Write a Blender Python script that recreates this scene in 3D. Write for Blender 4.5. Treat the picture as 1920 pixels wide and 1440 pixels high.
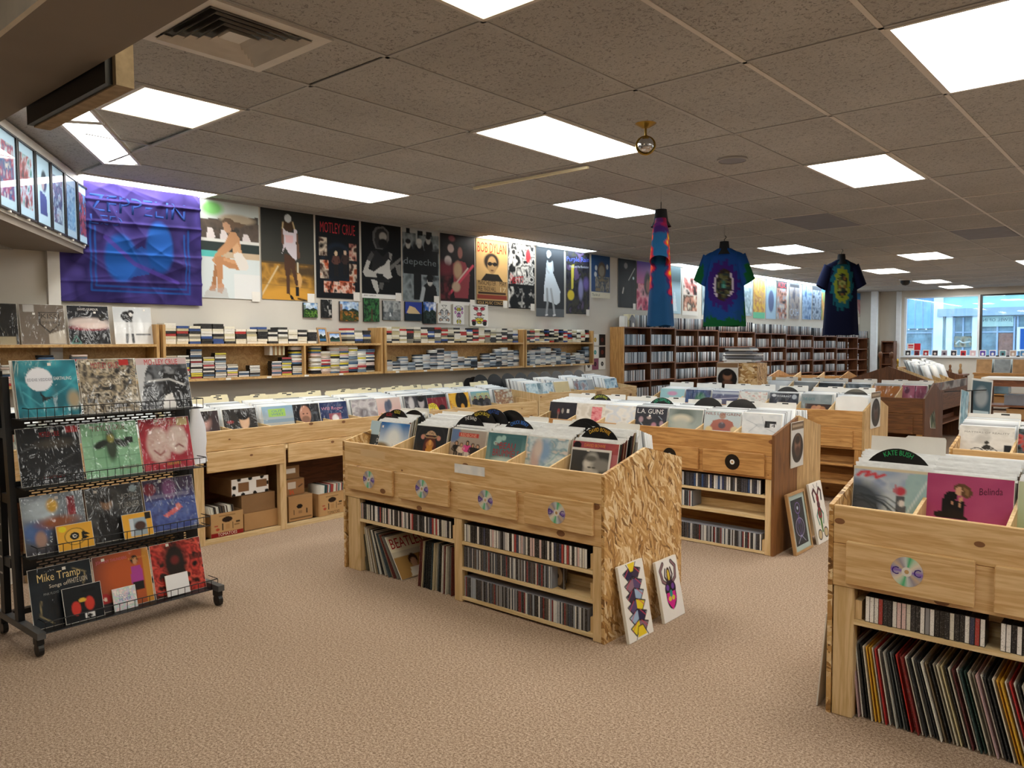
import bpy, math, random
import numpy as np
from mathutils import Matrix, Vector
random.seed(7); rng = np.random.default_rng(7)
for o in list(bpy.data.objects): bpy.data.objects.remove(o)
S = bpy.context.scene
COL = S.collection
# ---------------------------------------------------------------- camera
def set_camera(yaw=.714988, pitch=.0530046, roll=-.0045626, fpx=1458.92, h=1.6):
    f0 = Vector((-math.sin(yaw), math.cos(yaw), 0)); r0 = Vector((math.cos(yaw), math.sin(yaw), 0)); u0 = Vector((0, 0, 1))
    f = f0*math.cos(pitch)-u0*math.sin(pitch); u1 = u0*math.cos(pitch)+f0*math.sin(pitch)
    r = r0*math.cos(roll)+u1*math.sin(roll); u = u1*math.cos(roll)-r0*math.sin(roll)
    cd = bpy.data.cameras.new('camera'); c = bpy.data.objects.new('camera', cd); COL.objects.link(c)
    cd.sensor_fit = 'HORIZONTAL'; cd.sensor_width = 36; cd.lens = fpx/1920*36; cd.clip_start = .02; cd.clip_end = 200
    m = Matrix((r, u, -f)).transposed().to_4x4(); m.translation = (0, 0, h)
    c.matrix_world = m; S.camera = c
set_camera()
# ---------------------------------------------------------------- light
LAMP = 16.5            # brightness of the fluorescent panels
W = bpy.data.worlds.new('sky'); S.world = W; W.use_nodes = True
W.node_tree.nodes['Background'].inputs[0].default_value = (.72, .87, 1, 1)
W.node_tree.nodes['Background'].inputs[1].default_value = 3.2
S.view_settings.view_transform = 'Standard'; S.view_settings.look = 'None'
S.view_settings.exposure = 0.0; S.view_settings.gamma = 1; S.view_settings.use_curve_mapping = False
# ---------------------------------------------------------------- colour and material helpers
def s2l(x): return x/12.92 if x <= .04045 else ((x+.055)/1.055)**2.4
def lin(h):
    if not isinstance(h, str): return tuple(h)
    h = h.lstrip('#')
    return tuple(s2l(int(h[i:i+2], 16)/255) for i in (0, 2, 4))
def lin4(h): return lin(h)+(1,)
MATS = {}
class NT:
    def __init__(s, name):
        s.m = bpy.data.materials.new(name); s.m.use_nodes = True; s.t = s.m.node_tree; s.n = s.t.nodes
        s.b = s.n['Principled BSDF']; MATS[name] = s.m
    def add(s, ty, **kw):
        n = s.n.new(ty)
        for k, v in kw.items():
            if k in n.inputs: n.inputs[k].default_value = v
            else: setattr(n, k, v)
        return n
    def link(s, a, b): s.t.links.new(a, b)
    def ramp(s, fac, stops):
        r = s.n.new('ShaderNodeValToRGB'); e = r.color_ramp.elements
        while len(e) < len(stops): e.new(.5)
        for i, (p, c) in enumerate(stops): e[i].position = p; e[i].color = lin4(c)
        s.link(fac, r.inputs[0]); return r.outputs[0]
    def mix(s, fac, a, b, blend='MIX'):
        n = s.n.new('ShaderNodeMix'); n.data_type = 'RGBA'; n.blend_type = blend
        for v, i in ((fac, 0), (a, 6), (b, 7)):
            if hasattr(v, 'is_linked') or hasattr(v, 'links'): s.link(v, n.inputs[i])
            elif i == 0: n.inputs[0].default_value = v
            else: n.inputs[i].default_value = lin4(v)
        return n.outputs[2]
    def math(s, op, a, b=0.0, c=None):
        n = s.n.new('ShaderNodeMath'); n.operation = op
        for i, v in enumerate((a, b) if c is None else (a, b, c)):
            if hasattr(v, 'links'): s.link(v, n.inputs[i])
            else: n.inputs[i].default_value = v
        return n.outputs[0]
    def coords(s, scale=(1, 1, 1), rot=(0, 0, 0), rand=True):
        tc = s.n.new('ShaderNodeTexCoord'); mp = s.n.new('ShaderNodeMapping')
        mp.inputs['Scale'].default_value = scale; mp.inputs['Rotation'].default_value = rot
        src = tc.outputs['Object']
        if rand:
            oi = s.n.new('ShaderNodeObjectInfo'); va = s.n.new('ShaderNodeVectorMath'); va.operation = 'ADD'
            mu = s.math('MULTIPLY', oi.outputs['Random'], 17.0)
            s.link(src, va.inputs[0]); s.link(mu, va.inputs[1]); src = va.outputs[0]
        s.link(src, mp.inputs[0]); return mp.outputs[0]
    def noise(s, vec, scale, detail=3, rough=.5, dist=0):
        n = s.add('ShaderNodeTexNoise', Scale=scale, Detail=detail, Roughness=rough, Distortion=dist)
        s.link(vec, n.inputs['Vector']); return n.outputs[0]
    def bump(s, h, strength, dist=.002, target='Normal'):
        n = s.add('ShaderNodeBump', Strength=strength, Distance=dist); s.link(h, n.inputs['Height'])
        s.link(n.outputs[0], s.b.inputs[target]); return n
def plain(name, col, rough=.5, metal=0, var=.06, scale=9, coat=0, bump=0):
    t = NT(name); v = t.coords()
    nz = t.noise(v, scale, 4)
    c = lin(col); dk = tuple(x*(1-var*2) for x in c); lt = tuple(min(1, x*(1+var*2)) for x in c)
    t.link(t.ramp(nz, [(.3, dk), (.7, lt)]), t.b.inputs['Base Color'])
    t.b.inputs['Roughness'].default_value = rough; t.b.inputs['Metallic'].default_value = metal
    t.b.inputs['Coat Weight'].default_value = coat
    if bump: t.bump(t.noise(v, scale*20, 2), bump, .002)
    return t.m
def wood(name, axis, light, dark, knot='#6b3a1c', knots=.62, rough=.5):
    t = NT(name); sc = [9, 9, 9]; sc['XYZ'.index(axis)] = .75
    v = t.coords(tuple(sc))
    n1 = t.noise(v, 1.6, 4, .55, .6)
    rings = t.math('SINE', t.math('MULTIPLY', n1, 34.0))
    fine = t.noise(v, 14, 2, .6)
    g = t.math('ADD', t.math('MULTIPLY', rings, .17), t.math('MULTIPLY', fine, .55))
    base = t.ramp(t.math('ADD', g, .12), [(.1, dark), (.62, light)])
    ks = [6.0, 6.0, 6.0]; ks['XYZ'.index(axis)] = 3.6
    kv = t.coords(tuple(ks)); sx = t.add('ShaderNodeSeparateXYZ'); t.link(kv, sx.inputs[0]); cx = t.add('ShaderNodeCombineXYZ')
    if axis == 'Z': t.link(sx.outputs[2], cx.inputs[0]); t.link(t.math('ADD', sx.outputs[0], sx.outputs[1]), cx.inputs[1])
    else: t.link(sx.outputs['XY'.index(axis)], cx.inputs[0]); t.link(sx.outputs[2], cx.inputs[1])
    vo = t.add('ShaderNodeTexVoronoi', Scale=1.0); vo.voronoi_dimensions = '2D'; t.link(cx.outputs[0], vo.inputs['Vector'])
    pick = t.add('ShaderNodeSeparateColor'); t.link(vo.outputs['Color'], pick.inputs[0])
    on = t.math('GREATER_THAN', pick.outputs[0], knots)
    near = t.math('LESS_THAN', vo.outputs['Distance'], t.math('MULTIPLY', pick.outputs[1], .115))
    halo = t.math('MULTIPLY', on, t.math('SUBTRACT', 1.0, t.math('MINIMUM', t.math('MULTIPLY', vo.outputs['Distance'], 3.6), 1.0)))
    c1 = t.mix(t.math('MULTIPLY', halo, .5), base, dark)
    c2 = t.mix(t.math('MULTIPLY', t.math('MULTIPLY', near, on), .85), c1, knot)
    t.link(c2, t.b.inputs['Base Color']); t.b.inputs['Roughness'].default_value = rough
    t.bump(g, .08, .002); return t.m
for ax in 'XYZ':
    wood('pine_'+ax, ax, '#e3c391', '#c79c63', knots=.55)
    wood('honey_'+ax, ax, '#cb9a5e', '#a3723c', knots=.72, rough=.42)
wood('stain_Z', 'Z', '#87592e', '#5f3b1b', knots=.8); wood('stain_X', 'X', '#7d5028', '#563417', knots=.8)
wood('ply_Z', 'Z', '#cfae7c', '#a07d4c', knots=.97); wood('pale_X', 'X', '#e4cc9f', '#cdae7a', knots=.9)
wood('pale_Z', 'Z', '#dfc294', '#c5a36c', knots=.8)
wood('dark_X', 'X', '#84502f', '#5c341c', knots=.95); wood('dark_Z', 'Z', '#704628', '#4c2d18', knots=.95)
wood('shelf_Y', 'Y', '#d3ad74', '#b18750', knots=.85); wood('shelf_Z', 'Z', '#cda66c', '#a97e48', knots=.85)
def osb():
    t = NT('osb'); v0 = t.coords((1, 1, 1)); warp = t.add('ShaderNodeTexNoise', Scale=7.0, Detail=1.0)
    t.link(v0, warp.inputs['Vector'])
    outs = []
    for i, (rx, a, b) in enumerate(((.22, 12, 88), (-.38, 10, 74), (.85, 13, 80))):
        mp = t.add('ShaderNodeMapping'); mp.vector_type = 'TEXTURE'; mp.inputs['Rotation'].default_value = (rx, 0, 0); mp.inputs['Scale'].default_value = (.05, 1/b, 1/a)
        mx = t.n.new('ShaderNodeMix'); mx.data_type = 'VECTOR'; mx.inputs[0].default_value = .06
        t.link(v0, mx.inputs[4]); t.link(warp.outputs[1], mx.inputs[5]); t.link(mx.outputs[1], mp.inputs[0])
        vo = t.add('ShaderNodeTexVoronoi', Scale=1.0); t.link(mp.outputs[0], vo.inputs['Vector'])
        sp = t.add('ShaderNodeSeparateColor'); t.link(vo.outputs['Color'], sp.inputs[0]); outs.append((sp.outputs[0], sp.outputs[1], vo.outputs['Distance']))
    h = t.mix(t.math('GREATER_THAN', outs[0][1], .55), outs[0][0], outs[1][0])
    h = t.mix(t.math('GREATER_THAN', outs[2][1], .68), h, outs[2][0])
    fine = t.noise(v0, 90, 3); g = t.math('ADD', t.math('MULTIPLY', h, .8), t.math('MULTIPLY', fine, .25))
    t.link(t.ramp(g, [(.1, '#5f3f1c'), (.26, '#a87a40'), (.6, '#cda468'), (.98, '#f0dcb4')]), t.b.inputs['Base Color'])
    t.b.inputs['Roughness'].default_value = .45; t.bump(g, .35, .004)
osb()
def carpet():
    t = NT('carpet'); v = t.coords(rand=False)
    a = t.noise(v, 95, 3, .7); b = t.noise(v, 1.3, 3); c = t.noise(v, 260, 2, .8)
    g = t.math('ADD', t.math('MULTIPLY', a, .55), t.math('MULTIPLY', c, .5))
    col = t.ramp(g, [(.38, '#5a4a3e'), (.5, '#9c8470'), (.62, '#d8c2ac')])
    t.link(t.mix(t.math('MULTIPLY', b, .35), col, '#8f7863'), t.b.inputs['Base Color'])
    t.b.inputs['Roughness'].default_value = .95; t.b.inputs['Specular IOR Level'].default_value = .1; t.bump(g, .8, .006)
carpet()
def tile():
    t = NT('ceiling_tile'); v = t.coords()
    a = t.noise(v, 30, 4, .6, 1.6); b = t.noise(v, 120, 3, .6); lo = t.noise(v, 1.2, 2)
    worm = t.math('SUBTRACT', 1.0, t.math('MINIMUM', t.math('MULTIPLY', t.math('ABSOLUTE', t.math('SUBTRACT', a, .42)), 26.0), 1.0))
    worm = t.math('MULTIPLY', worm, t.math('GREATER_THAN', t.noise(v, 55, 2), .49))
    base = t.ramp(t.math('ADD', t.math('MULTIPLY', b, .6), t.math('MULTIPLY', lo, .4)), [(.3, '#9a9997'), (.7, '#bbbab7')])
    t.link(t.mix(t.math('MULTIPLY', worm, .8), base, '#4c4845'), t.b.inputs['Base Color'])
    t.b.inputs['Roughness'].default_value = .9
    t.bump(t.math('SUBTRACT', t.math('MULTIPLY', b, .3), worm), .5, .004)
tile()
plain('grid_metal', '#a5a4a2', .5, 0, .03); plain('grid_white', '#cfcac2', .4, 0, .03)
plain('wall_paint', '#cfcac0', .75, 0, .02, 2); plain('wall_white', '#dedbd4', .6, 0, .02)
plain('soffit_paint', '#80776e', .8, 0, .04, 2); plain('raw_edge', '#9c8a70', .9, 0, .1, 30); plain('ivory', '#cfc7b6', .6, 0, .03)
plain('black_metal', '#17181a', .42, .3, .1); plain('grey_metal', '#5c5e60', .45, .4, .06); plain('black_plastic', '#121214', .4, 0, .1)
plain('chrome', '#c9cbd0', .12, 1, .02); plain('brass', '#a07f34', .3, .8, .05); plain('cardboard', '#b28a5c', .85, 0, .05, 5)
plain('cardboard_dark', '#8f6d48', .85, 0, .06, 5); plain('white_card', '#e6e3dc', .6, 0, .02); plain('cream_card', '#ece2bd', .6, 0, .02)
plain('polybag', '#f0f2f3', .28, 0, .045, 30, coat=.4); plain('vinyl', '#0c0c0e', .3, 0, .1, 30, coat=.3)
plain('frame_wood', '#b08a5c', .45, 0, .08); plain('mat_board', '#d9d4c6', .8, 0, .02); plain('cloth_black', '#0b0b0d', .9, 0, .1)
plain('diffuse_grey', '#868890', .8, 0, .03); plain('canvas_side', '#e3dfd5', .8, 0, .02); plain('dark_frame', '#23201f', .4, 0, .1)
plain('pillar_white', '#e4e8ec', .45, 0, .02); plain('shade_wall', '#b9b4a8', .75, 0, .02, 2)
plain('facade_blue', '#82b4e4', .6, 0, .05, 3); plain('facade_pale', '#e0edf2', .7, 0, .03, 3); plain('facade_mid', '#9ab2d0', .6, 0, .05, 3)
plain('facade_green', '#a6d8d2', .6, 0, .04, 3); plain('facade_glass', '#6f8c9c', .15, 0, .2, 3); plain('facade_brick', '#8d6b62', .8, 0, .1, 9); plain('asphalt', '#6f7478', .9, 0, .05, 20)
def emit(name, col, k):
    t = NT(name); t.b.inputs['Base Color'].default_value = lin4('#f2f2ee'); v = t.coords((1, 1, 1)); n = t.noise(v, 2.0, 1)
    t.link(t.ramp(n, [(.2, tuple(x*.92 for x in lin(col))), (.8, lin(col))]), t.b.inputs['Emission Color']); t.b.inputs['Emission Strength'].default_value = k
emit('lamp_white', '#fffcf4', LAMP); emit('lamp_warm', '#fff0cc', LAMP*.55); emit('lamp_cool', '#dff3ff', LAMP*.95)
def attr_mat(name, rough=.4, coat=0, wrinkle=0):
    t = NT(name); a = t.add('ShaderNodeAttribute'); a.attribute_name = 'Col'
    v = t.coords(); n = t.noise(v, 300, 2)
    t.link(t.mix(.06, a.outputs['Color'], t.ramp(n, [(.3, '#707070'), (.7, '#909090')]), 'OVERLAY'), t.b.inputs['Base Color'])
    t.b.inputs['Roughness'].default_value = rough; t.b.inputs['Specular IOR Level'].default_value = .22; t.b.inputs['Coat Weight'].default_value = coat; t.b.inputs['Coat Roughness'].default_value = .07
    if wrinkle:
        w = t.coords((9, 9, 3.5), (0, .6, 0)); h = t.noise(w, 1.4, 3, .55, 1.2); t.bump(h, wrinkle, .012, 'Coat Normal')
attr_mat('print', .55); attr_mat('print_gloss', .5, .0); attr_mat('print_wrap', .5, .55, .5); attr_mat('print_matte', .75)
attr_mat('cloth_print', .9); MATS['cloth_print'].node_tree.nodes['Principled BSDF'].inputs['Specular IOR Level'].default_value = .15
def objcol(name, rough, letters=True, axis=2, coat=0):
    t = NT(name); oi = t.add('ShaderNodeObjectInfo'); c = oi.outputs['Color']
    if letters:
        sc = [40, 40, 40]; sc[axis] = 420 if axis == 2 else 300
        v = t.coords((260, 260, 260)); n = t.noise(v, 1.0, 2, .6)
        c = t.mix(t.math('MULTIPLY', t.math('GREATER_THAN', n, .6), .55), c, '#8d8a86')
    t.link(c, t.b.inputs['Base Color']); t.b.inputs['Roughness'].default_value = rough; t.b.inputs['Coat Weight'].default_value = coat
objcol('spine', .35, True, 2, .3); objcol('card_spine', .7, True, 2); objcol('obj_plain', .5, False)
def glass(name, col=(.9, .97, 1)):
    t = NT(name); tr = t.n.new('ShaderNodeBsdfTransparent'); tr.inputs[0].default_value = tuple(col)+(1,)
    gl = t.n.new('ShaderNodeBsdfGlossy'); gl.inputs['Roughness'].default_value = .02; mx = t.n.new('ShaderNodeMixShader'); mx.inputs[0].default_value = .07
    t.link(tr.outputs[0], mx.inputs[1]); t.link(gl.outputs[0], mx.inputs[2]); t.link(mx.outputs[0], t.n['Material Output'].inputs[0])
glass('pane'); glass('case_clear', (.93, .93, .93))
def cd_foil():
    t = NT('disc_foil'); tc = t.n.new('ShaderNodeTexCoord'); sp = t.n.new('ShaderNodeSeparateXYZ'); t.link(tc.outputs['Object'], sp.inputs[0])
    ang = t.math('ARCTAN2', sp.outputs[2], sp.outputs[0]); f = t.math('FRACT', t.math('ADD', t.math('MULTIPLY', ang, 1/math.pi), 1.13))
    c = t.ramp(f, [(0, '#b9b7c6'), (.1, '#8f6fd0'), (.2, '#c9c3d6'), (.34, '#f2ead8'), (.46, '#c8e6d0'), (.56, '#52c78e'), (.66, '#d8e4e6'), (.8, '#a8a4b4'), (.92, '#d9c2a8'), (1, '#b9b7c6')])
    t.link(c, t.b.inputs['Base Color']); t.b.inputs['Roughness'].default_value = .3; t.b.inputs['Metallic'].default_value = .35
cd_foil()
# ---------------------------------------------------------------- mesh helpers
class MB:
    def __init__(s): s.v = []; s.f = []; s.m = []; s.c = None
    def face(s, idx, m=0): s.f.append(tuple(idx)); s.m.append(m)
    def box(s, x0, x1, y0, y1, z0, z1, m=0):
        b = len(s.v); s.v += [(x0, y0, z0), (x1, y0, z0), (x1, y1, z0), (x0, y1, z0), (x0, y0, z1), (x1, y0, z1), (x1, y1, z1), (x0, y1, z1)]
        for q in ((0, 3, 2, 1), (4, 5, 6, 7), (0, 1, 5, 4), (1, 2, 6, 5), (2, 3, 7, 6), (3, 0, 4, 7)): s.face([b+i for i in q], m)
        return s
    def prism(s, pts, axis, a0, a1, m=0):
        b = len(s.v); n = len(pts)
        for a in (a0, a1):
            for p, q in pts: s.v.append({'x': (a, p, q), 'y': (p, a, q), 'z': (p, q, a)}[axis])
        s.face(range(b, b+n), m); s.face(range(b+2*n-1, b+n-1, -1), m)
        for i in range(n): j = (i+1) % n; s.face((b+i, b+n+i, b+n+j, b+j), m)
        return s
    def tube(s, pts, r, n=6, m=0, cap=True):
        P = [Vector(p) for p in pts]; b = len(s.v); R = r if isinstance(r, (list, tuple)) else [r]*len(P)
        for i, p in enumerate(P):
            d = (P[min(i+1, len(P)-1)]-P[max(i-1, 0)]).normalized(); a = d.orthogonal().normalized()
            if i: a = (pa-d*pa.dot(d)).normalized()
            pa = a; q = d.cross(a)
            for k in range(n):
                t = 2*math.pi*k/n; s.v.append(tuple(p+(a*math.cos(t)+q*math.sin(t))*R[i]))
        for i in range(len(P)-1):
            for k in range(n):
                j = (k+1) % n; s.face((b+i*n+k, b+i*n+j, b+(i+1)*n+j, b+(i+1)*n+k), m)
        if cap: s.face(range(b+n-1, b-1, -1), m); e = b+(len(P)-1)*n; s.face(range(e, e+n), m)
        return s
    def lathe(s, prof, n=20, cx=0, cy=0, m=0):
        b = len(s.v)
        for r, z in prof:
            for k in range(n): t = 2*math.pi*k/n; s.v.append((cx+r*math.cos(t), cy+r*math.sin(t), z))
        for i in range(len(prof)-1):
            for k in range(n): j = (k+1) % n; s.face((b+i*n+k, b+i*n+j, b+(i+1)*n+j, b+(i+1)*n+k), m)
        return s
    def disc(s, cx, cz, y, r0, r1, n=32, a0=0, a1=2*math.pi, m=0):      # flat ring facing -y
        b = len(s.v); full = abs(a1-a0-2*math.pi) < 1e-6; k = n if full else n+1
        for i in range(k):
            t = a0+(a1-a0)*i/n
            s.v.append((cx+r0*math.cos(t), y, cz+r0*math.sin(t))); s.v.append((cx+r1*math.cos(t), y, cz+r1*math.sin(t)))
        for i in range(n):
            j = (i+1) % k; s.face((b+2*i, b+2*i+1, b+2*j+1, b+2*j), m)
        return s
    def mesh(s, name, mats=(), smooth=False):
        me = bpy.data.meshes.new(name); me.from_pydata(s.v, [], s.f)
        for m in ([mats] if isinstance(mats, str) else mats): me.materials.append(MATS[m])
        if any(s.m): me.polygons.foreach_set('material_index', s.m)
        if smooth: me.polygons.foreach_set('use_smooth', [True]*len(s.f))
        if s.c is not None: setcol(me, s.c)
        me.update(); return me
    def build(s, name, mats, parent=None, smooth=False, **kw): return obj(name, s.mesh(name, mats, smooth), parent, **kw)
def setcol(me, cols):
    a = me.attributes.new('Col', 'FLOAT_COLOR', 'POINT'); c = np.ones((len(me.vertices), 4), np.float32); c[:, :3] = cols; a.data.foreach_set('color', c.ravel())
def tag(o, label=None, cat=None, group=None, kind=None):
    for k, v in (('label', label), ('category', cat), ('group', group), ('kind', kind)):
        if v: o[k] = v
    return o
def obj(name, me, parent=None, mtx=None, loc=None, label=None, cat=None, group=None, kind=None, color=None):
    o = bpy.data.objects.new(name, me); COL.objects.link(o)
    if parent: o.parent = parent
    if mtx is not None: o.matrix_local = mtx
    if loc is not None: o.location = loc
    if color is not None: o.color = lin4(color)
    return tag(o, label, cat, group, kind)
def empty(name, loc=(0, 0, 0), rz=0, **kw):
    return obj(name, None, mtx=Matrix.Translation(loc) @ Matrix.Rotation(rz, 4, 'Z'), **kw)
def bevel(o, w=.003):
    m = o.modifiers.new('bevel', 'BEVEL'); m.width = w; m.segments = 1; m.limit_method = 'ANGLE'; return o
def T(x, y, z, rz=0, rx=0, ry=0):
    return Matrix.Translation((x, y, z)) @ Matrix.Rotation(rz, 4, 'Z') @ Matrix.Rotation(rx, 4, 'X') @ Matrix.Rotation(ry, 4, 'Y')
BOXF = np.array([(0, 3, 2, 1), (4, 5, 6, 7), (0, 1, 5, 4), (1, 2, 6, 5), (2, 3, 7, 6), (3, 0, 4, 7)])
def batch(name, items, mat, **kw):
    """many small boxes as one mesh: items = (matrix, (sx,sy,sz), colour)  box from (-sx/2,0,0) to (sx/2,sy,sz)"""
    n = len(items); V = np.zeros((n, 8, 3)); Cc = np.zeros((n, 8, 3))
    u = np.array([(-.5, 0, 0), (.5, 0, 0), (.5, 1, 0), (-.5, 1, 0), (-.5, 0, 1), (.5, 0, 1), (.5, 1, 1), (-.5, 1, 1)])
    for i, (m, sz, c) in enumerate(items):
        A = np.array(m); V[i] = (u*np.array(sz)) @ A[:3, :3].T+A[:3, 3]; Cc[i] = lin(c) if isinstance(c, str) else c
    me = bpy.data.meshes.new(name); me.vertices.add(n*8); me.vertices.foreach_set('co', V.ravel())
    F = (BOXF[None]+8*np.arange(n)[:, None, None]).reshape(-1)
    me.loops.add(n*24); me.loops.foreach_set('vertex_index', F); me.polygons.add(n*6)
    me.polygons.foreach_set('loop_start', np.arange(n*6)*4); me.polygons.foreach_set('loop_total', np.full(n*6, 4)); me.update(calc_edges=True)
    me.materials.append(MATS[mat]); setcol(me, Cc.reshape(-1, 3)); return obj(name, me, kind='stuff', **kw)
# ---------------------------------------------------------------- printed pictures (flat print as coloured facets)
TXT = {}
def textmesh(s):
    if s in TXT: return TXT[s]
    cu = bpy.data.curves.new('lettering', 'FONT'); cu.body = s; cu.resolution_u = 2; cu.fill_mode = 'FRONT'
    o = bpy.data.objects.new('lettering', cu); me = bpy.data.meshes.new_from_object(o)
    v = np.array([x.co[:2] for x in me.vertices]); f = [tuple(p.vertices) for p in me.polygons]
    lo, hi = v.min(0), v.max(0); v = (v-lo)/np.maximum(hi-lo, 1e-6)
    bpy.data.objects.remove(o); bpy.data.curves.remove(cu); bpy.data.meshes.remove(me); TXT[s] = (v, f); return TXT[s]
def vnoise(U, V, sc, seed, oct=3):
    r = np.random.default_rng(seed); out = 0; amp = 1; tot = 0
    for k in range(oct):
        g = r.random((24, 24)); x = (U*sc*2**k) % 23; y = (V*sc*2**k) % 23; i = x.astype(int); j = y.astype(int); fx = x-i; fy = y-j
        fx = fx*fx*(3-2*fx); fy = fy*fy*(3-2*fy)
        out = out+amp*((g[j, i]*(1-fx)+g[j, i+1]*fx)*(1-fy)+(g[j+1, i]*(1-fx)+g[j+1, i+1]*fx)*fy); tot += amp; amp *= .5
    return out/tot
class Art:
    def __init__(s, w, h, n=44, bg='#888888'):
        s.w, s.h = w, h; s.nx = n; s.ny = max(8, int(n*h/w)); s.texts = []
        s.V, s.U = np.mgrid[0:1:s.ny*1j, 0:1:s.nx*1j]; s.I = np.zeros((s.ny, s.nx, 3)); s.I[:] = lin(bg); s.px = 1.0/n; s.asp = h/w
    def put(s, a, c): s.I = s.I*(1-a[..., None])+np.array(lin(c))*a[..., None]; return s
    def g(s, c0, c1, ax='v', y0=0, y1=1):
        t = s.V if ax == 'v' else s.U; k = np.clip((t-y0)/(y1-y0), 0, 1)[..., None]; s.I = np.array(lin(c0))*(1-k)+np.array(lin(c1))*k; return s
    def r(s, x0, y0, x1, y1, c, a=1): return s.put(a*((s.U >= x0) & (s.U <= x1) & (s.V >= y0) & (s.V <= y1)).astype(float), c)
    VS = 1.0
    def e(s, x, y, rx, ry, c, soft=.15, rot=0, a=1):
        ry = ry*Art.VS
        dx = s.U-x; dy = (s.V-y); cr, sr = math.cos(rot), math.sin(rot); X = dx*cr+dy*s.asp*sr; Y = -dx*sr+dy*s.asp*cr
        d = np.sqrt((X/rx)**2+(Y/(ry*s.asp))**2); return s.put(a*np.clip((1-d)/max(soft, .02)+.5, 0, 1), c)
    def p(s, pts, c, a=1):
        ins = np.zeros_like(s.U, bool); n = len(pts)
        for i in range(n):
            x0, y0 = pts[i]; x1, y1 = pts[(i+1) % n]
            if y0 != y1: ins ^= ((y0 > s.V) != (y1 > s.V)) & (s.U < (x1-x0)*(s.V-y0)/(y1-y0)+x0)
        return s.put(a*ins.astype(float), c)
    def l(s, pts, w, c, a=1):
        d = np.full_like(s.U, 9.0)
        for (x0, y0), (x1, y1) in zip(pts, pts[1:]):
            y0, y1 = y0*s.asp, y1*s.asp; dx, dy = x1-x0, y1-y0; t = np.clip(((s.U-x0)*dx+(s.V*s.asp-y0)*dy)/max(dx*dx+dy*dy, 1e-9), 0, 1)
            d = np.minimum(d, np.hypot(s.U-x0-t*dx, s.V*s.asp-y0-t*dy))
        return s.put(a*np.clip((w/2-d)/s.px+.5, 0, 1), c)
    def n(s, sc=8, amp=.5, seed=1): s.I = s.I*(1+amp*(vnoise(s.U, s.V*s.asp, sc, seed)-.5)*2)[..., None]; s.I = np.clip(s.I, 0, 1); return s
    def m(s, cols, sc=8, seed=1, box=(0, 0, 1, 1), a=1, lo=.25, hi=.75):      # mottled colours
        k = np.clip((vnoise(s.U, s.V*s.asp, sc, seed)-lo)/(hi-lo), 0, .999)*(len(cols)-1); i = k.astype(int); f = (k-i)[..., None]
        L = np.array([lin(c) for c in cols]); q = L[i]*(1-f)+L[np.minimum(i+1, len(cols)-1)]*f
        x0, y0, x1, y1 = box; M = (a*((s.U >= x0) & (s.U <= x1) & (s.V >= y0) & (s.V <= y1)))[..., None]; s.I = s.I*(1-M)+q*M; return s
    def fig(s, x, y, h, skin, hair, top, legs, wd=1.0):                        # a standing person, head top at y, height h
        k = h*s.asp*wd
        s.l([(x-.05*k, y+.52*h), (x-.06*k, y+.98*h)], .085*k, legs).l([(x+.05*k, y+.52*h), (x+.07*k, y+.98*h)], .085*k, legs)
        s.p([(x-.14*k, y+.18*h), (x+.14*k, y+.18*h), (x+.1*k, y+.55*h), (x-.1*k, y+.55*h)], top)
        s.l([(x-.13*k, y+.21*h), (x-.2*k, y+.42*h), (x-.1*k, y+.5*h)], .06*k, top).l([(x+.13*k, y+.21*h), (x+.19*k, y+.42*h), (x+.08*k, y+.46*h)], .06*k, top)
        s.e(x, y+.08*h, .085*k, .1*h, hair, .1).e(x, y+.09*h, .05*k, .065*h, skin, .1); return s
    def guitar(s, x0, y0, x1, y1, body, neck):
        s.l([(x0, y0), (x1, y1)], .035, neck).e(x0, y0, .11, .11/s.asp, body, .1).e(x0+(x1-x0)*.22, y0+(y1-y0)*.22, .085, .085/s.asp, body, .1); return s
    def t(s, txt, x0, y0, x1, y1, c, sh=0, mir=False): s.texts.append((txt, x0, y0, x1, y1, c, sh, mir)); return s
    def curve(s, txt, x, y, r0, r1, a0, a1, c): s.texts.append((txt, x, y, r0, r1, c, 'arc', (a0, a1))); return s
    def mesh(s, name, mat, y=0.0, curl=0, z0=0.0):
        X = (s.U-.5)*s.w; Z = z0+(1-s.V)*s.h; Y = np.full_like(X, y)
        if curl: Y = Y-curl*np.abs(np.sin(s.U*3.1)*(s.V**2))
        v = np.stack([X, Y, Z], -1).reshape(-1, 3); c = s.I.reshape(-1, 3); nx, ny = s.nx, s.ny
        i = (np.arange(ny-1)[:, None]*nx+np.arange(nx-1)[None]).reshape(-1); f = np.stack([i, i+nx, i+nx+1, i+1], -1).tolist()
        vs = [v]; cs = [c]; b = len(v)
        for (txt, x0, y0, x1, y1, col, sh, mir) in s.texts:
            tv, tf = textmesh(txt)
            if sh == 'arc':
                an = mir[0]+(mir[1]-mir[0])*tv[:, 0]; rr = x1+(y1-x1)*tv[:, 1]
                tx = x0+rr*np.cos(an); ty = y0-rr*np.sin(an)/s.asp
            else:
                k = 1-tv[:, 0] if mir else tv[:, 0]; tx = x0+(x1-x0)*k; ty = y1+(y0-y1)*tv[:, 1]+sh*k
            q = np.stack([(tx-.5)*s.w, np.full_like(tx, y-.0008-(curl and .004)), z0+(1-ty)*s.h], -1); vs.append(q); cs.append(np.tile(np.array(lin(col)), (len(q), 1)))
            f += [tuple(reversed([b+k for k in p])) if mir is True else tuple(b+k for k in p) for p in tf]; b += len(q)
        me = bpy.data.meshes.new(name); me.from_pydata(np.concatenate(vs).tolist(), [], f); me.materials.append(MATS[mat]); setcol(me, np.concatenate(cs)); me.update(); return me
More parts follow.
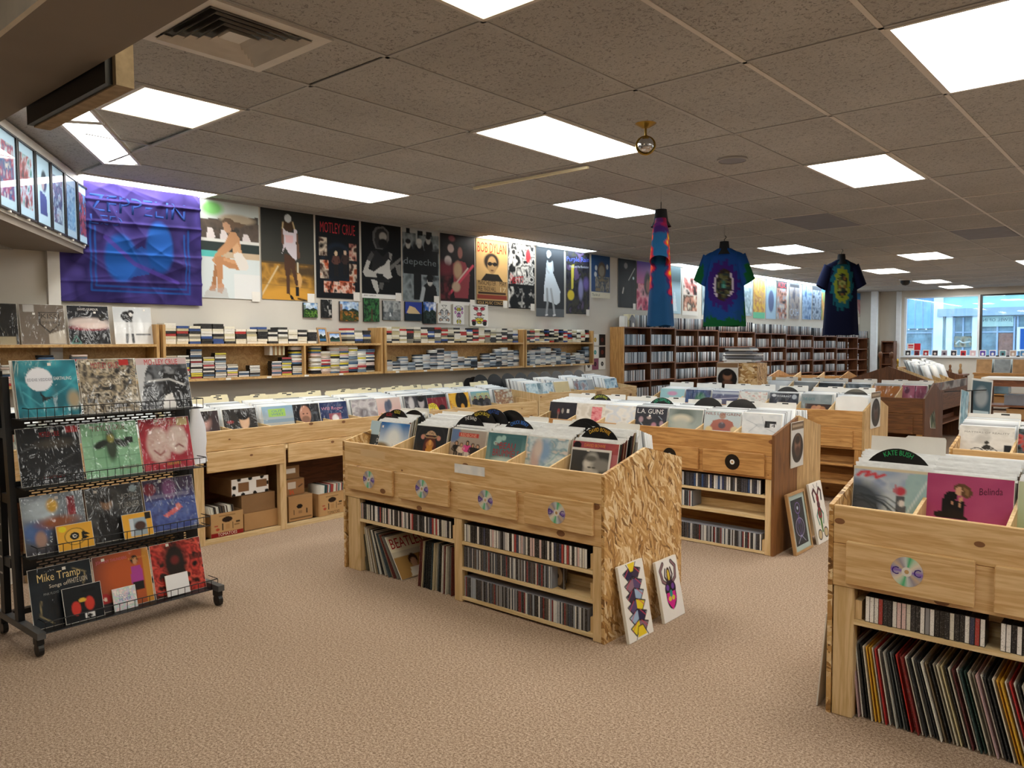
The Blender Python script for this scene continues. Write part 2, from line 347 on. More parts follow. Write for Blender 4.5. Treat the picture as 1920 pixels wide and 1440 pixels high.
# ================================================================ the room
CZ = 2.95; WX = -6.87; WY = 23.2
XE = [-1.66+.6176*k for k in range(-8, 13)]          # ceiling grid lines across
YE = [3.64+1.19*k for k in range(-6, 17)]            # ceiling grid lines along
MB().box(WX-.1, 6.2, -3.6, WY+.1, -.1, 0).build('floor', 'carpet', kind='structure')
CEIL = MB().box(WX-.1, 6.2, -3.6, WY+.1, CZ+.016, CZ+.1).build('ceiling', 'ceiling_tile', kind='structure')
wl = MB().box(WX-.12, WX, -3.6, WY, 0, CZ+.016).build('wall_left', 'wall_paint', kind='structure')
MB().box(6.1, 6.2, -3.6, WY, 0, CZ+.016).build('wall_right', 'wall_paint', kind='structure')
MB().box(WX, 6.1, -3.6, -3.5, 0, CZ+.016).build('wall_back', 'wall_paint', kind='structure')
PA = Vector((-6.85, 2.57, 0)); PD = Vector((.83037, -.55722, 0)); PN = Vector((.55722, .83037, 0))
def pdist(x, y): return (Vector((x, y, 0))-PA).dot(PN)
LIGHTS = [(-4.4376, 2.13, 'half', 'warm'), (-3.2, 4.235, '', 'white'), (-5.673, 4.235, '', 'white'), (-4.4376, 6.615, '', 'cool'), (-1.9688, 6.615, '', 'white'), (-.7336, 4.235, '', 'white'), (-1.9688, 1.855, '', 'warm'),
  (-4.4376, 11.375, '', 'cool'), (-5.673, 13.755, '', 'white'), (-3.2, 13.755, '', 'white'), (-4.4376, 16.135, '', 'white'), (-1.9688, 16.135, '', 'white'), (-4.4376, 19.705, '', 'white'), (-4.4376, 22.085, '', 'white'), (-1.9688, 20.9, '', 'white'),
  (.5, 6.615, '', 'white'), (1.12, 1.855, '', 'white'), (1.74, 4.235, '', 'white'), (-.7336, -.525, '', 'white'), (-.7336, 9.0, '', 'white'), (.5, 11.375, '', 'white'), (1.74, 9.0, '', 'white'), (3.0, 6.615, '', 'white'), (3.0, 13.755, '', 'white'), (.5, 16.135, '', 'white'), (3.0, 18.5, '', 'white'), (3.0, 1.855, '', 'white')]
def near_cell(x, y, w=.3, l=.59):
    for lx, ly, hf, _ in LIGHTS:
        if abs(lx-x) < .3 and abs(ly-y) < .59: return hf or 'full'
    return None
tm = MB().box(-.3, .3, -.588, .588, 0, .014).mesh('tile', 'ceiling_tile')
th = MB().box(-.3, .3, -.288, .288, 0, .014).mesh('tile_half', 'ceiling_tile')
te = MB().box(-.115, .115, -.588, .588, 0, .014).mesh('tile_edge', 'ceiling_tile')
WASH = [3.045, 7.805, 8.995, 12.565, 13.755, 14.945, 16.135, 17.325, 18.515, 19.705, 20.895]
for i in range(len(YE)-1):
    yc = (YE[i]+YE[i+1])/2
    for j in range(len(XE)-1):
        xc = (XE[j]+XE[j+1])/2
        if xc < -6.6 or xc > 1.5 or yc < -.2 or pdist(xc, yc) < .42: continue
        k = near_cell(xc, yc)
        if k == 'full' or (abs(xc+3.2) < .3 and abs(yc-1.84) < .5): continue
        if k == 'half': obj('ceiling_tile', th, CEIL, loc=(xc, yc-.295, CZ)); continue
        obj('ceiling_tile', tm, CEIL, loc=(xc, yc, CZ))
    if yc > 2.6 and min(abs(yc-w) for w in WASH) > .3: obj('ceiling_tile', te, CEIL, loc=(-6.73, yc, CZ))
tq = MB().box(-.3, .3, -.133, .133, 0, .014).mesh('tile_quarter', 'ceiling_tile')
for y in (1.398, 2.295): obj('ceiling_tile', tq, CEIL, loc=(-3.2, y, CZ))
for x in XE:
    if -6.7 < x < 1.6:
        y0 = max(YE[4]-.6, 2.57-(x+6.85)*.671+.45) if x < -3 else -.5
        MB().box(x-.012, x+.012, y0, WY, CZ-.005, CZ).build('grid_runner', 'grid_metal' if x < -1.7 else 'grid_white', CEIL)
for y in YE:
    if y > 0: 
        x0 = WX if y > 3 else max(WX, -6.85+(2.57-y)/.671+.6)
        MB().box(x0, 1.6, y-.012, y+.012, CZ-.005, CZ).build('cross_tee', 'grid_metal' if y < 8 else 'grid_white', CEIL)
MB().box(WX, WX+.022, 2.65, WY, CZ-.02, CZ).build('wall_angle', 'grid_metal', CEIL)
# parapet of the mezzanine in the corner, its soffit and the beam overhead
pm = Matrix(((PD.x, -PN.x, 0, PA.x), (PD.y, -PN.y, 0, PA.y), (0, 0, 1, 0), (0, 0, 0, 1)))      # local x along the parapet, -y towards the room
MB().box(-.02, 4.2, 0, .1, 2.385, CZ).build('wall_parapet', 'wall_white', mtx=pm, kind='structure')
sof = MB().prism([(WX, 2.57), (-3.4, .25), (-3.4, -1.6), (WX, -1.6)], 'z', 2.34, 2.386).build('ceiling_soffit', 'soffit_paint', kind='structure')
for q in ([(WX, 2.05), (-5.9, 1.4), (-6.1, .9), (WX, 1.4)], [(-5.85, 1.37), (-4.6, .53), (-4.75, .2), (-6.02, .95)], [(WX, 1.36), (-6.12, .86), (-6.4, .3), (WX, .6)]):
    MB().prism(q, 'z', 2.332, 2.341).build('ceiling_tile', 'ceiling_tile', sof)
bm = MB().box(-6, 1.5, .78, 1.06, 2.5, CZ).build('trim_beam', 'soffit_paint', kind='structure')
MB().box(-6, 1.5, .765, .78, 2.5, CZ).build('beam_facing', 'ivory', bm)
t = empty('beam_board', (-3.0, 1.1, 2.5), label='short black board with raw wood edge fixed to the overhead beam', cat='board')
MB().box(-.36, .36, -.035, -.012, -.065, .1).build('board_face', 'black_plastic', t); MB().box(-.36, .385, -.012, .045, -.07, .1).build('board_edge', 'raw_edge', t)
MB().box(WX, WX+.045, 2.27, 2.36, 0, 2.34).build('trim_1', 'wall_white', kind='structure')
MB().box(WX, WX+.02, 2.36, WY, 0, .1).build('baseboard_left', 'shade_wall', kind='structure')
# ---------------------------------------------------------------- ceiling fixtures
def troffer(x, y, w, l, mat, label, rz=0, group=None):
    t = empty('ceiling_light', (x, y, CZ-.006), rz, label=label, cat='light', group=group)
    f = MB(); a, b = w/2, l/2
    for q in ((-a, -a+.02, -b, b), (a-.02, a, -b, b), (-a+.02, a-.02, -b, -b+.02), (-a+.02, a-.02, b-.02, b)): f.box(*q, -.004, .018)
    f.build('frame', 'grid_white', t); MB().box(-a+.02, a-.02, -b+.02, b-.02, .002, .008).build('diffuser', 'lamp_'+mat, t); return t
for x, y, hf, mt in LIGHTS:
    if hf: troffer(x, y+.015, .6, .58, 'warm', 'warm square ceiling light beside the air vent'); continue
    lab = {(-3.2, 4.235): 'long white ceiling light left of the brass spotlight', (-5.673, 4.235): 'white ceiling light above the row of black poster prints', (-4.4376, 6.615): 'bluish ceiling light by the side-on hanging shirt', (-1.9688, 6.615): 'white ceiling light right of the round ceiling speaker',
      (-.7336, 4.235): 'largest bright ceiling light at the top right corner', (-1.9688, 1.855): 'warm yellowish ceiling light cut by the top edge of the photo', (-4.4376, 11.375): 'bluish ceiling light between the two front-facing hanging shirts', (-5.673, 13.755): 'small white ceiling light above the middle hanging shirt, nearest the poster wall',
      (-3.2, 13.755): 'white ceiling light right of the farthest hanging shirt', (-4.4376, 16.135): 'small ceiling light above the dome camera', (-1.9688, 16.135): 'far ceiling light cut by the right edge of the photo', (-4.4376, 19.705): 'second farthest ceiling light before the shop window', (-4.4376, 22.085): 'farthest ceiling light just inside the shop window'}.get((x, y), 'white ceiling light in the part of the shop right of or behind the photo')
    tl = troffer(x, y, .6, 1.17, mt, lab)
    if lab.startswith('white ceiling light in the part'): tl['group'] = 'ceiling lights beyond the photo'
for n, y in enumerate(WASH):
    lab = ['narrow ceiling light along the wall above the purple tapestry', 'narrow warm-edged wall light above the tan concert poster', 'narrow bluish wall light above the tall dancer poster']
    troffer(-6.735, y, .25, 1.17, 'white' if n < 2 else 'cool', lab[n] if n < 3 else 'narrow wall light in the far row above the posters', group='far wall lights' if n > 2 else None)
for k, s_ in enumerate((1.24, 2.42)):
    p = PA+PD*s_+PN*.42; troffer(p.x, p.y, .27, 1.15, 'white', ['slanted bright ceiling light beside the framed pictures', 'slanted ceiling light half hidden behind the beam board'][k], math.atan2(PD.y, PD.x)+math.pi/2)
v = empty('air_vent', (-3.2, 1.84, CZ-.01), label='square louvred air vent in the ceiling beside the beam', cat='vent')
f = MB()
for q in ((-.3, -.24, -.3, .3), (.24, .3, -.3, .3), (-.24, .24, -.3, -.24), (-.24, .24, .24, .3)): f.box(*q, -.004, .02)
f.build('frame', 'grid_white', v); MB().box(-.29, .29, -.29, .29, .0135, .0155).build('shade_plate', 'black_plastic', v)  # black plate stands in for the shade between the louvres
for k in range(5):
    r0 = .238-.04*k; r1 = r0-.017; f = MB()
    for i in range(4):
        c, s_ = [(1, 0), (0, 1), (-1, 0), (0, -1)][i]; R = lambda x, y: (x*c-y*s_, x*s_+y*c)
        b = len(f.v)
        for (x, y, z) in ((-r0, -r0, -.012), (r0, -r0, -.012), (r1-.004, -r1+.004, .010), (-r1+.004, -r1+.004, .010)):
            X, Y = R(x, y); f.v.append((X, Y, z))
        f.face((b, b+1, b+2, b+3))
    f.build('louvre', 'grid_white', v)
MB().box(-.05, .05, -.05, .05, 0, .02).build('centre_plate', 'grid_white', v)
t = empty('ceiling_speaker', (-2.59, 5.48, CZ), label='round grey speaker grille flush in the ceiling', cat='speaker')
MB().lathe([(.11, .0), (.11, -.012), (.1, -.016)], 28).build('ring', 'grid_metal', t); MB().lathe([(.1, -.014), (.05, -.016), (.001, -.016)], 28).build('grille', 'diffuse_grey', t)
t = empty('spotlight', (-2.58, 4.245, CZ), label='brass spotlight with bare mirrored bulb on the ceiling', cat='light')
MB().lathe([(.001, -.03), (.02, -.028), (.055, -.008), (.066, -.0)], 24).build('canopy', 'brass', t, True)
MB().tube([(0, 0, -.02), (0, 0, -.07), (.01, .02, -.085)], .008, 8).build('stem', 'brass', t)
hd = MB().lathe([(.02, .05), (.05, .035), (.062, 0), (.062, -.012), (.055, -.012)], 24).build('lamp_holder', 'brass', t, True, mtx=T(0, 0, -.135, .6) @ Matrix.Rotation(math.radians(-100), 4, 'X'))
MB().lathe([(.05, -.008), (.052, -.02), (.04, -.045), (.02, -.058), (.001, -.06)], 24).build('bulb', 'chrome', t, True, mtx=T(0, 0, -.135, .6) @ Matrix.Rotation(math.radians(-100), 4, 'X'))
t = empty('ceiling_rod', (-4.08, 4.9, CZ-.02), label='thin cream wooden rod hung close under the ceiling', cat='rod')
MB().box(-.6, .6, -.012, .012, -.012, .006).build('rod', 'cream_card', t)
for x in (-.4, .15): MB().tube([(x, 0, 0), (x, 0, .02)], .003, 5).build('hook', 'chrome', t)
t = empty('dome_camera', (-4.7, 18.52, CZ), label='black dome security camera on the far ceiling', cat='camera')
MB().lathe([(.13, 0), (.13, -.03), (.11, -.035)], 20).build('base', 'grid_white', t); MB().lathe([(.1, -.03), (.1, -.08), (.06, -.13), (.001, -.145)], 20).build('dome', 'black_plastic', t, True)
for (x, y, w, l, m, lab) in ((-3.2, 8.995, .58, 1.15, 'diffuse_grey', 'unlit grey ceiling panel beyond the round speaker'), (-1.97, 11.375, .58, 1.15, 'diffuse_grey', 'unlit bluish ceiling panel near the right edge')):
    MB().box(x-w/2, x+w/2, y-l/2, y+l/2, CZ-.006, CZ).build('blank_panel', m, label=lab, cat='panel')
# ---------------------------------------------------------------- far window wall
wf = MB()
for q in ((WX, -5.9, 0, CZ+.016), (-5.9, 6.1, 0, 1.18), (-5.9, 6.1, 2.79, CZ+.016)): wf.box(q[0], q[1], WY, WY+.14, q[2], q[3])
wf.build('wall_far', 'wall_paint', kind='structure')
MB().box(-6.86, -6.52, 22.55, WY, 0, CZ).build('wall_pier', 'shade_wall', kind='structure')
MB().box(-6.55, -6.4, 22.45, 22.6, 0, CZ).build('trim_2', 'pillar_white', kind='structure'); MB().box(-6.08, -5.97, WY-.1, WY, 0, CZ).build('trim_3', 'pillar_white', kind='structure')
edges = [-5.9, -4.1, -2.3, -.5, 1.3, 3.1, 4.9, 6.1]
for k in range(len(edges)-1):
    a, b = edges[k], edges[k+1]; w = empty('window_%d' % (k+1), (a, WY+.05, 1.18), kind='structure'); L = b-a; f = MB()
    for q in ((0, .05, 0, 1.61), (L-.05, L, 0, 1.61), (.05, L-.05, 0, .04), (.05, L-.05, 1.57, 1.61)): f.box(q[0], q[1], -.03, .05, q[2], q[3])
    f.build('window_frame', 'dark_frame' if k else 'pillar_white', w); MB().box(.05, L-.05, 0, .006, .04, 1.57).build('pane', 'pane', w)
MB().box(-5.95, 6.1, WY-.06, WY+.02, 1.15, 1.185).build('trim_4', 'pillar_white', kind='structure')
# street and the shopfront across it
MB().box(-30, 30, WY+.14, WY+40, -.25, -.15).build('ground_street', 'asphalt', kind='structure')
FY = WY+11
fa = empty('shopfront', (0, FY, -.15), label='pale blue shopfront seen across the street through the window', cat='building')
MB().box(-20, 10, .4, .6, 0, 9).build('wall', 'facade_pale', fa)
MB().box(-10.5, -7.65, .25, .4, 2.25, 3.48).build('blue_panel', 'facade_blue', fa)
for k in range(10): MB().box(-10.4+.29*k, -10.38+.29*k, .235, .255, 2.25, 3.48).build('panel_seam', 'facade_mid', fa)
for k in range(4): MB().box(-8.6+.32*k, -8.54+.32*k, .2, .25, 2.19, 2.24).build('lamp_stud', 'pillar_white', fa)
for q in ((-7.65, -7.32), (-7.2, -6.98), (-6.3, -6.06)): MB().box(q[0], q[1], .1, .4, 0, 3.6 if q[0] < -7.3 else 2.7).build('column', 'facade_pale', fa)
MB().box(-7.5, 4, .0, .4, 2.7, 3.0).build('awning_beam', 'facade_mid', fa); MB().box(-7.34, 4, .2, .4, 3.0, 3.5).build('transom', 'facade_green', fa)
MB().box(-20, 10, .1, .4, 3.5, 3.62).build('cornice', 'facade_pale', fa)
for a, b in ((-10.5, -7.7), (-6.95, -6.32), (-6.04, -4.94), (-4.84, -3.4), (-3.2, -1.2), (-1, 2)):
    zt = 2.2 if b < -7 else 2.65; w = MB().box(a, b, .3, .38, .5, zt).build('shop_window', 'facade_glass', fa)
    for x in (a, (a+b)/2, b): MB().box(x-.03, x+.03, .24, .3, .5, zt).build('mullion', 'facade_mid', w)
    MB().box(a, b, .25, .3, 2.05, 2.1).build('transom_bar', 'facade_mid', w)
MB().box(-5.45, -4.97, .27, .3, .8, 2.03).build('brick_panel', 'facade_brick', fa)
a = Art(1.05, .4, 20, '#b4cfcc').t('JEWEL OF IN', .05, .22, .97, .6, '#5c6a74', mir=True)
obj('sign_reflection', a.mesh('sign_reflection', 'print_matte'), fa, loc=(-5.5, .22, 2.28))  # mirrored lettering painted in as the reflection of a sign in the glass
a = Art(.6, .42, 24, '#8c8478').m(['#6c6458', '#a89c84', '#7c8c8c'], 4, 5).l([(.1, .7), (.3, .4), (.5, .6), (.9, .5)], .05, '#e6ecf0')
obj('door_poster', a.mesh('door_poster', 'print_matte'), fa, loc=(-6.63, .22, 1.5))
a = Art(.9, .9, 24, '#e8eef2').r(.12, .08, .95, .92, '#2c5ca8').e(.6, .5, .25, .25, '#dfe8f0', .1)
obj('window_poster', a.mesh('window_poster', 'print_matte'), fa, loc=(-4.4, .22, 1.35))
a = Art(.9, .5, 30, '#f4f2f0').r(.55, 0, 1, 1, '#d8323a').t('GOD', .1, .12, .5, .4, '#c22630').t('BLESS', .1, .5, .9, .85, '#f6f2f0')
a.texts = []; a.r(.08, .15, .48, .4, '#d9474e').r(.08, .5, .48, .7, '#e06a70')
obj('window_sign', a.mesh('window_sign', 'print'), None, loc=(-5.64, WY-.012, 1.345), mtx=None, label='red and white paper sign low in the left window pane', cat='sign').scale = (.37, 1, .37)
# ================================================================ small goods that come in hundreds
def two_tone(name, sx, sy, sz, body, face, mx, mz):
    b = MB().box(-sx/2, sx/2, .0006, sy, 0, sz, 0)
    b.box(-sx/2+mx, sx/2-mx, 0, .002, mz, sz-mz, 1); return b.mesh(name, [body, face])
GOODS = {'cd': ('compact_disc', (.0101, .142, .125), two_tone('cd', .0101, .142, .125, 'diffuse_grey', 'spine', .0003, .001), 'disc case'),
 'tape': ('cassette_tape', (.0168, .07, .109), two_tone('tape', .0168, .07, .109, 'black_plastic', 'spine', .0012, .002), 'cassette'),
 'flat': ('cassette_tape', (.109, .07, .0168), two_tone('tape_flat', .109, .07, .0168, 'black_plastic', 'spine', .002, .0014), 'cassette'),
 'track': ('cartridge_tape', (.102, .135, .022), two_tone('track', .102, .135, .022, 'obj_plain', 'spine', .0015, .0015), 'cartridge'),
 'lps': ('record_sleeve', (.0042, .313, .313), MB().box(-.0021, .0021, 0, .313, 0, .313).mesh('lp_spine', 'card_spine'), 'record')}
lpb = MB().box(-.155, .155, 0, .0036, 0, .311, 0).box(-.158, .158, -.0006, .0044, .308, .319, 1)
GOODS['lp'] = ('record_sleeve', (.312, .0042, .317), lpb.mesh('lp_bin', ['obj_plain', 'polybag']), 'record')
GOODS['dvd'] = ('video_case', (.0146, .135, .19), two_tone('dvd', .0146, .135, .19, 'black_plastic', 'spine', .0006, .002), 'disc case')
LIMIT = {'dvd': 300, 'cd': 300, 'tape': 300, 'track': 300, 'lp': 300}; COUNT = dict.fromkeys(LIMIT, 0); REST = {k: [] for k in LIMIT}
def cname(h):
    import colorsys
    hh, s_, v = colorsys.rgb_to_hsv(*[int(h.lstrip('#')[i:i+2], 16)/255 for i in (0, 2, 4)])
    if v < .26: return 'black'
    if s_ < .2: return 'white' if v > .78 else 'grey'
    d = hh*360
    if d < 18 or d > 335: return 'red' if s_ > .45 else 'pink'
    if d < 42: return ('orange' if s_ > .7 else 'tan') if v > .6 else 'brown'
    if d < 70: return 'yellow' if s_ > .45 else 'cream'
    return 'green' if d < 170 else 'blue'
def item(kind, M, col, label, group):
    k = {'flat': 'tape', 'lps': 'lp'}.get(kind, kind); nm, sz, me, cat = GOODS[kind]
    if COUNT[k] < LIMIT[k]:
        COUNT[k] += 1; label = cname(col)+' '+label; assert group != 'x', label
        return obj(nm, me, mtx=M, color=col, label=label, cat=cat, group=group)
    if k == 'lp': col = ch('#f0f2f3', '#e9ebec', '#e4e8ea', '#f2f0ea', '#dfe2e4', '#b9bcbe', '#8f9294')
    REST[k].append((M, sz, col))
R = random.random
def ch(*c): return random.choice(c)
def cdcol(): return ch('#16171a', '#1d1f24', '#d9d8d4', '#c4c6c8', '#2a2d38', '#7b1d1d', '#34414f', '#8d8f92', '#0f0f10', '#e8e6e0', '#51453d', '#23211f', '#9aa3ad')
def tapecol(): return ch('#e4e2dd', '#d9d6d2', '#17171a', '#1c1d22', '#25262b', '#e9e7e2', '#101012', '#d9bcb8', '#d6d2c4', '#2b3350', '#e6e4de', '#8c8d90', '#f0eeea', '#a83a36', '#1a1a1c')
def wallcol(): return ch('#e8e6e0', '#dcd9d2', '#cdd2d6', '#eeece6', '#d8c94a', '#b8474d', '#4d6a8c', '#e2cfc6', '#2a2a2e', '#dfdcd4', '#c4b7a0', '#7b8c9c', '#efe9d8', '#e0b9b4')
def trackcol(): return ch('#e9e3d0', '#e4ddc6', '#efe9da', '#17171a', '#20201f', '#f0ece0', '#d8cfae', '#c9bd93', '#1a1a1c', '#e9e6dc', '#b62c26', '#2a4b8c', '#8c8878')
def lpcol(): return ch('#d9d4c6', '#c9c0ac', '#2a2826', '#1b1a1a', '#8a7c66', '#e6e3da', '#6b2a22', '#3b4a52', '#a08a68', '#efece4', '#57503f', '#77736b', '#c8ba98', '#141414')
def row(kind, M, x0, x1, y, z, label, group, colf, lean=0, pitch=None, gap=.0):
    x = x0; sx = GOODS[kind][1][0]
    while x < x1-sx:
        if R() > gap: item(kind, M @ T(x+sx/2, y+R()*.006, z+.0006, 0, 0, lean+(R()-.5)*.02 if lean else 0), colf(), label, group)
        x += (pitch or sx+.0006)
def stack(kind, M, xc, y, z, n, label, group, colf, zmax=9):
    sz = GOODS[kind][1][2]
    for i in range(n): item(kind, M @ T(xc+(R()-.5)*.006, y+(R()-.5)*.012, z+.0006+i*(sz+.0007), (R()-.5)*.05), colf(), label, group)
# ================================================================ record bins
LP = .315
def bin_unit(label, loc, rz, L, D, divs, wd='pine', ends=('osb', 'osb'), zf=.907, zp=1.01, ap=.519, seam=.745, panels=(), posts=(), shelves=(), single=False, base='pale', group=None, split_end=None, apron=True, fl=.7):
    t = empty('record_bin', loc, rz, label=label, cat='record bin', group=group)
    prof = [(.0, 0), (D, 0), (D, zp), (0, zf)] if single else [(0, 0), (D, 0), (D, zf), (D/2, zp), (0, zf)]
    for k, (a, b) in enumerate(((0, .019), (L-.019, L))):
        if k == 1 and split_end:
            MB().prism([(0, 0), (D*.47, 0), (D*.47, zp-.008), (0, zf)], 'x', a, b).build('end_panel', split_end[0], t)
            MB().prism([(D*.472, 0), (D, 0), (D, zf), (D*.5, zp), (D*.472, zp)], 'x', a, b).build('end_panel', split_end[1], t)
        else: MB().prism(prof, 'x', a, b).build('end_panel', ends[k], t)
    e = .0195
    for y0, nm in ((.0, ''), (D-.02, '')) if not single else ((.0, ''),):
        bevel(MB().box(e-.0, L-e, y0, y0+.02, seam+.001, zf).build('top_board', wd+'_X', t))
        if apron: bevel(MB().box(e, L-e, y0, y0+.02, ap, seam-.001).build('apron_board', wd+'_X', t))
    for (x0, x1, z0, z1, txt) in panels:
        p = bevel(MB().box(x0, x1, -.024, -.0005, z0, z1).build('face_panel', wd+'_X', t), .004)
        if txt is not None:
            d = MB().disc(0, 0, 0, .009, .06, 40, m=0).disc(0, 0, -.0004, .0085, .019, 24, m=1).build('disc', ['disc_foil', 'white_card'] if txt != '-' else ['vinyl', 'white_card'], p, loc=((x0+x1)/2, -.0255, (z0+z1)/2+.005))
            if txt and txt != '-':
                q = Art(.12, .12, 4); 
                q.t(txt[0], .04, .36, .26, .62, '#3b1f86'); q.t(txt[1], .72, .36, .94, .62, '#3b1f86')
                me = q.mesh('letters', 'print', y=-.0012, z0=-.06)
                # keep the lettering only
                import bmesh; bm_ = bmesh.new(); bm_.from_mesh(me); bm_.verts.ensure_lookup_table(); n0 = q.nx*q.ny
                bmesh.ops.delete(bm_, geom=[v for v in bm_.verts if v.index < n0], context='VERTS'); bm_.to_mesh(me); bm_.free()
                lo = obj('disc_letters', me, p, loc=((x0+x1)/2, -.0255, (z0+z1)/2+.005))
    MB().box(e, L-e, .021, D-.021, fl-.012, fl).build('bin_floor', 'pale_X', t)
    if not single: MB().box(e, L-e, D/2-.006, D/2+.006, 0, zf).build('centre_board', wd+'_X', t)  # centre partition added to keep the lower interior dark
    else: MB().box(e, L-e, D-.02, D, 0, zp-.02).build('back_board', 'dark_X', t)
    for x in divs:
        pr = [(.022, fl), (D-.022, fl), (D-.022, zp-.06), (.022, zf-.02)] if single else [(.022, fl), (D/2-.007, fl), (D/2-.007, zp-.02), (.022, zf-.02)]
        MB().prism(pr, 'x', x-.007, x+.007).build('divider', 'pale_Z', t)
    for x0, x1 in posts:
        for y0 in (.004,) + (() if single else (D-.06,)): bevel(MB().box(x0, x1, y0, y0+.055, 0, ap-.001 if apron else seam).build('post', base+'_Z', t))
    for x0, x1, zt in shelves:
        MB().box(x0, x1, .006, .17, zt-.02, zt).build('shelf', base+'_X', t); MB().box(x0, x1, .171, .183, zt-.02, zt+.055).build('shelf_back', base+'_X', t)
    return t, T(loc[0], loc[1], loc[2], rz)
lpv = {}
def fill(M, xc, y0, y1, pitch, lean, zb, label, group, n_max=99, colf=None, slope=.36):
    y = y0; k = 0
    while y < y1 and k < n_max:
        item('lp', M @ T(xc+(R()-.5)*.012, y, zb+R()*.006, (R()-.5)*.02, math.radians(-lean+(R()-.5)*2)), (colf or lpcol)(), label, group); y += pitch; k += 1; zb += pitch*slope
sleeve_me = MB().box(-LP/2, LP/2, -.0022, .0022, 0, LP).mesh('sleeve', ['white_card'])
def cover(M, art, label, sticker=None, wrap='print_gloss', name='record_sleeve', cat='record', w=LP, h=None, thick=.0022, part='cover_print', side='white_card', group=None, vis=1.0):
    h = h or w
    me = sleeve_me if (w == LP and h == LP and side == 'white_card') else MB().box(-w/2, w/2, -thick, thick, 0, h).mesh('body', [side])
    o = obj(name, me, mtx=M, label=label, cat=cat, group=group)
    if art: art.w, art.h = w-.004, (h-.004)*vis; obj(part, art.mesh(part, wrap, y=-thick-.0006, z0=.002+(h-.004)*(1-vis)), o)
    for (sx, sz) in (sticker or []): MB().box(sx-.009, sx+.009, -thick-.0022, -thick-.0014, sz-.008, sz+.008).build('price_sticker', 'white_card', o)
    return o
def disc_divider(M, txt, col, label, r=.15, group=None):
    o = obj('divider_record', MB().lathe([(.004, -.0012), (r, -.0012), (r, .0012), (.004, .0012)], 40).mesh('divider_disc', 'vinyl'), mtx=M @ T(0, 0, 0) @ Matrix.Rotation(math.radians(90), 4, 'X'), label=label, cat='divider', group=group)
    if txt:
        a = Art(2*r, 2*r, 2); a.curve(txt, .5, .5, .355, .47, math.pi*(.5+.03*len(txt)), math.pi*(.5-.03*len(txt)), col)
        v, f = textmesh(txt); an = math.pi*(.5+.0165*len(txt))-math.pi*.033*len(txt)*v[:, 0]; rr = r*(.8+.15*v[:, 1])
        b = MB(); b.v = [tuple(p) for p in np.stack([rr*np.cos(an), rr*np.sin(an), np.full(len(rr), .0022)], -1)]; b.f = f; b.m = [0]*len(f); b.c = np.tile(lin(col), (len(b.v), 1))
        b.build('lettering', 'print', o)
    return o
tab_me = MB().prism([(-.155, 0), (.155, 0), (.155, .335), (.15, .345), (.0, .345), (-.01, .335), (-.155, .335)], 'y', 0, .0012)
tabm = {m: tab_me.mesh('tab_card', m) for m in ('white_card', 'cream_card')}
def tab_card(M, label, group, mat='white_card', mark=True):
    o = obj('divider_card', tabm[mat], mtx=M, label=label, cat='divider card', group=group)
    if mark: MB().box(.04, .09, -.001, -.0003, .33, .34).build('title_strip', 'black_plastic', o)
    return o
def short(s): return s
# ---------------------------------------------------------------- near centre bin, OSB ends
OX, OY = -4.523, 3.367
C1, MC1 = bin_unit('pine record bin with rough flake-board ends and four disc panels', (OX, OY, 0), 0, 2.238, .825, [.463, .843, 1.178, 1.503, 1.823], panels=[(.08, .558, .58, .75, 'DC'), (.619, 1.089, .58, .75, 'DC'), (1.171, 1.644, .58, .75, 'DC'), (1.703, 2.176, .575, .752, 'DC')],
   posts=[(.045, .178), (1.113, 1.179), (2.16, 2.217)], shelves=[(.13, 1.112, .375), (1.18, 2.16, .38), (1.18, 2.16, .222), (1.18, 2.16, .036)], zp=1.008)
a = Art(.255, .056, 24, '#e9ebec').m(['#dfe3e6', '#f2f2f0'], 6, 3); obj('paper_label', a.mesh('paper_label', 'print'), C1, loc=(1.256, -.0025, .803))
a = Art(.26, .05, 24, '#dcbf92'); obj('tape_strip', a.mesh('tape_strip', 'print_gloss'), C1, loc=(.337, -.0025, .822))
# wooden end stop blocks and lower goods
for x, z in ((2.135, .382), (2.135, .224), (2.135, .038), (1.086, .377)): MB().box(x, x+.022, .02, .16, z, z+.085).build('stop_block', 'pale_Z', C1)
row('tape', MC1, 1.195, 2.13, .012, .38, 'cassette on the upper right shelf of the flake-board-ended bin', 'cassettes, upper right shelf of the flake-board bin', tapecol)
row('tape', MC1, .135, 1.08, .012, .375, 'cassette on the left shelf of the flake-board-ended bin', 'cassettes, left shelf of the flake-board bin', tapecol)
row('cd', MC1, 1.19, 1.875, .012, .222, 'disc case on the middle right shelf of the flake-board-ended bin', 'disc cases, middle shelf of the flake-board bin', cdcol)
row('cd', MC1, 1.19, 2.13, .012, .036, 'disc case on the lowest shelf of the flake-board-ended bin', 'disc cases, lowest shelf of the flake-board bin', cdcol)
d = obj('compact_disc', GOODS['cd'][2], mtx=MC1 @ T(1.94, .05, .2228, math.radians(68)), color='#3a2e26', label='dark case turned outward beside the gap on the middle shelf', cat='disc case')
a = Art(.13, .118, 26, '#3a2c22').e(.5, .5, .42, .46, '#a58a68', .05).e(.5, .5, .12, .13, '#2a2019', .05); obj('cover_print', a.mesh('cover_print', 'print_gloss', z0=.003), d, mtx=T(-.0058, .071, 0, math.radians(-90)))
x = .19
for k in range(22):
    ln = -10-22*(k/21)**1.4; item('lps', MC1 @ T(x+.06*math.tan(math.radians(-ln))*.2, .03+R()*.02, .004, 0, 0, math.radians(ln)), lpcol(), 'record leaning left on the floor under the left cassette shelf', 'leaning records under the flake-board bin'); x += .016
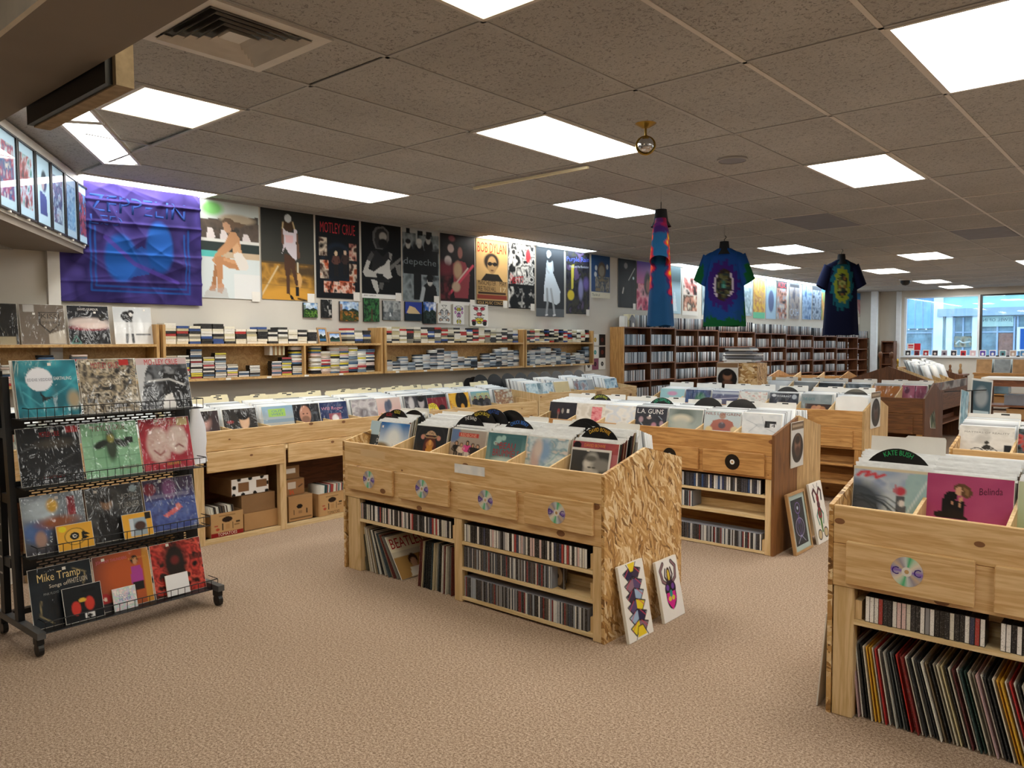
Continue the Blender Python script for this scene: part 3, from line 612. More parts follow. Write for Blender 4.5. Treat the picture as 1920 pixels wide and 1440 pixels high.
bt = Art(LP, LP, 40, '#b08a52').r(0, 0, 1, .5, '#e8e0c8').r(0, 0, 1, .2, '#d8cfb8').r(0, .38, 1, .5, '#cfc8b4').t('BEATLES', .05, .06, .97, .3, '#9c1f22').e(.5, .62, .13, .14, '#3a241a', .1).e(.5, .68, .09, .1, '#caa083', .1).p([(.3, .98), (.36, .78), (.64, .78), (.72, .98)], '#e6e0d4').e(.82, .6, .11, .12, '#5a2a1c', .1)
cover(MC1 @ T(x+.03, .2, .004, math.radians(90), math.radians(-33)), bt, 'tan record cover lettered BEATLES, tilted in the lower shelf')
x = .74
for k in range(19):
    item('lps', MC1 @ T(x, .03+R()*.02, .001, 0, 0, math.radians(5.5-4*k/19)), lpcol(), 'worn record standing on the floor right of the tilted tan cover', 'upright records under the flake-board bin'); x += .0175
def fill_bin(M, cols, y0, y1, pitch, names, zb=.728, lean=13, kmax=99, slope=.36):
    for xc, nm in zip(cols, names): fill(M, xc, y0, y1, pitch, lean, zb, 'plastic-sleeved record filed behind %s' % nm, 'records filed behind %s' % nm, kmax, slope=slope)
c1x = [x-OX for x in (-4.29, -3.86, -3.51, -3.18, -2.86, -2.515)]
c1n = ['the blue sky cover', 'the black crown cover', 'the pink-clad group cover', 'the teal cover lettered Beau Brummels', 'the pale blue crinkled cover', 'the black and white face cover']
fill_bin(MC1, c1x, .2, .365, .0096, c1n)
# ---------------------------------------------------------------- right bin, cut by the photo edge
RX = -1.135
R1, MR1 = bin_unit('pine record bin at the right edge holding the pink portrait cover', (RX, OY, 0), 0, 2.24, .85, [.318, .642, .97, 1.29, 1.61, 1.93], ends=('osb', 'osb'), ap=.563, panels=[(.079, .551, .583, .765, 'CC'), (.615, 1.09, .58, .762, 'CC'), (1.16, 1.63, .58, .762, 'CC')],
   posts=[(.023, .107), (1.09, 1.15), (2.13, 2.215)], shelves=[(.105, 1.09, .428), (1.15, 2.13, .428)], fl=.7)
MB().box(.108, .134, .02, .15, .43, .51).build('stop_block', 'pale_Z', R1)
row('tape', MR1, .15, .6, .012, .428, 'cassette on the shelf of the bin with the pink portrait cover', 'cassettes on the right-hand bin', tapecol)
row('tape', MR1, .635, 1.08, .012, .428, 'cassette beyond the gap on the shelf of the right-edge bin', 'cassettes on the right-hand bin beyond the gap', tapecol)
x = .125
LC = ['#c9a7a7', '#e8e3da', '#2a2a2c', '#1f2224', '#dfd6c2', '#e0a92c', '#e3b02f', '#d8d2c4', '#b9201f', '#e6e2d8', '#1c1c1e', '#bdb9ae', '#2e3336', '#8a8f92', '#101214', '#c23028', '#7a1d1a', '#8c2420', '#e9e4da', '#222', '#d9d4c8', '#3c3f44', '#20252c', '#e2ddcf', '#7c6a4e', '#141414', '#a09a8c', '#d8d0b8', '#c9b98c', '#1a1a1a', '#d2ccbc', '#5b2020', '#e6e3dc', '#1d3a34', '#20423a', '#c9c3b2', '#8f8a7c']
for k in range(62):
    c = LC[k % len(LC)]; c = c if len(c) == 7 else '#222222'
    ln = -6-9*min(1, k/22); item('lps', MR1 @ T(x, .025+R()*.025, .004, 0, 0, math.radians(ln)), c, 'record leaning in the long floor row under the right-edge bin', 'records on the floor of the right-edge bin'); x += .0138
r1x = [.172, .478, .805, 1.13, 1.45, 1.77]
fill_bin(MR1, r1x[:3], .215, .375, .0102, ['the palm tree cover', 'the pink portrait cover', 'the pale green cover at the right edge'])
# ---------------------------------------------------------------- second row
BX, BY = -4.553, 5.585
B2, MB2 = bin_unit('honey-coloured record bin with stained end and picture disc on its side', (BX, BY, 0), 0, 2.27, .955, [.31, .63, .945, 1.265, 1.59, 1.915], wd='honey', ends=('ply_Z', 'stain_Z'), split_end=('stain_Z', 'ply_Z'), zp=1.02, ap=.575, panels=[(.1, .58, .6, .765, '-'), (.62, 1.12, .6, .765, '-'), (1.16, 1.66, .595, .765, '-'), (1.70, 2.2, .592, .763, '-')],
   posts=[(.03, .085), (1.1, 1.15), (2.2, 2.249)], shelves=[(.09, 1.1, .45), (1.15, 2.2, .45), (1.15, 2.2, .285), (.09, 1.1, .285), (.09, 1.1, .025), (1.15, 2.2, .025)], base='pale')
MB().box(2.175, 2.198, .02, .16, .028, .11).build('stop_block', 'pale_Z', B2)
row('tape', MB2, 1.45, 2.18, .012, .45, 'cassette on the top shelf of the honey-coloured bin', 'cassettes on the honey-coloured bin', lambda: ch('#20263c', '#d8d6d0', '#16181c', '#e6e4de', '#284a78', '#2c3a66', '#c9cbd0', '#1c1c20', '#e2dfd8', '#3c3f4a'))
row('cd', MB2, 1.4, 2.17, .012, .025, 'disc case on the lowest shelf of the honey-coloured bin', 'disc cases, lowest shelf of the honey bin', cdcol)
row('cd', MB2, 1.45, 1.6, .012, .285, 'disc case in the short row on the half-empty shelf of the honey bin', 'disc cases, half-empty shelf of the honey bin', cdcol)
b2x = [x-BX for x in (-4.40, -4.085, -3.77, -3.455, -3.13, -2.80, -2.475)]
b2n = ['the dark stage cover', 'the cream cover with red block', 'the blank crinkled white cover', 'the cover lettered L.A. GUNS', 'the grey-green cover', 'the cover lettered NILS LOFGREN', 'the white cover with black label']
# ---------------------------------------------------------------- further bins
B3, MB3 = bin_unit('record bin in the third row with plywood end and blank white sign', (-4.72, 7.82, 0), 0, 2.4, .78, [.34, .68, 1.02, 1.35, 1.7, 2.04], wd='honey', ends=('ply_Z', 'ply_Z'), zp=1.05, zf=.925, seam=.76, ap=.55, panels=[(1.7, 2.3, .57, .73, None), (1.0, 1.62, .57, .73, '-')], posts=[(.03, .08), (1.1, 1.15), (2.31, 2.375)], shelves=[(1.15, 2.3, .4), (1.15, 2.3, .22), (.09, 1.1, .4)], base='honey')
MB().box(1.72, 1.86, -.003, -.001, .78, .87).build('dark_label', 'black_plastic', B3)
B4, MB4 = bin_unit('dark-fronted record bin in the fourth row with pink gatefold cover', (-4.72, 10.0, 0), 0, 2.42, .9, [.35, .7, 1.05, 1.4, 1.74, 2.08], wd='stain', ends=('dark_Z', 'dark_Z'), zp=1.09, zf=.925, seam=.74, ap=.5, panels=[(1.55, 2.3, .5, .7, None)], posts=[(.03, .08), (2.33, 2.4)], shelves=[(1.15, 2.33, .37), (1.15, 2.33, .2)], base='honey')
R2, MR2 = bin_unit('pine record bin behind the right-edge bin with white bicycle cover', (-1.145, 5.62, 0), 0, 2.4, .9, [.33, .67, 1.0, 1.33, 1.67, 2.0], zp=1.02, posts=[(.03, .08), (2.3, 2.36)], shelves=[(.09, 2.3, .4)])
row('cd', MB3, 1.75, 2.2, .02, .22, 'x', 'x', cdcol) if False else None
W1, MW1 = bin_unit('long pine record bin along the poster wall with boxes beneath', (-5.83, 2.907, 0), math.pi/2, 4.275, .98, [.42, .78, 1.13, 1.42, 1.76, 2.12, 2.45, 2.79, 3.12, 3.44, 3.78], ends=('pine_Z', 'pine_Z'), single=True, zp=1.0, apron=False, posts=[(.0, .1), (.78, .842), (1.53, 1.59), (2.28, 2.34), (3.03, 3.09), (3.78, 3.84), (4.2, 4.255)])
for a_, b_ in ((.12, .815), (.857, 1.53), (1.6, 2.28), (2.35, 3.03), (3.1, 3.78), (3.85, 4.25)): bevel(MB().box(a_, b_, -.012, .003, .577, .742).build('apron_board', 'pine_X', W1))
MB().box(.1, 4.2, .01, .05, 0, .038).build('kick_rail', 'pale_X', W1)
W2, MW2 = bin_unit('light plywood record bin at the far end of the poster wall row', (-5.83, 7.2, 0), math.pi/2, 2.19, .98, [.55, 1.1, 1.65], ends=('pale_Z', 'pale_Z'), wd='shelf' if False else 'pine', single=True, zf=.985, zp=1.08, seam=.78, ap=.3, posts=[(.03, .08), (2.1, 2.16)])
MB().box(1.2, 1.32, -.003, -.001, .86, .96).build('red_label', 'frame_wood', W2)
W0, MW0 = bin_unit('pine record bin half hidden behind the wire display rack', (-5.83, .75, 0), math.pi/2, 2.12, .98, [.42, .84, 1.26, 1.68], ends=('pine_Z', 'pine_Z'), single=True, zp=1.0, posts=[(.03, .09), (1.0, 1.06), (2.03, 2.1)], ap=.575)
MB().box(.12, .96, .07, .5, .0, .5).build('storage_box', 'white_card', label='white storage box in the bin base left of the display rack', cat='box', mtx=MW0)
# fill the rest of the bins
fill_bin(MB2, b2x, .17, .42, .0105, b2n, zb=.735, slope=.1)
b3x = [x+4.72 for x in (-4.52, -4.19, -3.86, -3.54, -3.2, -2.86, -2.51)]
b3n = ['the pale turquoise cover', 'the navy cover', 'the violet horizon cover', 'the speckled white cover', 'the dark cover with silver title', 'the grey cover with brown band', 'the blank white sign']
fill_bin(MB3, b3x, .2, .38, .013, b3n, zb=.75, slope=.06)
b4x = [x+4.72 for x in (-4.52, -4.18, -3.84, -3.5, -3.16, -2.82, -2.49)]
fill_bin(MB4, b4x, .34, .46, .014, ['x']*7, zb=.75, slope=.05)
fill_bin(MR2, [.165, .5, .835, 1.16], .2, .43, .0105, ['x']*4, zb=.73, slope=.14)
for M, xs, D in ((MC1, c1x, .825), (MB2, b2x, .955), (MB3, b3x, .78), (MB4, b4x, .9), (MR1, r1x, .85), (MR2, [.165, .5, .835, 1.16], .9)):
    for xc in xs: fill(M, xc, D/2+.09, D-.16, .011, -11, .785 if M in (MC1, MR1) else .738, 'x', 'x', slope=-.3 if M in (MC1, MR1) else -.05)
w1y = [3.14, 3.49, 3.86, 4.14, 4.46, 4.83, 5.14, 5.51, 5.79, 6.15, 6.5, 6.9]
w1x = [y-2.907 for y in w1y]
for xc in w1x: fill(MW1, xc, .26, .56, .0125, 14, .74, 'x', 'x', slope=.13, colf=lambda: ch('#e8e6de', '#d8d4c8', '#c2bfb6', '#5a5650', '#e6e0c8'))
w2x = [.27, .82, 1.37, 1.92]
for xc in w2x: fill(MW2, xc+.05, .24, .6, .013, 16, .79, 'x', 'x', slope=.13, colf=lambda: ch('#d9dde0', '#c2c9cf', '#e6e8ea', '#4a5058', '#8d98a3'))
for xc in (.2, .62, 1.05, 1.47, 1.88): fill(MW0, xc, .26, .56, .0125, 14, .73, 'x', 'x')
# divider cards and divider records
NC = 'white divider card standing among the records of the flake-board-ended bin'
for xc, y in ((c1x[0]+.02, .40), (c1x[1]+.03, .405), (c1x[2], .41), (c1x[3], .405), (c1x[4]+.02, .41), (c1x[5], .405)): tab_card(MC1 @ T(xc, y, .79, 0, math.radians(-11)), NC, 'divider cards, flake-board bin', mark=False)
for k, (x, y, z, s_, c, lab) in enumerate(((-4.34, 3.7, 1.085, 'ADELE', '#e8d24a', 'divider record lettered ADELE in yellow'), (-4.40, 3.675, 1.065, 'AC/DC', '#c8323a', 'divider record lettered AC/DC in red'), (-4.2, 3.74, 1.085, '', '', 'divider record with a faint pink rim right of the yellow-lettered one'),
   (-3.575, 3.68, 1.088, 'THE BAND', '#e8e8e8', 'divider record lettered THE BAND'), (-3.50, 3.71, 1.12, 'BEACH BOYS', '#e6d04a', 'divider record lettered BEACH BOYS in yellow'), (-3.42, 3.735, 1.135, 'BEATLES', '#3c68c0', 'divider record lettered BEATLES in blue'), (-3.3, 3.77, 1.13, '', '', 'plain black divider record behind the blue-lettered one'),
   (-3.16, 3.69, 1.085, 'CHUCK BERRY', '#4a86e0', 'divider record lettered CHUCK BERRY in blue'), (-2.74, 3.765, 1.09, '', '', 'plain black divider record behind the pale blue crinkled cover'), (-2.72, 3.79, 1.11, '', '', 'plain black divider record deepest behind the pale blue crinkled cover'), (-2.53, 3.66, 1.085, 'DAVID BOWIE', '#e8b840', 'divider record lettered DAVID BOWIE in yellow'))):
    disc_divider(T(x, y, z-.15+.036, 0, math.radians(-10)), s_, c, lab)
disc_divider(T(-.955, 3.69, 1.125-.15, 0, math.radians(-10)), 'KATE BUSH', '#35b26a', 'divider record lettered KATE BUSH in green')
for x, y, z, s_, c, lab in ((-4.1, 5.96, 1.125, 'CAROLE KING', '#c8d24a', 'divider record lettered CAROLE KING in yellow'), (-3.45, 5.95, 1.122, 'LED ZEPPELIN', '#3cb890', 'divider record lettered LED ZEPPELIN in green'), (-3.03, 5.99, 1.14, '', '', 'plain black divider record behind the grey-green cover'), (-2.73, 5.98, 1.14, '', '', 'plain black divider record behind the white cover with black label'),
   (-3.2, 8.14, 1.125, '', '', 'black divider record behind the dark cover with silver title'), (-2.51, 8.15, 1.125, '', '', 'black divider record just above the blank white sign')): disc_divider(T(x, y, z-.15-.004, 0, math.radians(-10)), s_, c, lab)
tab_card(MR1 @ T(.19, .41, .83, 0, math.radians(-8)), 'wide white divider card behind the green-lettered divider record', None, mark=False)
for M, xs, y, z, lab in ((MB2, b2x, .455, .775, 'white divider card in the honey-coloured bin'), (MB3, b3x, .4, .79, 'white divider card in the third-row bin'), (MB4, b4x, .5, .775, 'grey-white divider card in the fourth-row bin'), (MR2, [.165, .5], .45, .77, 'white divider card behind the bicycle cover')):
    for k, xc in enumerate(xs): tab_card(M @ T(xc+.02*(k % 3), y+.008*(k % 2), z, 0, math.radians(-10)), lab, lab+'s')
for k in range(26): tab_card(MW1 @ T(w1x[k % 12]+(R()-.5)*.1, .62+.022*(k//12)+R()*.01, .785+.012*(k//12), 0, math.radians(-14)), 'cream divider card with dark title strip in the wall-side bin', 'cream divider cards', 'cream_card')
for k in range(9):
    lab = ['dark divider record at the near end of the far wall bin', 'second dark divider record of the far wall bin', 'third dark divider record of the far wall bin', 'fourth dark divider record of the far wall bin', 'middle dark divider record of the far wall bin', 'fourth dark divider record from the end of the far wall bin', 'third dark divider record from the end of the far wall bin', 'last dark divider record but one of the far wall bin', 'dark divider record at the far end of the far wall bin'][k]
    disc_divider(MW2 @ T(-.15+.26*k, .79, 1.06, 0, math.radians(-14)), '', '', lab)
for y, h in ((6.9, 0), (6.98, .01), (7.06, .0)): disc_divider(T(-6.62, y, 1.04+h, math.pi/2, math.radians(-30)), '', '', 'black record in the loose pile at the end of the wall bin', group='loose black records at the wall bin end')
# ---------------------------------------------------------------- wall shelves with tapes
MWL = T(-6.64, 0, 0, math.pi/2)                   # local x = along the wall, local y = into the wall
SEG = [(1.0, 3.055, 'wooden wall shelf left of the cassette stacks, carrying four record covers'), (3.085, 5.5, 'wooden wall shelf nearest the tapestry, full of tape stacks'), (5.53, 7.9, 'middle wooden wall shelf with tape stacks under the small pictures'), (7.93, 9.5, 'far wooden wall shelf with tape stacks beside the bookcase')]
for a_, b_, lab in SEG:
    t = empty('wall_shelf', (-6.64, a_, 1.27), math.pi/2, label=lab, cat='shelf'); L = b_-a_
    for x in (0, L-.025): MB().box(x, x+.025, 0, .225, 0, .5).build('side_panel', 'shelf_Z', t)
    MB().box(.025, L-.025, 0, .225, 0, .022).build('shelf', 'shelf_Y', t); MB().box(.025, L-.025, 0, .225, .31, .332).build('shelf', 'shelf_Y', t)
    MB().box(.025, L-.025, .215, .225, .022, .31).build('back_panel', 'shelf_Y', t)
    if a_ == 3.085: MB().box(1.41, 1.43, .0, .21, .022, .31).build('upright', 'shelf_Z', t)
    for k in range(int(L/.42)): MB().box(.15+.42*k, .2+.42*k, -.0015, -.0003, .002, .02).build('shelf_tag', 'white_card', t)
HL = [12, 12, 15, 11, 13, 7, 3, 6, 0, 8, 10, 16, 0, 16, 13, 16, 16, 16, 14, 14]
def stacks(a, b, hs, zlab, grp, kind, z, colf, pitch):
    n = int((b-a-.06)/pitch)
    for k in range(n):
        h = hs(k)
        if h: stack(kind, MWL, a+.085+k*pitch, .045, z, h, zlab, grp, colf)
stacks(3.085, 5.5, lambda k: HL[k % 20], 'cassette in the stacks on the lower board of the shelf nearest the tapestry', 'cassettes, lower board nearest the tapestry', 'flat', 1.292, wallcol, .1155)
stacks(3.085, 4.72, lambda k: [7, 7, 7, 8, 8, 7, 6, 6, 7, 6, 7, 6, 6, 6][k % 14]+(k < 1), 'cartridge tape in the top stacks nearest the tapestry', 'cartridge tapes nearest the tapestry', 'track', 1.602, trackcol, .112)
stacks(5.02, 5.5, lambda k: ch(6, 7, 7), 'cartridge tape in the top stacks between the wood-framed photo and the shelf end', 'cartridge tapes beyond the wood-framed photos', 'track', 1.602, trackcol, .108)
stacks(5.53, 7.9, lambda k: ch(7, 8, 8, 8), 'cartridge tape in the top stacks of the middle shelf', 'cartridge tapes of the middle shelf', 'track', 1.602, trackcol, .108)
stacks(1.0, 3.055, lambda k: ch(9, 11, 12, 13), 'x', 'x', 'flat', 1.292, wallcol, .123)
dk = lambda: ch('#c6cbd0', '#e4e4e0', '#ecebe6', '#d6d3cc', '#9aa6b2', '#3c4650', '#dcdcd8', '#6f7c8a', '#b3a9a4', '#2c2f36', '#c9c0b8', '#8797a8', '#55606c')
stacks(5.53, 7.9, lambda k: [7, 6, 8, 4, 9, 9, 13, 14, 12, 11][k % 10]+int(R()*2), 'x', 'x', 'flat', 1.292, dk, .1145)
stacks(7.93, 9.5, lambda k: [9, 10, 12, 14, 12, 11, 13, 10, 8, 7][k % 10]+int(R()*3), 'x', 'x', 'flat', 1.292, dk, .1145)
stacks(7.93, 9.5, lambda k: ch(7, 8, 8), 'cartridge tape in the top stacks of the far shelf', 'cartridge tapes of the far shelf', 'track', 1.602, trackcol, .106)
for y, w, h, col, lab in ((4.78, .115, .165, '#3c6f9c', 'small standing wood-framed mountain photo on the tape shelf'), (4.93, .16, .12, '#2f5a4a', 'wide wood-framed lake photo lying back on the tape shelf')):
    t = obj('photo_frame', None, mtx=MWL @ T(y, .07, 1.603, 0, math.radians(-12)), label=lab, cat='picture frame')
    f = MB()
    for q in ((-w/2, -w/2+.016, 0, h), (w/2-.016, w/2, 0, h), (-w/2+.016, w/2-.016, 0, .016), (-w/2+.016, w/2-.016, h-.016, h)): f.box(q[0], q[1], 0, .015, q[2], q[3])
    f.build('frame', 'frame_wood', t); a = Art(w-.03, h-.03, 24).g('#5c9be0', '#e8f0f6', 'v', 0, .5).p([(0, .6), (.3, .35), (.6, .55), (1, .4), (1, 1), (0, 1)], '#1d2b22').r(0, .75, 1, .9, col).n(6, .4, 3)
    obj('photo', a.mesh('photo', 'print_gloss', y=.006, z0=.015), t)
t = obj('cassette_rack', None, mtx=MWL @ T(4.24, .06, 1.49), label='small olive plastic cassette rack standing on a tape stack', cat='rack'); 
MB().box(-.09, -.06, 0, .1, 0, .09).build('side', 'white_card', t)
for k in range(6): MB().box(-.055+.022*k, -.037+.022*k, 0, .1, 0, .088).build('cassette_slot', 'cream_card' if k % 2 else 'frame_wood', t)
# ---------------------------------------------------------------- disc bookcase along the wall
for u in range(8):
    y0 = 10.26+1.62*u; dz = .023*u; zt = 1.84-dz
    t = empty('disc_bookcase', (-6.615, y0, 0), math.pi/2, label=['dark bookcase of disc cases with a plain pine end, nearest', 'second dark bookcase of disc cases along the wall', 'third dark bookcase of disc cases, behind the middle hanging shirt', 'fourth dark bookcase of disc cases along the wall', 'fifth dark bookcase of disc cases along the wall', 'sixth bookcase of disc cases, left of the farthest hanging shirt', 'seventh bookcase, behind the farthest hanging shirt', 'last bookcase of disc cases before the white column'][u], cat='bookcase', group='bookcases along the wall')
    for x, m in ((0, 'honey_Z' if u == 0 else 'dark_Z'), (.8, 'dark_Z'), (1.595, 'dark_Z')): MB().box(x, x+.025, 0, .25, 0, zt).build('upright', m, t)
    for k in range(7):
        z = zt-.02-.285*k
        if z < .05: break
        for x in (.026, .826): MB().box(x, x+.773, 0, .245, z, z+.02).build('shelf', 'dark_X', t)
    MB().box(.02, 1.6, .24, .252, 0, zt-.02).build('back_panel', 'dark_X', t)
    M = T(-6.615, y0, 0, math.pi/2)
    pal = lambda: ch('#c9ced4', '#1b1c20', '#e2e3e2', '#7d868f', '#32363e', '#a9b1b8', '#0f1012', '#8c6f66', '#d4d8dc', '#45505c')
    for c in range(2):
        for r_ in range(4):
            if u >= 6 and (c or u == 7): # magazine-like stacks in the last cubbies
                z = zt-.305-.285*r_
                for q in range(7): REST['dvd'].append((M @ T(.1+.8*c, .02, z+.001+q*.025, 0), (.125, .14, .02), pal()))
                continue
            row('dvd', M, .03+.8*c+R()*.02, .03+.8*c+.64+R()*.12, .015, zt-.305-.285*r_, 'slim case on the %s board of the %s bookcase, %s half' % (['top', 'second', 'third', 'fourth'][r_], ['nearest dark', 'second dark', 'third dark', 'next dark'][min(u, 3)], ['near', 'far'][c]), 'cases on the dark bookcases', pal, pitch=.0165)
    for c in range(2): row('dvd', M, .03+.8*c+(.45 if u == 0 and c == 0 else 0), .78+.8*c, .03, zt, 'slim case standing on top of the bookcase row', 'cases on top of the bookcases', pal, pitch=.0165, gap=.06)
for k, (y, m, h, lab) in enumerate(((10.37, 'white_card', .17, 'white rounded box standing on top of the bookcase end'), )):
    MB().prism([(-.04, 0), (.04, 0), (.04, .15), (.02, .17), (-.02, .17), (-.04, .15)], 'y', 0, .1).build('white_box', m, mtx=T(-6.64, y, 1.84, math.pi/2), label=lab, cat='box')
t = obj('birdhouse', None, mtx=T(-6.63, 10.56, 1.841, math.pi/2), label='small grey and cream toy birdhouse on the bookcase', cat='birdhouse')
MB().box(-.09, .09, .03, .12, 0, .2).build('backing_card', 'cream_card', t); MB().prism([(-.06, 0), (.06, 0), (.06, .1), (.085, .1), (0, .19), (-.085, .1), (-.06, .1)], 'y', .0, .03).build('house_front', 'diffuse_grey', t); MB().prism([(-.022, 0), (.022, 0), (.022, .05), (0, .07), (-.022, .05)], 'y', -.003, 0).build('doorway', 'white_card', t)
for k, (y, z, bg, c, lab) in enumerate(((9.84, 1.55, '#e9e7e0', '#c9a53c', 'white single sleeve with gold label at the shelf end'), (10.03, 1.55, '#15120f', '#5a1c16', 'black and red single sleeve right of the gold-label one'), (9.84, 1.36, '#e9e7e0', '#3f9c98', 'white single sleeve with teal label'), (10.03, 1.36, '#17110f', '#6a2a20', 'dark single sleeve with red picture, middle of its column'), (9.84, 1.18, '#8a4c62', '#2a1420', 'purple picture single sleeve, lowest row'), (10.03, 1.18, '#ebe9e2', '#1c1c1e', 'white single sleeve showing a black record, lowest right'), (9.67, 1.16, '#e7e5dd', '#2b2422', 'white single sleeve tucked below the shelf end'))):
    a = Art(.175, .175, 26, bg).e(.5, .5, .2, .2, c, .1).e(.5, .5, .05, .05, bg, .1)
    cover(T(WX+.012, y, z, math.pi/2), a, lab, w=.175, name='single_sleeve', cat='record', thick=.004, group='single sleeves on the wall')
# ---------------------------------------------------------------- wire display rack
RK = empty('display_rack', (-4.56, 1.86, 0), math.radians(91.5), label='black metal tiered record rack on castors at the left', cat='display rack')
MRK = T(-4.56, 1.86, 0, math.radians(91.5))        # local x along the rack, -y towards the room
TI = [(.105, -.02, .12), (.485, .05, .12), (.85, .08, .12), (1.215, .1, .12)]   # tier base z, depth
HWD = .485
for s_ in (-1, 1):
    x = s_*(HWD+.012)
    MB().prism([(-.17, .095), (.42, .095), (.42, .13), (-.17, .13)], 'x', x-.02, x+.02).build('base_leg', 'grey_metal', RK)
    MB().prism([(.1, .13), (.15, .13), (.26, 1.43), (.21, 1.43)], 'x', x-.016, x+.016).build('front_post', 'black_metal', RK)
    MB().prism([(.3, .13), (.36, .13), (.36, 1.46), (.3, 1.46)], 'x', x-.016, x+.016).build('back_post', 'black_metal', RK)
    for z in (.4, .75, 1.1):
        MB().box(x-.012, x+.012, .2, .31, z, z+.05).build('side_bracket', 'black_metal', RK)
    for k in range(9): MB().box(x+s_*.0165, x+s_*.018, .31, .345, .35+.09*k, .36+.09*k).build('post_slot', 'grid_white', RK)
    for y in (-.13, .38):
        w = MB().tube([(x-.013, y, .035), (x+.013, y, .035)], .035, 16).build('castor', 'black_plastic', RK); MB().box(x-.018, x+.018, y-.02, y+.03, .06, .095).build('castor_fork', 'black_metal', w)
MB().box(-HWD, HWD, .31, .35, .1, .13).build('cross_bar', 'black_metal', RK)
for k, (z, y, _) in enumerate(TI):
    yb = y-.02
    tr = MB().box(-HWD, HWD, yb-.05, yb+.1, z-.012, z-.006).build('tier_tray', 'black_metal', RK)
    p = MB(); ph = .105 if k else .03; zz = z+.255
    if k < 3:
        nrow = 7
        for r_ in range(nrow+1): p.box(-.42, .42, yb+.13, yb+.134, z+.27+.0155*r_, z+.277+.0155*r_)
        for r_ in range(nrow):
            for q in range(15): xx = -.42+.056*q+(.028 if r_ % 2 else 0); p.box(xx, min(xx+.012, .42), yb+.13, yb+.134, z+.277+.0155*r_, z+.2855+.0155*r_)
        p.box(-.485, -.42, yb+.13, yb+.134, z+.27, z+.386); p.box(.42, .485, yb+.13, yb+.134, z+.27, z+.386)
        p.build('perforated_panel', 'black_metal', RK)
    w = MB(); yf = yb-.058
    for zz in (z-.008, z+.05): w.tube([(-HWD+.03, yb+.05, zz), (-HWD+.03, yf, zz), (HWD+.03, yf, zz), (HWD+.03, yb+.05, zz)], .0028, 5)
    for q in range(24): xx = -HWD+.03+(2*HWD)*q/23; w.tube([(xx, yf, z-.008), (xx, yf, z+.05)], .0019, 4)
    for q in range(9): xx = -HWD+.05+.115*q; w.tube([(xx, yf, z-.008), (xx, yb+.06, z-.008)], .0019, 4)
    w.build('wire_basket', 'black_metal', RK)
# carrier bags hung on the rack corner
def bag(M, name, art, label):
    b = MB(); n = 14; H_ = 9
    for j in range(H_):
        z = -.36*j/(H_-1); wd = .03+.055*math.sin(min(1, j/5)*1.5); dp = .012+.03*math.sin(min(1, j/6)*1.5)
        for i in range(n): a_ = 2*math.pi*i/n; k = 1+.12*math.sin(3*a_+j); b.v.append((wd*math.cos(a_)*k, dp*math.sin(a_)*k, z))
    for j in range(H_-1):
        for i in range(n): q = (i+1) % n; b.face((j*n+i, (j+1)*n+i, (j+1)*n+q, j*n+q))
    b.face(range((H_-1)*n, H_*n)); V = np.array(b.v); b.c = np.tile(lin('#e2e4ea'), (len(V), 1))
    if art: 
        for i, (x, y, z) in enumerate(b.v):
            if x > -.02 and -.3 < z < -.05: b.c[i] = lin(['#9fd0a8', '#7ea6d8', '#8f9be0', '#d9a8d0'][min(3, int((-z-.05)/.0626))])
    b.build(name, 'print_gloss', None, True, mtx=M, label=label, cat='bag')
MB().tube([(.45, .24, 1.19), (.53, .2, 1.19), (.55, .2, 1.2)], .004, 5).build('bag_hook', 'black_metal', RK)
bag(MRK @ T(.56, .2, 1.2, .4), 'plastic_bag', False, 'white plastic carrier bag hanging outermost on the rack corner'); bag(MRK @ T(.545, .26, 1.19, -.5), 'plastic_bag', True, 'pastel rainbow print bag hanging behind the white bag')
# ---------------------------------------------------------------- cardboard boxes under the wall bin (y0,y1,z0,z1,x front)
def carton(y0, y1, z0, z1, xf, d, mat, label, deco=None, slots=True, open_=False, rz=0):
    w = y1-y0; h = z1-z0; t = obj('cardboard_box', None, mtx=T(xf, (y0+y1)/2, z0, math.pi/2+rz), label=label, cat='box'); b = MB(); th = .004
    for q in ((-w/2, w/2, 0, th), (-w/2, w/2, d-th, d), (-w/2, -w/2+th, th, d-th), (w/2-th, w/2, th, d-th)): b.box(q[0], q[1], q[2], q[3], 0, h)
    b.box(-w/2+th, w/2-th, th, d-th, 0, th)
    if not open_: b.box(-w/2+th, w/2-th, th, d-th, h-th, h)
    b.build('carton', mat, t)
    if slots: MB().prism([(-.04, h*.62), (-.025, h*.56), (.025, h*.56), (.04, h*.62), (.02, h*.72), (-.02, h*.72)], 'y', -.0012, -.0004).build('hand_hole', 'black_plastic', t)
    if deco: obj('box_print', deco.mesh('box_print', 'print_matte', y=-.002, z0=.002), t)
    return t
def tom(label, band=True):
    a = Art(.28, .19, 56, '#c39d6c')
    if band: a.r(0, .82, 1, 1, '#8e1d1c'); a.t('TOMATOES', .2, .84, .8, .97, '#e8dccb')
    else: a.t('TOMATOES', .3, .84, .8, .97, '#2c241c')
    a.e(.5, .3, .16, .12, '#2a1c12', .05).r(.34, .45, .37, .75, '#2a1c12').r(.66, .45, .69, .75, '#2a1c12').r(.44, .5, .58, .72, '#b98f5e').r(.1, .5, .2, .56, '#b0543c').e(.2, .68, .06, .06, '#b85038', .2).r(.78, .42, .9, .5, '#4a3a28').r(.72, .55, .88, .6, '#8a6a44').r(.25, .1, .75, .16, '#9c7a50'); return a
carton(3.07, 3.355, .04, .232, -5.87, .38, 'cardboard', 'open tomato carton with red band, full of slim records', tom('', True), False, True)
MBX = T(-5.87, 3.07, 0, math.pi/2)
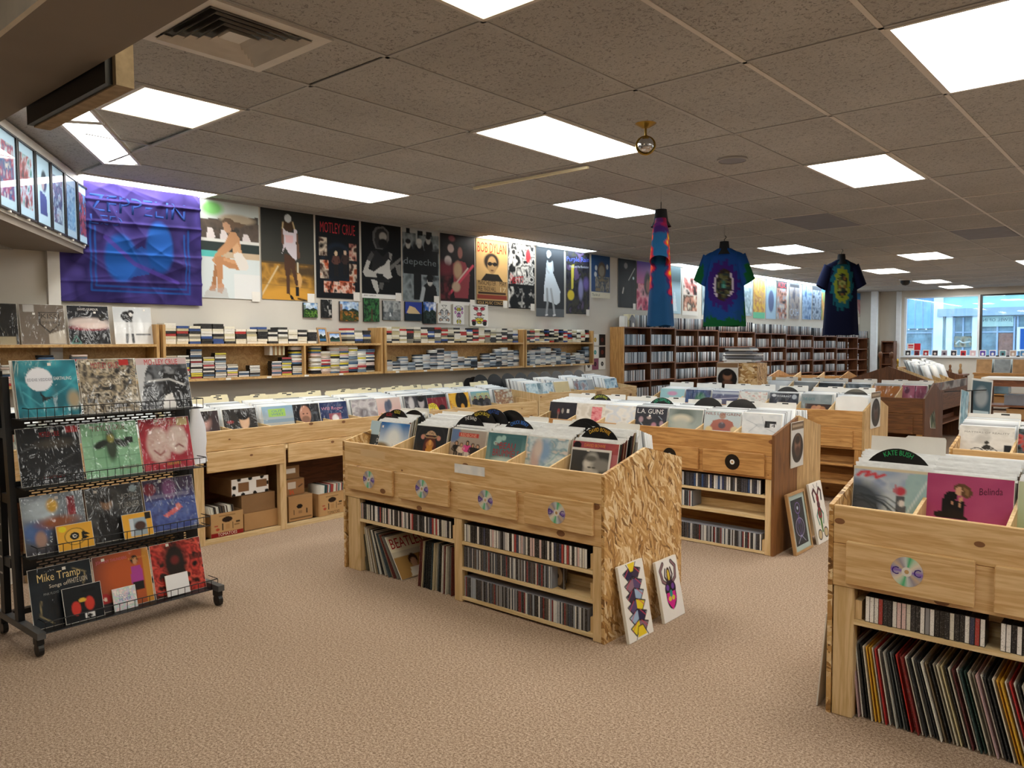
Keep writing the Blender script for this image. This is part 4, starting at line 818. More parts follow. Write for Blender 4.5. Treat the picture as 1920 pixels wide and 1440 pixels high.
for k in range(20): REST['cd'].append((MBX @ T(.03+.011*k, .02, .05, 0, 0, math.radians(-8)), (.006, .18, .235), ch('#e6e3da', '#222224', '#c8c4b8', '#5a4a3c')))
carton(3.375, 3.69, .04, .185, -5.89, .36, 'cardboard', 'plain brown carton at the bottom of the left stack', None, False); carton(3.36, 3.672, .187, .335, -5.9, .36, 'cardboard_dark', 'taped darker carton in the middle of the left stack', None, False)
a = Art(.34, .14, 56, '#f0efec')
for q in ((.07, .5), (.2, .04), (.5, .04), (.82, .03), (.97, .45), (.62, .98), (.3, .98), (.05, .98), (.95, .95)): a.e(q[0], q[1], .055, .13, '#151515', .05)
a.r(.18, .25, .47, .78, '#8a6646').r(.66, .2, .95, .68, '#8a6646')
carton(3.28, 3.628, .338, .478, -5.92, .36, 'cardboard_dark', 'carton with white and black spotted end on top of the left stack', a, False)
a = Art(.24, .19, 40, '#b98f60').e(.45, .35, .13, .1, '#1d130c', .05).r(.2, .5, .23, .72, '#2a1c12').r(.74, .5, .77, .72, '#2a1c12').r(.4, .55, .55, .68, '#9a7650').t('thing for everyone', .05, .84, .95, .95, '#5a4430'); a.texts = []; a.r(.05, .86, .95, .9, '#7a5c3c')
carton(3.8, 4.045, .04, .262, -5.89, .36, 'cardboard', 'brown carton with dark hand hole, left of the second tomato carton', a, False)
carton(4.09, 4.395, .04, .245, -5.87, .36, 'cardboard', 'second tomato carton with dark lettering, full of records', tom('', False), False, True, .05)
M2 = T(-5.87, 4.1, 0, math.pi/2)
for k in range(24): REST['cd'].append((M2 @ T(.03+.011*k, .03, .06, 0, 0, math.radians(4)), (.007, .2, .25), ch('#e6e3da', '#222224', '#c8c4b8', '#a8403a', '#3c6a6c', '#d8cdb0')))
carton(3.8, 3.99, .265, .405, -5.93, .3, 'cardboard_dark', 'small carton with red doodle above the hand-hole carton', Art(.18, .13, 30, '#9a7048').r(.1, .15, .55, .6, '#cfc4b4').l([(.2, .65), (.22, .95), (.35, .7), (.4, .95)], .04, '#d8502c').l([(.7, .5), (.9, .35)], .05, '#1c1c1e'), False)
carton(3.8, 3.96, .408, .52, -5.96, .28, 'cardboard_dark', 'topmost small carton with white label by the post', Art(.15, .1, 20, '#8f6d48').r(.05, .15, .75, .5, '#e8e6e0'), False)
# ---------------------------------------------------------------- hanging shirts
def shirt(loc, rz, ztop, zb, pattern, label, chain=True, w=.27):
    t = empty('hanging_shirt', (loc[0], loc[1], ztop), rz, label=label, cat='shirt'); H_ = ztop-zb; b = MB(); n = 72; rows = 64
    def half(z):   # half width and half depth at height fraction below collar
        if z < .07: k = z/.07; return .075+(w*.86-.075)*math.sin(k*1.5708)**.8, .05+.012*k
        return w*(.86-.03*math.sin((z-.07)*4)+.1*z), .062+.055*z
    for j in range(rows):
        f = j/(rows-1); hw, hd = half(f); z = -.0-H_*f+ (.02 if j == 0 else 0)
        for i in range(n):
            a_ = 2*math.pi*i/n; cx = math.copysign(abs(math.cos(a_))**.75, math.cos(a_)); sy = math.copysign(abs(math.sin(a_))**.9, math.sin(a_)); rip = 1+.05*f*math.sin(5*a_+1.3)
            b.v.append((hw*cx*rip, hd*sy*rip, z+.006*math.sin(4*a_)*f))
    for j in range(rows-1):
        for i in range(n): q = (i+1) % n; b.face((j*n+i, (j+1)*n+i, (j+1)*n+q, j*n+q))
    def colour(V): return np.array([pattern(x/(w*1.25), -z/H_, y) for x, y, z in V])
    b.c = colour(b.v); b.build('shirt_body', 'cloth_print', t, True)
    for s_ in (-1, 1):
        q = MB(); m_ = 16; ns = 30
        for j in range(m_):
            f = j/(m_-1); cx = s_*(w*.68+.1*f); cz = -.08-.3*f; r1 = .09+.012*f; 
            for i in range(ns):
                a_ = 2*math.pi*i/ns; dx = math.cos(a_)*r1*.82; q.v.append((cx+dx*.9, math.sin(a_)*(.062+.02*f), cz+dx*s_*.55))
        for j in range(m_-1):
            for i in range(ns): k = (i+1) % ns; q.face((j*ns+i, (j+1)*ns+i, (j+1)*ns+k, j*ns+k) if s_ < 0 else (j*ns+i, j*ns+k, (j+1)*ns+k, (j+1)*ns+i))
        q.c = colour(q.v); q.build('sleeve', 'cloth_print', t, True)
    MB().lathe([(.05, .1), (.055, .05), (.062, .0), (.09, -.05)], 20).build('torso_form', 'cloth_black', t, True); MB().lathe([(.001, .1), (.05, .1)], 20).build('neck_cap', 'cloth_black', t)
    MB().tube([(0, 0, .09), (0, 0, .125), (.018, 0, .14), (.02, 0, .155), (.006, 0, .168)], .004, 6).build('hook', 'black_metal', t)
    ch_ = MB(); z = .165; 
    while z < CZ-ztop-.015: ch_.tube([(-.004, 0, z), (-.004, 0, z+.018), (.004, 0, z+.018), (.004, 0, z), (-.004, 0, z)], .0016, 4); z += .0165
    ch_.build('chain', 'chrome', t)
def hsv(h, s_, v_):
    import colorsys; return np.array([s2l(c) for c in colorsys.hsv_to_rgb(h % 1, s_, v_)])
def L_(h): return np.array(lin(h))
def pat_side(x, f, y):
    w_ = .012*math.sin(f*38+x*5)+.008*math.sin(f*71); t = abs(y+w_)/.1
    if f < .08: return L_('#8c1c44') if t > .3 else L_('#5c2468')
    if f < .14: return L_('#3a1f5c') if t < .7 else L_('#c02a3c')
    if abs(x) > .55 and t < .62 and f < .42: return L_('#1d5480')
    if f > .74+.05*math.sin(y*50): return L_('#163f66')
    g = t+max(0, (.34-f))*1.1-max(0, f-.5)*1.6
    for lim, c in ((.45, '#17426c'), (.6, '#3a1a54'), (.78, '#b0203a'), (.92, '#e0481c')):
        if g < lim: return L_(c)
    return L_('#e6c82c') if y > 0 or math.sin(f*60)+math.sin(x*25) < .4 else (L_('#e8e4d4') if math.sin(f*31) > 0 else L_('#2a1c1c'))
def pat_mandala(x, f, y):
    d = math.hypot(x*.62, (f-.46)*1.05); a_ = math.atan2((f-.46)*1.05, x*.62); r0 = .2
    st = .03*math.sin(a_*9+f*30)+.02*math.sin(x*40)
    if y < 0:
        if d < .05: return L_('#4c8c7c') if (a_*3) % 2 < 1 else L_('#2c5c4c')
        if d < r0-.012: return L_(['#2a332e', '#1b2022', '#4c4628', '#2a1c20', '#5c5838'][int(a_*8/math.pi+8+int(d/.03)*3) % 5])
        if d < r0+.018+.012*math.sin(30*a_): return L_('#b8a8b0') if abs(a_) < .9 or abs(a_) > 2.3 else L_('#30221c')
    e_ = d+st
    if e_ < .33: return L_('#32185a')
    if e_ < .47: return L_('#163a74')
    if f+st > .9 or (abs(x) > .72 and f+st > .2): return L_('#0e4a24')
    return L_('#153c68') if f > .3 else L_('#123a6c')
def pat_yellow(x, f, y):
    d = math.hypot(x*.7, (f-.33)*1.0); a_ = math.atan2(f-.33, x*.7); st = .02*math.sin(a_*13+d*40)
    if y < 0 and d < .15: return L_(['#7c5428', '#2a3426', '#525c28', '#1c2026', '#8c8c4c'][int(a_*6/math.pi+6+int(d/.035)*2) % 5])
    if y < 0 and d < .165: return L_('#1a1c20')
    if d < .24+st and y < .06: return L_('#7c8426')
    if d < .34+st*1.5 and y < .08: return L_('#14505c')
    return L_('#0a0e28')
shirt((-3.53, 6.07), math.radians(118), 2.66, 1.74, pat_side, 'tie-dye shirt hanging side-on, blue with red and yellow', w=.24)
shirt((-4.10, 8.49), math.radians(24), 2.66, 1.78, pat_mandala, 'blue and purple tie-dye shirt with round emblem, middle one hanging', w=.25)
shirt((-3.84, 11.73), math.radians(30), 2.76, 1.69, pat_yellow, 'dark navy shirt with yellow-green round print, farthest one hanging', w=.25)
# ================================================================ record covers on the wire rack
A = lambda bg='#888888', n=46: Art(LP, LP, n, bg)
def shine(a, seed): return a
r11 = A().g('#123b47', '#1f7f93').e(.75, .35, .5, .5, '#2b8da3', 1.2).m(['#0f3540', '#1f7487', '#49b3c4', '#17515f'], 3, 5, a=.5).l([(.1, .55), (.35, .8), (.8, .5), (1, .3)], .02, '#5cc0d0', .6).l([(.25, 1), (.1, .75), (.05, .4)], .02, '#56b4c4', .6).e(.38, .34, .21, .21, '#e4e8f2', .04).p([(.36, .55), (.44, .65), (.58, .66), (.46, .72), (.4, .74)], '#14262c').e(.9, .72, .1, .16, '#a8987c', .8).t('EDDIE VEDDER', .19, .32, .59, .37, '#8d93a4').t('EARTHLING', .61, .3, .9, .36, '#e6f0f4')
r12 = A().m(['#2c2a28', '#6a655e', '#b9ab92', '#3c3834', '#d8cfbe', '#1e1c1c'], 9, 8).n(12, .5, 2).r(.72, .02, .9, .12, '#b62a2a').t('MOTLEY CRUE', .22, .06, .7, .17, '#a83240')
r13 = A('#9aa0a8').m(['#3a3d44', '#6b7078', '#23252a', '#8d929a'], 5, 11).p([(0, 0), (.3, 0), (.15, .3), (.05, .7), (0, .9)], '#c9cdd4').p([(.5, .3), (.9, .35), (1, 1), (.3, 1), (.45, .7)], '#17181c').l([(.2, .45), (.6, .42), (.9, .55)], .03, '#d5d8dc').p([(.48, .75), (.62, .7), (.7, 1), (.4, 1)], '#e6e6e6').r(0, .0, 1, .13, '#cbb8bc').r(.8, .22, .97, .4, '#22242a').t('MOTLEY CRUE', .16, .02, .82, .13, '#c02c38')
r21 = A('#181c21').m(['#15181d', '#1f242a', '#171b20'], 3, 4).e(.6, .3, .3, .08, '#4a4640', 1).l([(.05, .4), (.3, .3)], .012, '#6a7076').l([(.4, .75), (.9, .5)], .012, '#5a6067').l([(.3, .9), (.95, .7)], .01, '#4a5057').r(.78, .02, .98, .12, '#b0262c').t('MOTLEY CRUE', .36, .08, .68, .17, '#a8222c').t('MOTLEY', .35, .86, .7, .9, '#8c2028')
r22 = A('#8fc8a0').m(['#86bf97', '#9ad2aa'], 4, 6)
for k in (.18, .38, .6, .8): r22.l([(k, .1), (k, 1)], .008, '#5a8c6c').l([(0, k+.05), (1, k+.05)], .008, '#5a8c6c')
r22.e(.5, .42, .1, .3, '#3a4a3c', .5).e(.32, .4, .14, .07, '#26322c', .4, -.4).e(.68, .4, .14, .07, '#26322c', .4, .4).e(.5, .3, .06, .08, '#9c9a4a', .5).r(.74, .3, .9, .42, '#1c2420').t('MOTLEY CRUE', .2, .05, .78, .15, '#7c2c44').t('DR FEELGOOD', .6, .84, .95, .9, '#7c3c4c')
r23 = A('#b32a3c').m(['#a02436', '#c23a4a', '#8c1c30'], 4, 8).e(.34, .52, .23, .34, '#e2ccc4', .3).e(.72, .44, .2, .28, '#e6d6ce', .3).m(['#e8d6ce', '#c89c94', '#e2ccc4', '#b8746c'], 9, 4, (.14, .24, .54, .82), .45).m(['#ecdcd4', '#d0aca4', '#e6d6ce'], 9, 7, (.55, .2, .9, .68), .45).l([(.24, .62), (.34, .72), (.46, .64)], .03, '#9c4c4c').l([(.66, .58), (.74, .54), (.82, .6)], .03, '#8c4444').r(.74, .02, .96, .16, '#c9b886').t('MOTLEY CRUE', .3, .04, .72, .14, '#dcb8a0').t('Theatre of Pain', .45, .86, .72, .93, '#e6c860')
r31 = A('#6a7480').g('#8c9aa6', '#3c3a44').e(.3, .25, .25, .2, '#b9cad6', .8).e(.48, .2, .09, .12, '#d8b04a', .5).r(.72, .08, .86, .42, '#8c2a34').e(.2, .62, .22, .18, '#4c6aa0', .6).e(.25, .75, .09, .14, '#a8887c', .5).e(.55, .5, .3, .1, '#9c5c3c', .9).n(5, .35, 4)
r32 = A('#3c3e40').m(['#2a2c2e', '#4c4e4e', '#343638'], 4, 14).e(.35, .3, .1, .13, '#8a6c54', .4).e(.35, .22, .11, .08, '#1c1816', .3).p([(.12, 1), (.2, .5), (.5, .48), (.58, 1)], '#1c1d1f').e(.85, .1, .07, .06, '#9ab0b8', .1).t('JOSH', .62, .18, .9, .28, '#8c8c88').t('TURNER', .55, .34, .95, .45, '#8c8c88')
r33 = A('#4c4c86').g('#3a2a48', '#3f56a0', 'v', .2, .7).e(.5, .2, .13, .2, '#7c4a7c', .5).m(['#3c4a8c', '#5468ac', '#343a70'], 8, 9, (0, .42, 1, 1)).e(.12, .18, .12, .12, '#7c2438', .2).p([(.3, .72), (.5, .62), (.66, .55), (.72, .6), (.6, .68), (.4, .76)], '#d86a6c').e(.64, .56, .05, .05, '#dc8478', .1).r(.1, .3, .9, .36, '#8c88a4', .5)
r41 = A('#0e141a').m(['#0c1016', '#16222c'], 3, 3).l([(.15, .55), (.12, .8), (.3, .95)], .012, '#b8a878').l([(.7, .1), (.9, .2), (.85, .4)], .012, '#b8a878').t('Mike Tramp', .13, .1, .82, .28, '#e0c98c').t('Songs of', .3, .3, .6, .38, '#d8d0c0').t('WHITE LION', .6, .27, .92, .36, '#cfc8b8').t('PINK FLOYD  ARNOLD LAYNE', .2, .43, .8, .47, '#8c9494')
r42 = A().g('#3c2c34', '#a8562c', 'u', .0, .9).e(.55, .4, .5, .5, '#c05a28', 1).r(.88, 0, 1, 1, '#c88c34').p([(.66, .3), (.84, .3), (.86, .62), (.62, .62)], '#b0429c').e(.73, .18, .07, .08, '#1c1412', .2).e(.74, .21, .04, .06, '#c8946c', .2).p([(.66, .6), (.86, .6), (.86, .74), (.66, .74)], '#181416').l([(.68, .72), (.66, .95)], .05, '#2a1818').e(.14, .78, .1, .1, '#a8282c', .1).e(.14, .78, .03, .03, '#e8d0c0', .1).r(0, .86, .4, 1, '#24242c').t('JOHNNY THUNDERS', .05, .08, .6, .15, '#c86a80').t('so alone', .62, .12, .95, .17, '#d89848')
r43 = A('#c23c34').m(['#1a0c0c', '#d8443a', '#7c1c1c', '#e85c4c', '#2a0c0c'], 6, 21).e(.45, .4, .22, .4, '#160c0c', .5).e(.45, .35, .08, .08, '#6a1c1c', .6).r(.75, .3, .98, .4, '#1c0c0c', .7)
rows_ = [(3, [(r11, 'teal record cover with a large white moon circle'), (r12, 'grey-brown crowded record cover with a red tag, top row of the rack'), (r13, 'black and white jacket record cover with red title, top row right')], 1.215, .1),
 (2, [(r21, 'black shrink-wrapped record cover with small red title'), (r22, 'mint green record cover with dark winged shape'), (r23, 'crimson record cover with two pale oval masks')], .85, .08),
 (1, [(r31, 'blurry blue and yellow room record cover'), (r32, 'dark grey record cover with a bearded man'), (r33, 'violet-blue water record cover with a red swimmer')], .485, .05),
 (0, [(r41, 'black record cover with cream swirling lettering'), (r42, 'orange record cover with a person in a pink shirt'), (r43, 'red and black flame-like record cover')], .105, -.02)]
for _, cs, z, y in rows_:
    for k, (a, lab) in enumerate(cs):
        cover(MRK @ T(-.325+.322*k+.006*(z > 1), y-.005-.004*k, z-.004, 0, math.radians(-14)), a, lab, [((.02, .29), (-.1, .29), (-.05, .3))[k]], 'print_wrap', side='white_card' if z > 1 else 'black_plastic' if False else 'white_card', thick=.0022 if k else .0026)
cover(MRK @ T(-.328, .112, 1.211, 0, math.radians(-14)), None, 'record sleeve standing behind the teal moon cover', group='spare copies on the rack')
ye = A('#e8b03a', 40).e(.5, .5, .3, .33, '#e9b848', .03).l([(.5+.3*math.cos(k*.35), .5+.33*math.sin(k*.35)) for k in range(19)], .02, '#1a1814').e(.48, .48, .13, .15, '#16140f', .05).e(.48, .48, .06, .07, '#e8e4d8', .05).e(.49, .48, .035, .04, '#16140f', .05).p([(.7, .3), (.92, .5), (.74, .5), (.9, .62), (.66, .68)], '#16140f').e(.16, .15, .11, .12, '#ead92c', .05)
sm = lambda x, z, y, a, w, h, lab, wrap='print_gloss': cover(MRK @ T(x, y, z, 0, math.radians(-16)), a, lab, None, wrap, w=w, h=h, thick=.003, name='small_sleeve', cat='record')
sm(-.245, .482, .01, ye, .185, .14, 'yellow single sleeve with a drawn eyeball')
sm(.095, .482, .01, A('#e8b03c', 30).r(.22, .2, .8, .95, '#9fb0bc').r(.22, .2, .36, .95, '#c8d4de').e(.58, .55, .2, .2, '#4a342c', .3).r(.78, .03, .97, .3, '#1a1816'), .17, .14, 'yellow-backed single sleeve with a small band photo')
sm(-.24, .1, -.06, A('#101418', 36).e(.3, .62, .12, .2, '#c8382c', .2).e(.66, .55, .12, .2, '#c83a2c', .2).e(.48, .42, .1, .06, '#d8b03c', .2).r(.5, .82, .75, .96, '#e8e8e8').e(.62, .9, .07, .05, '#161616', .1).r(.5, .12, .85, .22, '#0a0c0e'), .2, .19, 'black single sleeve with a red telephone-like shape')
sm(-.02, .1, -.055, A('#dfe6e2', 30).m(['#e8e8e0', '#b8d4c0', '#c8d0e4', '#e4c8cc', '#eceae4'], 9, 5).t('COLOR', .25, .28, .75, .42, '#5c78b8').t('FEVER', .25, .46, .78, .6, '#5c78b8'), .13, .125, 'pale doodled card lettered COLOR FEVER')
sm(.29, .105, -.055, A('#e9eaec', 8), .14, .125, 'blank white card in front of the red and black cover')
# ---------------------------------------------------------------- covers on the left wall shelf
def on_shelf(y, a, lab, st=None): cover(T(-6.7, y, 1.603, math.pi/2, math.radians(-9)), a, lab, st, 'print_wrap')
on_shelf(1.86, A('#1c1b1a').e(.5, .2, .6, .3, '#2c2c2c', 1).r(.32, .42, .52, .75, '#3c2820').e(.4, .42, .03, .06, '#b8784c', .4).r(.6, .82, .95, 1, '#a89c80'), 'dark record cover with candle, cut by the left edge of the photo', [(0, .28)])
k_ = A('#70655a').n(5, .12, 3).p([(.42, .18), (.88, .18), (.88, .5), (.65, .72), (.42, .5)], '#2e2924').p([(.45, .21), (.85, .21), (.85, .49), (.65, .68), (.45, .49)], '#7a6f63').r(.08, .02, .32, .18, '#b8b4b0').p([(.6, .98), (.62, .75), (.98, .62), (1, .98)], '#c8c0b2', .8).t('KISS', .47, .23, .83, .35, '#2e2924').t('OFF THE SOUNDBOARD', .47, .42, .83, .48, '#2e2924')
on_shelf(2.19, k_, 'brown record cover with a dark home-plate badge', [(-.06, .24)])
on_shelf(2.525, A('#1c1f26').g('#14171e', '#2a2a30').e(.5, .45, .5, .14, '#c8b8b0', .5).e(.5, .57, .45, .08, '#8c3a44', .5).e(.6, .52, .4, .08, '#d8c4bc', .6).r(0, .72, 1, 1, '#1a1c20').e(.84, .3, .09, .09, '#2a2825', .05).l([(.05, .98), (.17, .78), (.28, .98), (.05, .98)], .015, '#7ab0a8').t('DAVID GILMOUR', .25, .06, .75, .12, '#e0dcd8'), 'record cover of pink clouds between black bands', [(.05, .26)])
on_shelf(2.875, A('#cdd0d2').g('#c6cacd', '#d9dbdc').e(.35, .25, .16, .14, '#17181a', .1).e(.46, .14, .08, .07, '#17181a', .1).e(.46, .2, .05, .05, '#d8d4d0', .1).l([(.35, .3), (.33, .7), (.3, .95)], .07, '#1b1c1e').l([(.45, .35), (.47, .95)], .07, '#1b1c1e').r(0, .42, 1, .72, '#dfe1e2', .75).r(.55, .72, .95, .77, '#6a6e72'), 'pale grey record cover with a dark-suited guitarist', [(.1, .29)])
for y in (3.03,): pass
# ---------------------------------------------------------------- front covers in the bins
def fronts(M, xs, arts, y, z, lean=13, vis=.64):
    for x, (a, lab, st) in zip(xs, arts): cover(M @ T(x, y, z, (R()-.5)*.03, math.radians(-lean)), a, lab, st, 'print_wrap', vis=vis)
def sky(a0, a1): return A().g(a0, a1)
Art.VS = 1.4
c1f = [(A('#2f78c0').g('#2c6cb4', '#cfe0ec', 'v', .05, .7).e(.5, .05, .25, .2, '#4c94d8', 1).e(.5, .55, .25, .3, '#e6eef2', .9).e(.1, .9, .3, .12, '#8a7a5c', .6).e(.9, .9, .3, .12, '#8a7a5c', .6).l([(.5, .75), (.5, .95)], .008, '#6a6a60'), 'blue sky record cover with a bright glow', [(-.13, .28)]),
 (A('#20242a').n(3, .3, 2).e(.5, .5, .47, .47, '#2a2e34', .05).e(.5, .5, .43, .43, '#20242a', .05).e(.5, .75, .2, .32, '#5a2a24', .1).e(.5, .62, .12, .1, '#b87848', .3).p([(.32, .3), (.4, .18), (.5, .14), (.6, .18), (.68, .3)], '#c8a888').e(.25, .38, .06, .06, '#c88c7c', .2).e(.75, .38, .06, .06, '#c88c7c', .2).l([(.28, .3), (.35, .38), (.65, .38), (.72, .3)], .03, '#b89870').p([(.36, 1), (.42, .66), (.58, .66), (.64, 1)], '#c88c3c').e(.5, .55, .05, .07, '#e0a85c', .2).t('TAJ', .42, .19, .58, .28, '#2a2420'), 'black record cover with a crowned throne figure', None),
 (A('#a89c94').g('#b4aaa2', '#98887c').e(.06, .15, .2, .2, '#6a84b0', .3).r(.22, .1, .78, .24, '#c84c44').fig(.18, .42, .6, '#c89c80', '#1c1412', '#1c1a1c', '#2a2a2e').fig(.33, .46, .56, '#caa084', '#6a4a34', '#d8c8b8', '#3c3a44').fig(.5, .38, .62, '#c89878', '#1a1210', '#d84c94', '#d8d0c8').fig(.66, .44, .58, '#c89c80', '#241814', '#2a2426', '#1c1c20').fig(.8, .46, .56, '#caa084', '#1c1412', '#1a1a1c', '#1a1a1c').t('REDBONE', .27, .12, .73, .22, '#e8b8a0'), 'record cover with five people, one in pink', None),
 (A('#4c8088').g('#3c6f78', '#8cb4b8').r(.1, .1, .9, .9, '#3a6a74', .6).e(.3, .2, .08, .08, '#a8d0cc', .3).e(.42, .14, .06, .06, '#a8d0cc', .3).e(.22, .32, .05, .05, '#a8d0cc', .3).e(.5, .95, .4, .15, '#c0d4d4', .5).t('The', .2, .3, .34, .4, '#a83440').t('BEAU', .34, .28, .75, .48, '#a83440').t('BRUMMELS', .18, .5, .86, .72, '#a83440'), 'teal record cover with red ornate lettering', None),
 (A('#b9d0da').m(['#a8c4d0', '#d8e4ea', '#c4d8e2', '#8cb0c4', '#e4dcd8'], 5, 6).e(.25, .6, .12, .3, '#c8b4b4', .7).e(.45, .4, .14, .25, '#8cb0d8', .8).e(.3, .35, .1, .2, '#d8ccc8', .8).l([(.5, .9), (.8, .4), (.95, .3)], .03, '#7cb8c8', .7).l([(.4, .95), (.75, .6), (1, .5)], .02, '#eef4f6', .9), 'pale blue record cover under crinkled plastic', None),
 (A('#8c4c54').g('#b05460', '#c8848c').m(['#7c2c4c', '#c86058', '#9c4454'], 3, 6, a=.6).e(.1, .12, .09, .08, '#1c1418', .1).r(.0, .3, 1, 1, '#c87c84').t('DAVID BOWIE', .26, .05, .72, .14, '#e89848'), 'pink-topped record cover behind the black and white face', None)]
fronts(MC1, [c1x[0]+.05, *c1x[1:]], c1f, .185, .728)
cover(MC1 @ T(c1x[0]-.075, .196, .728, 0, math.radians(-13)), A('#1a1d20').r(0, 0, .45, .45, '#b8d0dc').r(0, .45, .4, 1, '#3c444a').r(.35, .05, .95, .9, '#17191b').r(.5, .5, .95, .95, '#8c989c', .6).t('A', .38, .2, .44, .3, '#e6e8e8').t('BANG', .33, .36, .6, .5, '#e6e8e8').t('ON THE', .28, .56, .6, .7, '#e6e8e8').t('EAR', .24, .76, .46, .9, '#e6e8e8'), 'black and white record cover lettered BANG ON THE EAR', [(.13, .28)], 'print_gloss', vis=.7)
bw = A('#3c3e3f').g('#48494a', '#2c2d2e').e(.55, .5, .2, .3, '#b8b8b6', .35).e(.52, .4, .18, .1, '#d8d8d4', .5).e(.8, .42, .25, .12, '#8c8c8a', .6).e(.5, .5, .05, .02, '#5c5c5a', .6).e(.61, .5, .05, .02, '#5c5c5a', .6).e(.55, .72, .07, .02, '#6a6a68', .6).e(.52, .26, .17, .06, '#6a6a68', .7).r(0, 0, .02, 1, '#e8e8e8').r(.97, 0, 1, 1, '#e8e8e8').r(0, 0, 1, .05, '#e8e8e8').r(0, .97, 1, 1, '#e8e8e8')
cover(MC1 @ T(c1x[5]-.012, .165, .722, 0, math.radians(-13)), bw, 'white-bordered black and white face cover at the bin end', [(-.02, .275)], 'print_wrap', w=.27, h=.285, vis=.74)
def QB(*pts):
    o = []
    for x, y in pts:
        u = (x-1078)/742; t0 = 575+70*u; b0 = 1001+99*u; o.append((u, (y-t0)/(b0-t0)))
    return o
r1f = [(A('#a8c0dc').g('#8c9cc8', '#c0d8e0').m(['#8ca0cc', '#d8e2ea', '#a8c0dc', '#e6eaee'], 3, 8, a=.7).e(.05, .75, .35, .3, '#4a5460', .5).l([(.1, .6), (.4, .75), (.55, .95)], .03, '#3c4650').l([(.0, .7), (.3, .8), (.35, 1)], .03, '#3c4650').l([(.05, .55), (.45, .62), (.7, .85)], .02, '#4c5864').p([(.7, .1), (1, 0), (1, 1), (.72, 1), (.62, .7)], '#a4ccd0', .8).e(.62, .46, .07, .07, '#cc4a5c', .5).p([(.55, .3), (.6, .5), (.52, .5)], '#c86878', .8).p([(.56, .58), (.68, .56), (.7, 1), (.58, 1)], '#5a6068').e(.64, .72, .04, .05, '#e8e4e4', .4).l([(.0, .66), (.2, .62), (.42, .7), (.6, .9)], .02, '#38424c').l([(.0, .8), (.15, .72), (.3, .9)], .02, '#38424c').l([(.1, .64), (.3, .8), (.36, .98)], .018, '#38424c').l([(.2, .62), (.45, .82), (.5, .98)], .018, '#38424c').l([(.72, .9), (.85, .5), (.95, .2)], .02, '#e6f0f4').r(0, 0, 1, .05, '#e2d8c0').l([(.05, .2), (.1, .12), (.2, .1), (.16, .2), (.28, .13), (.3, .22), (.4, .14)], .05, '#d8505c'), 'sky blue record cover with palm fronds and red script', None),
 (A('#b84a7c').m(['#b4467a', '#c05484'], 3, 2).p(QB((1145, 940), (1160, 925), (1215, 915), (1220, 830), (1235, 770), (1270, 745), (1330, 745), (1350, 790), (1340, 830), (1400, 825), (1425, 870), (1415, 960), (1460, 1010), (1300, 990), (1150, 962)), '#121014').p(QB((1310, 702), (1360, 672), (1420, 682), (1468, 728), (1484, 770), (1465, 803), (1430, 812), (1400, 795), (1385, 770), (1330, 740)), '#6a4c34').p(QB((1400, 700), (1450, 740), (1440, 790), (1415, 770)), '#94704c').p(QB((1328, 712), (1370, 698), (1392, 740), (1378, 785), (1348, 785), (1330, 750)), '#dcae90').p(QB((1365, 800), (1395, 795), (1400, 835), (1372, 840)), '#d8a888').p(QB((1300, 835), (1322, 825), (1318, 865), (1302, 862)), '#d8a888').p(QB((1355, 870), (1385, 840), (1378, 890)), '#d8a888').t('Belinda', .62, .22, .88, .36, '#5c2440', -.05), 'pink record cover with a seated person in black', None),
 (A('#c8d4b0').g('#d0dcc0', '#b4c89c').r(.1, .2, .9, .9, '#a8c090', .5), 'pale green record cover cut by the right edge', None)]
fronts(MR1, [r1x[0]+.012, *r1x[1:3]], r1f, .2, .735, 8)
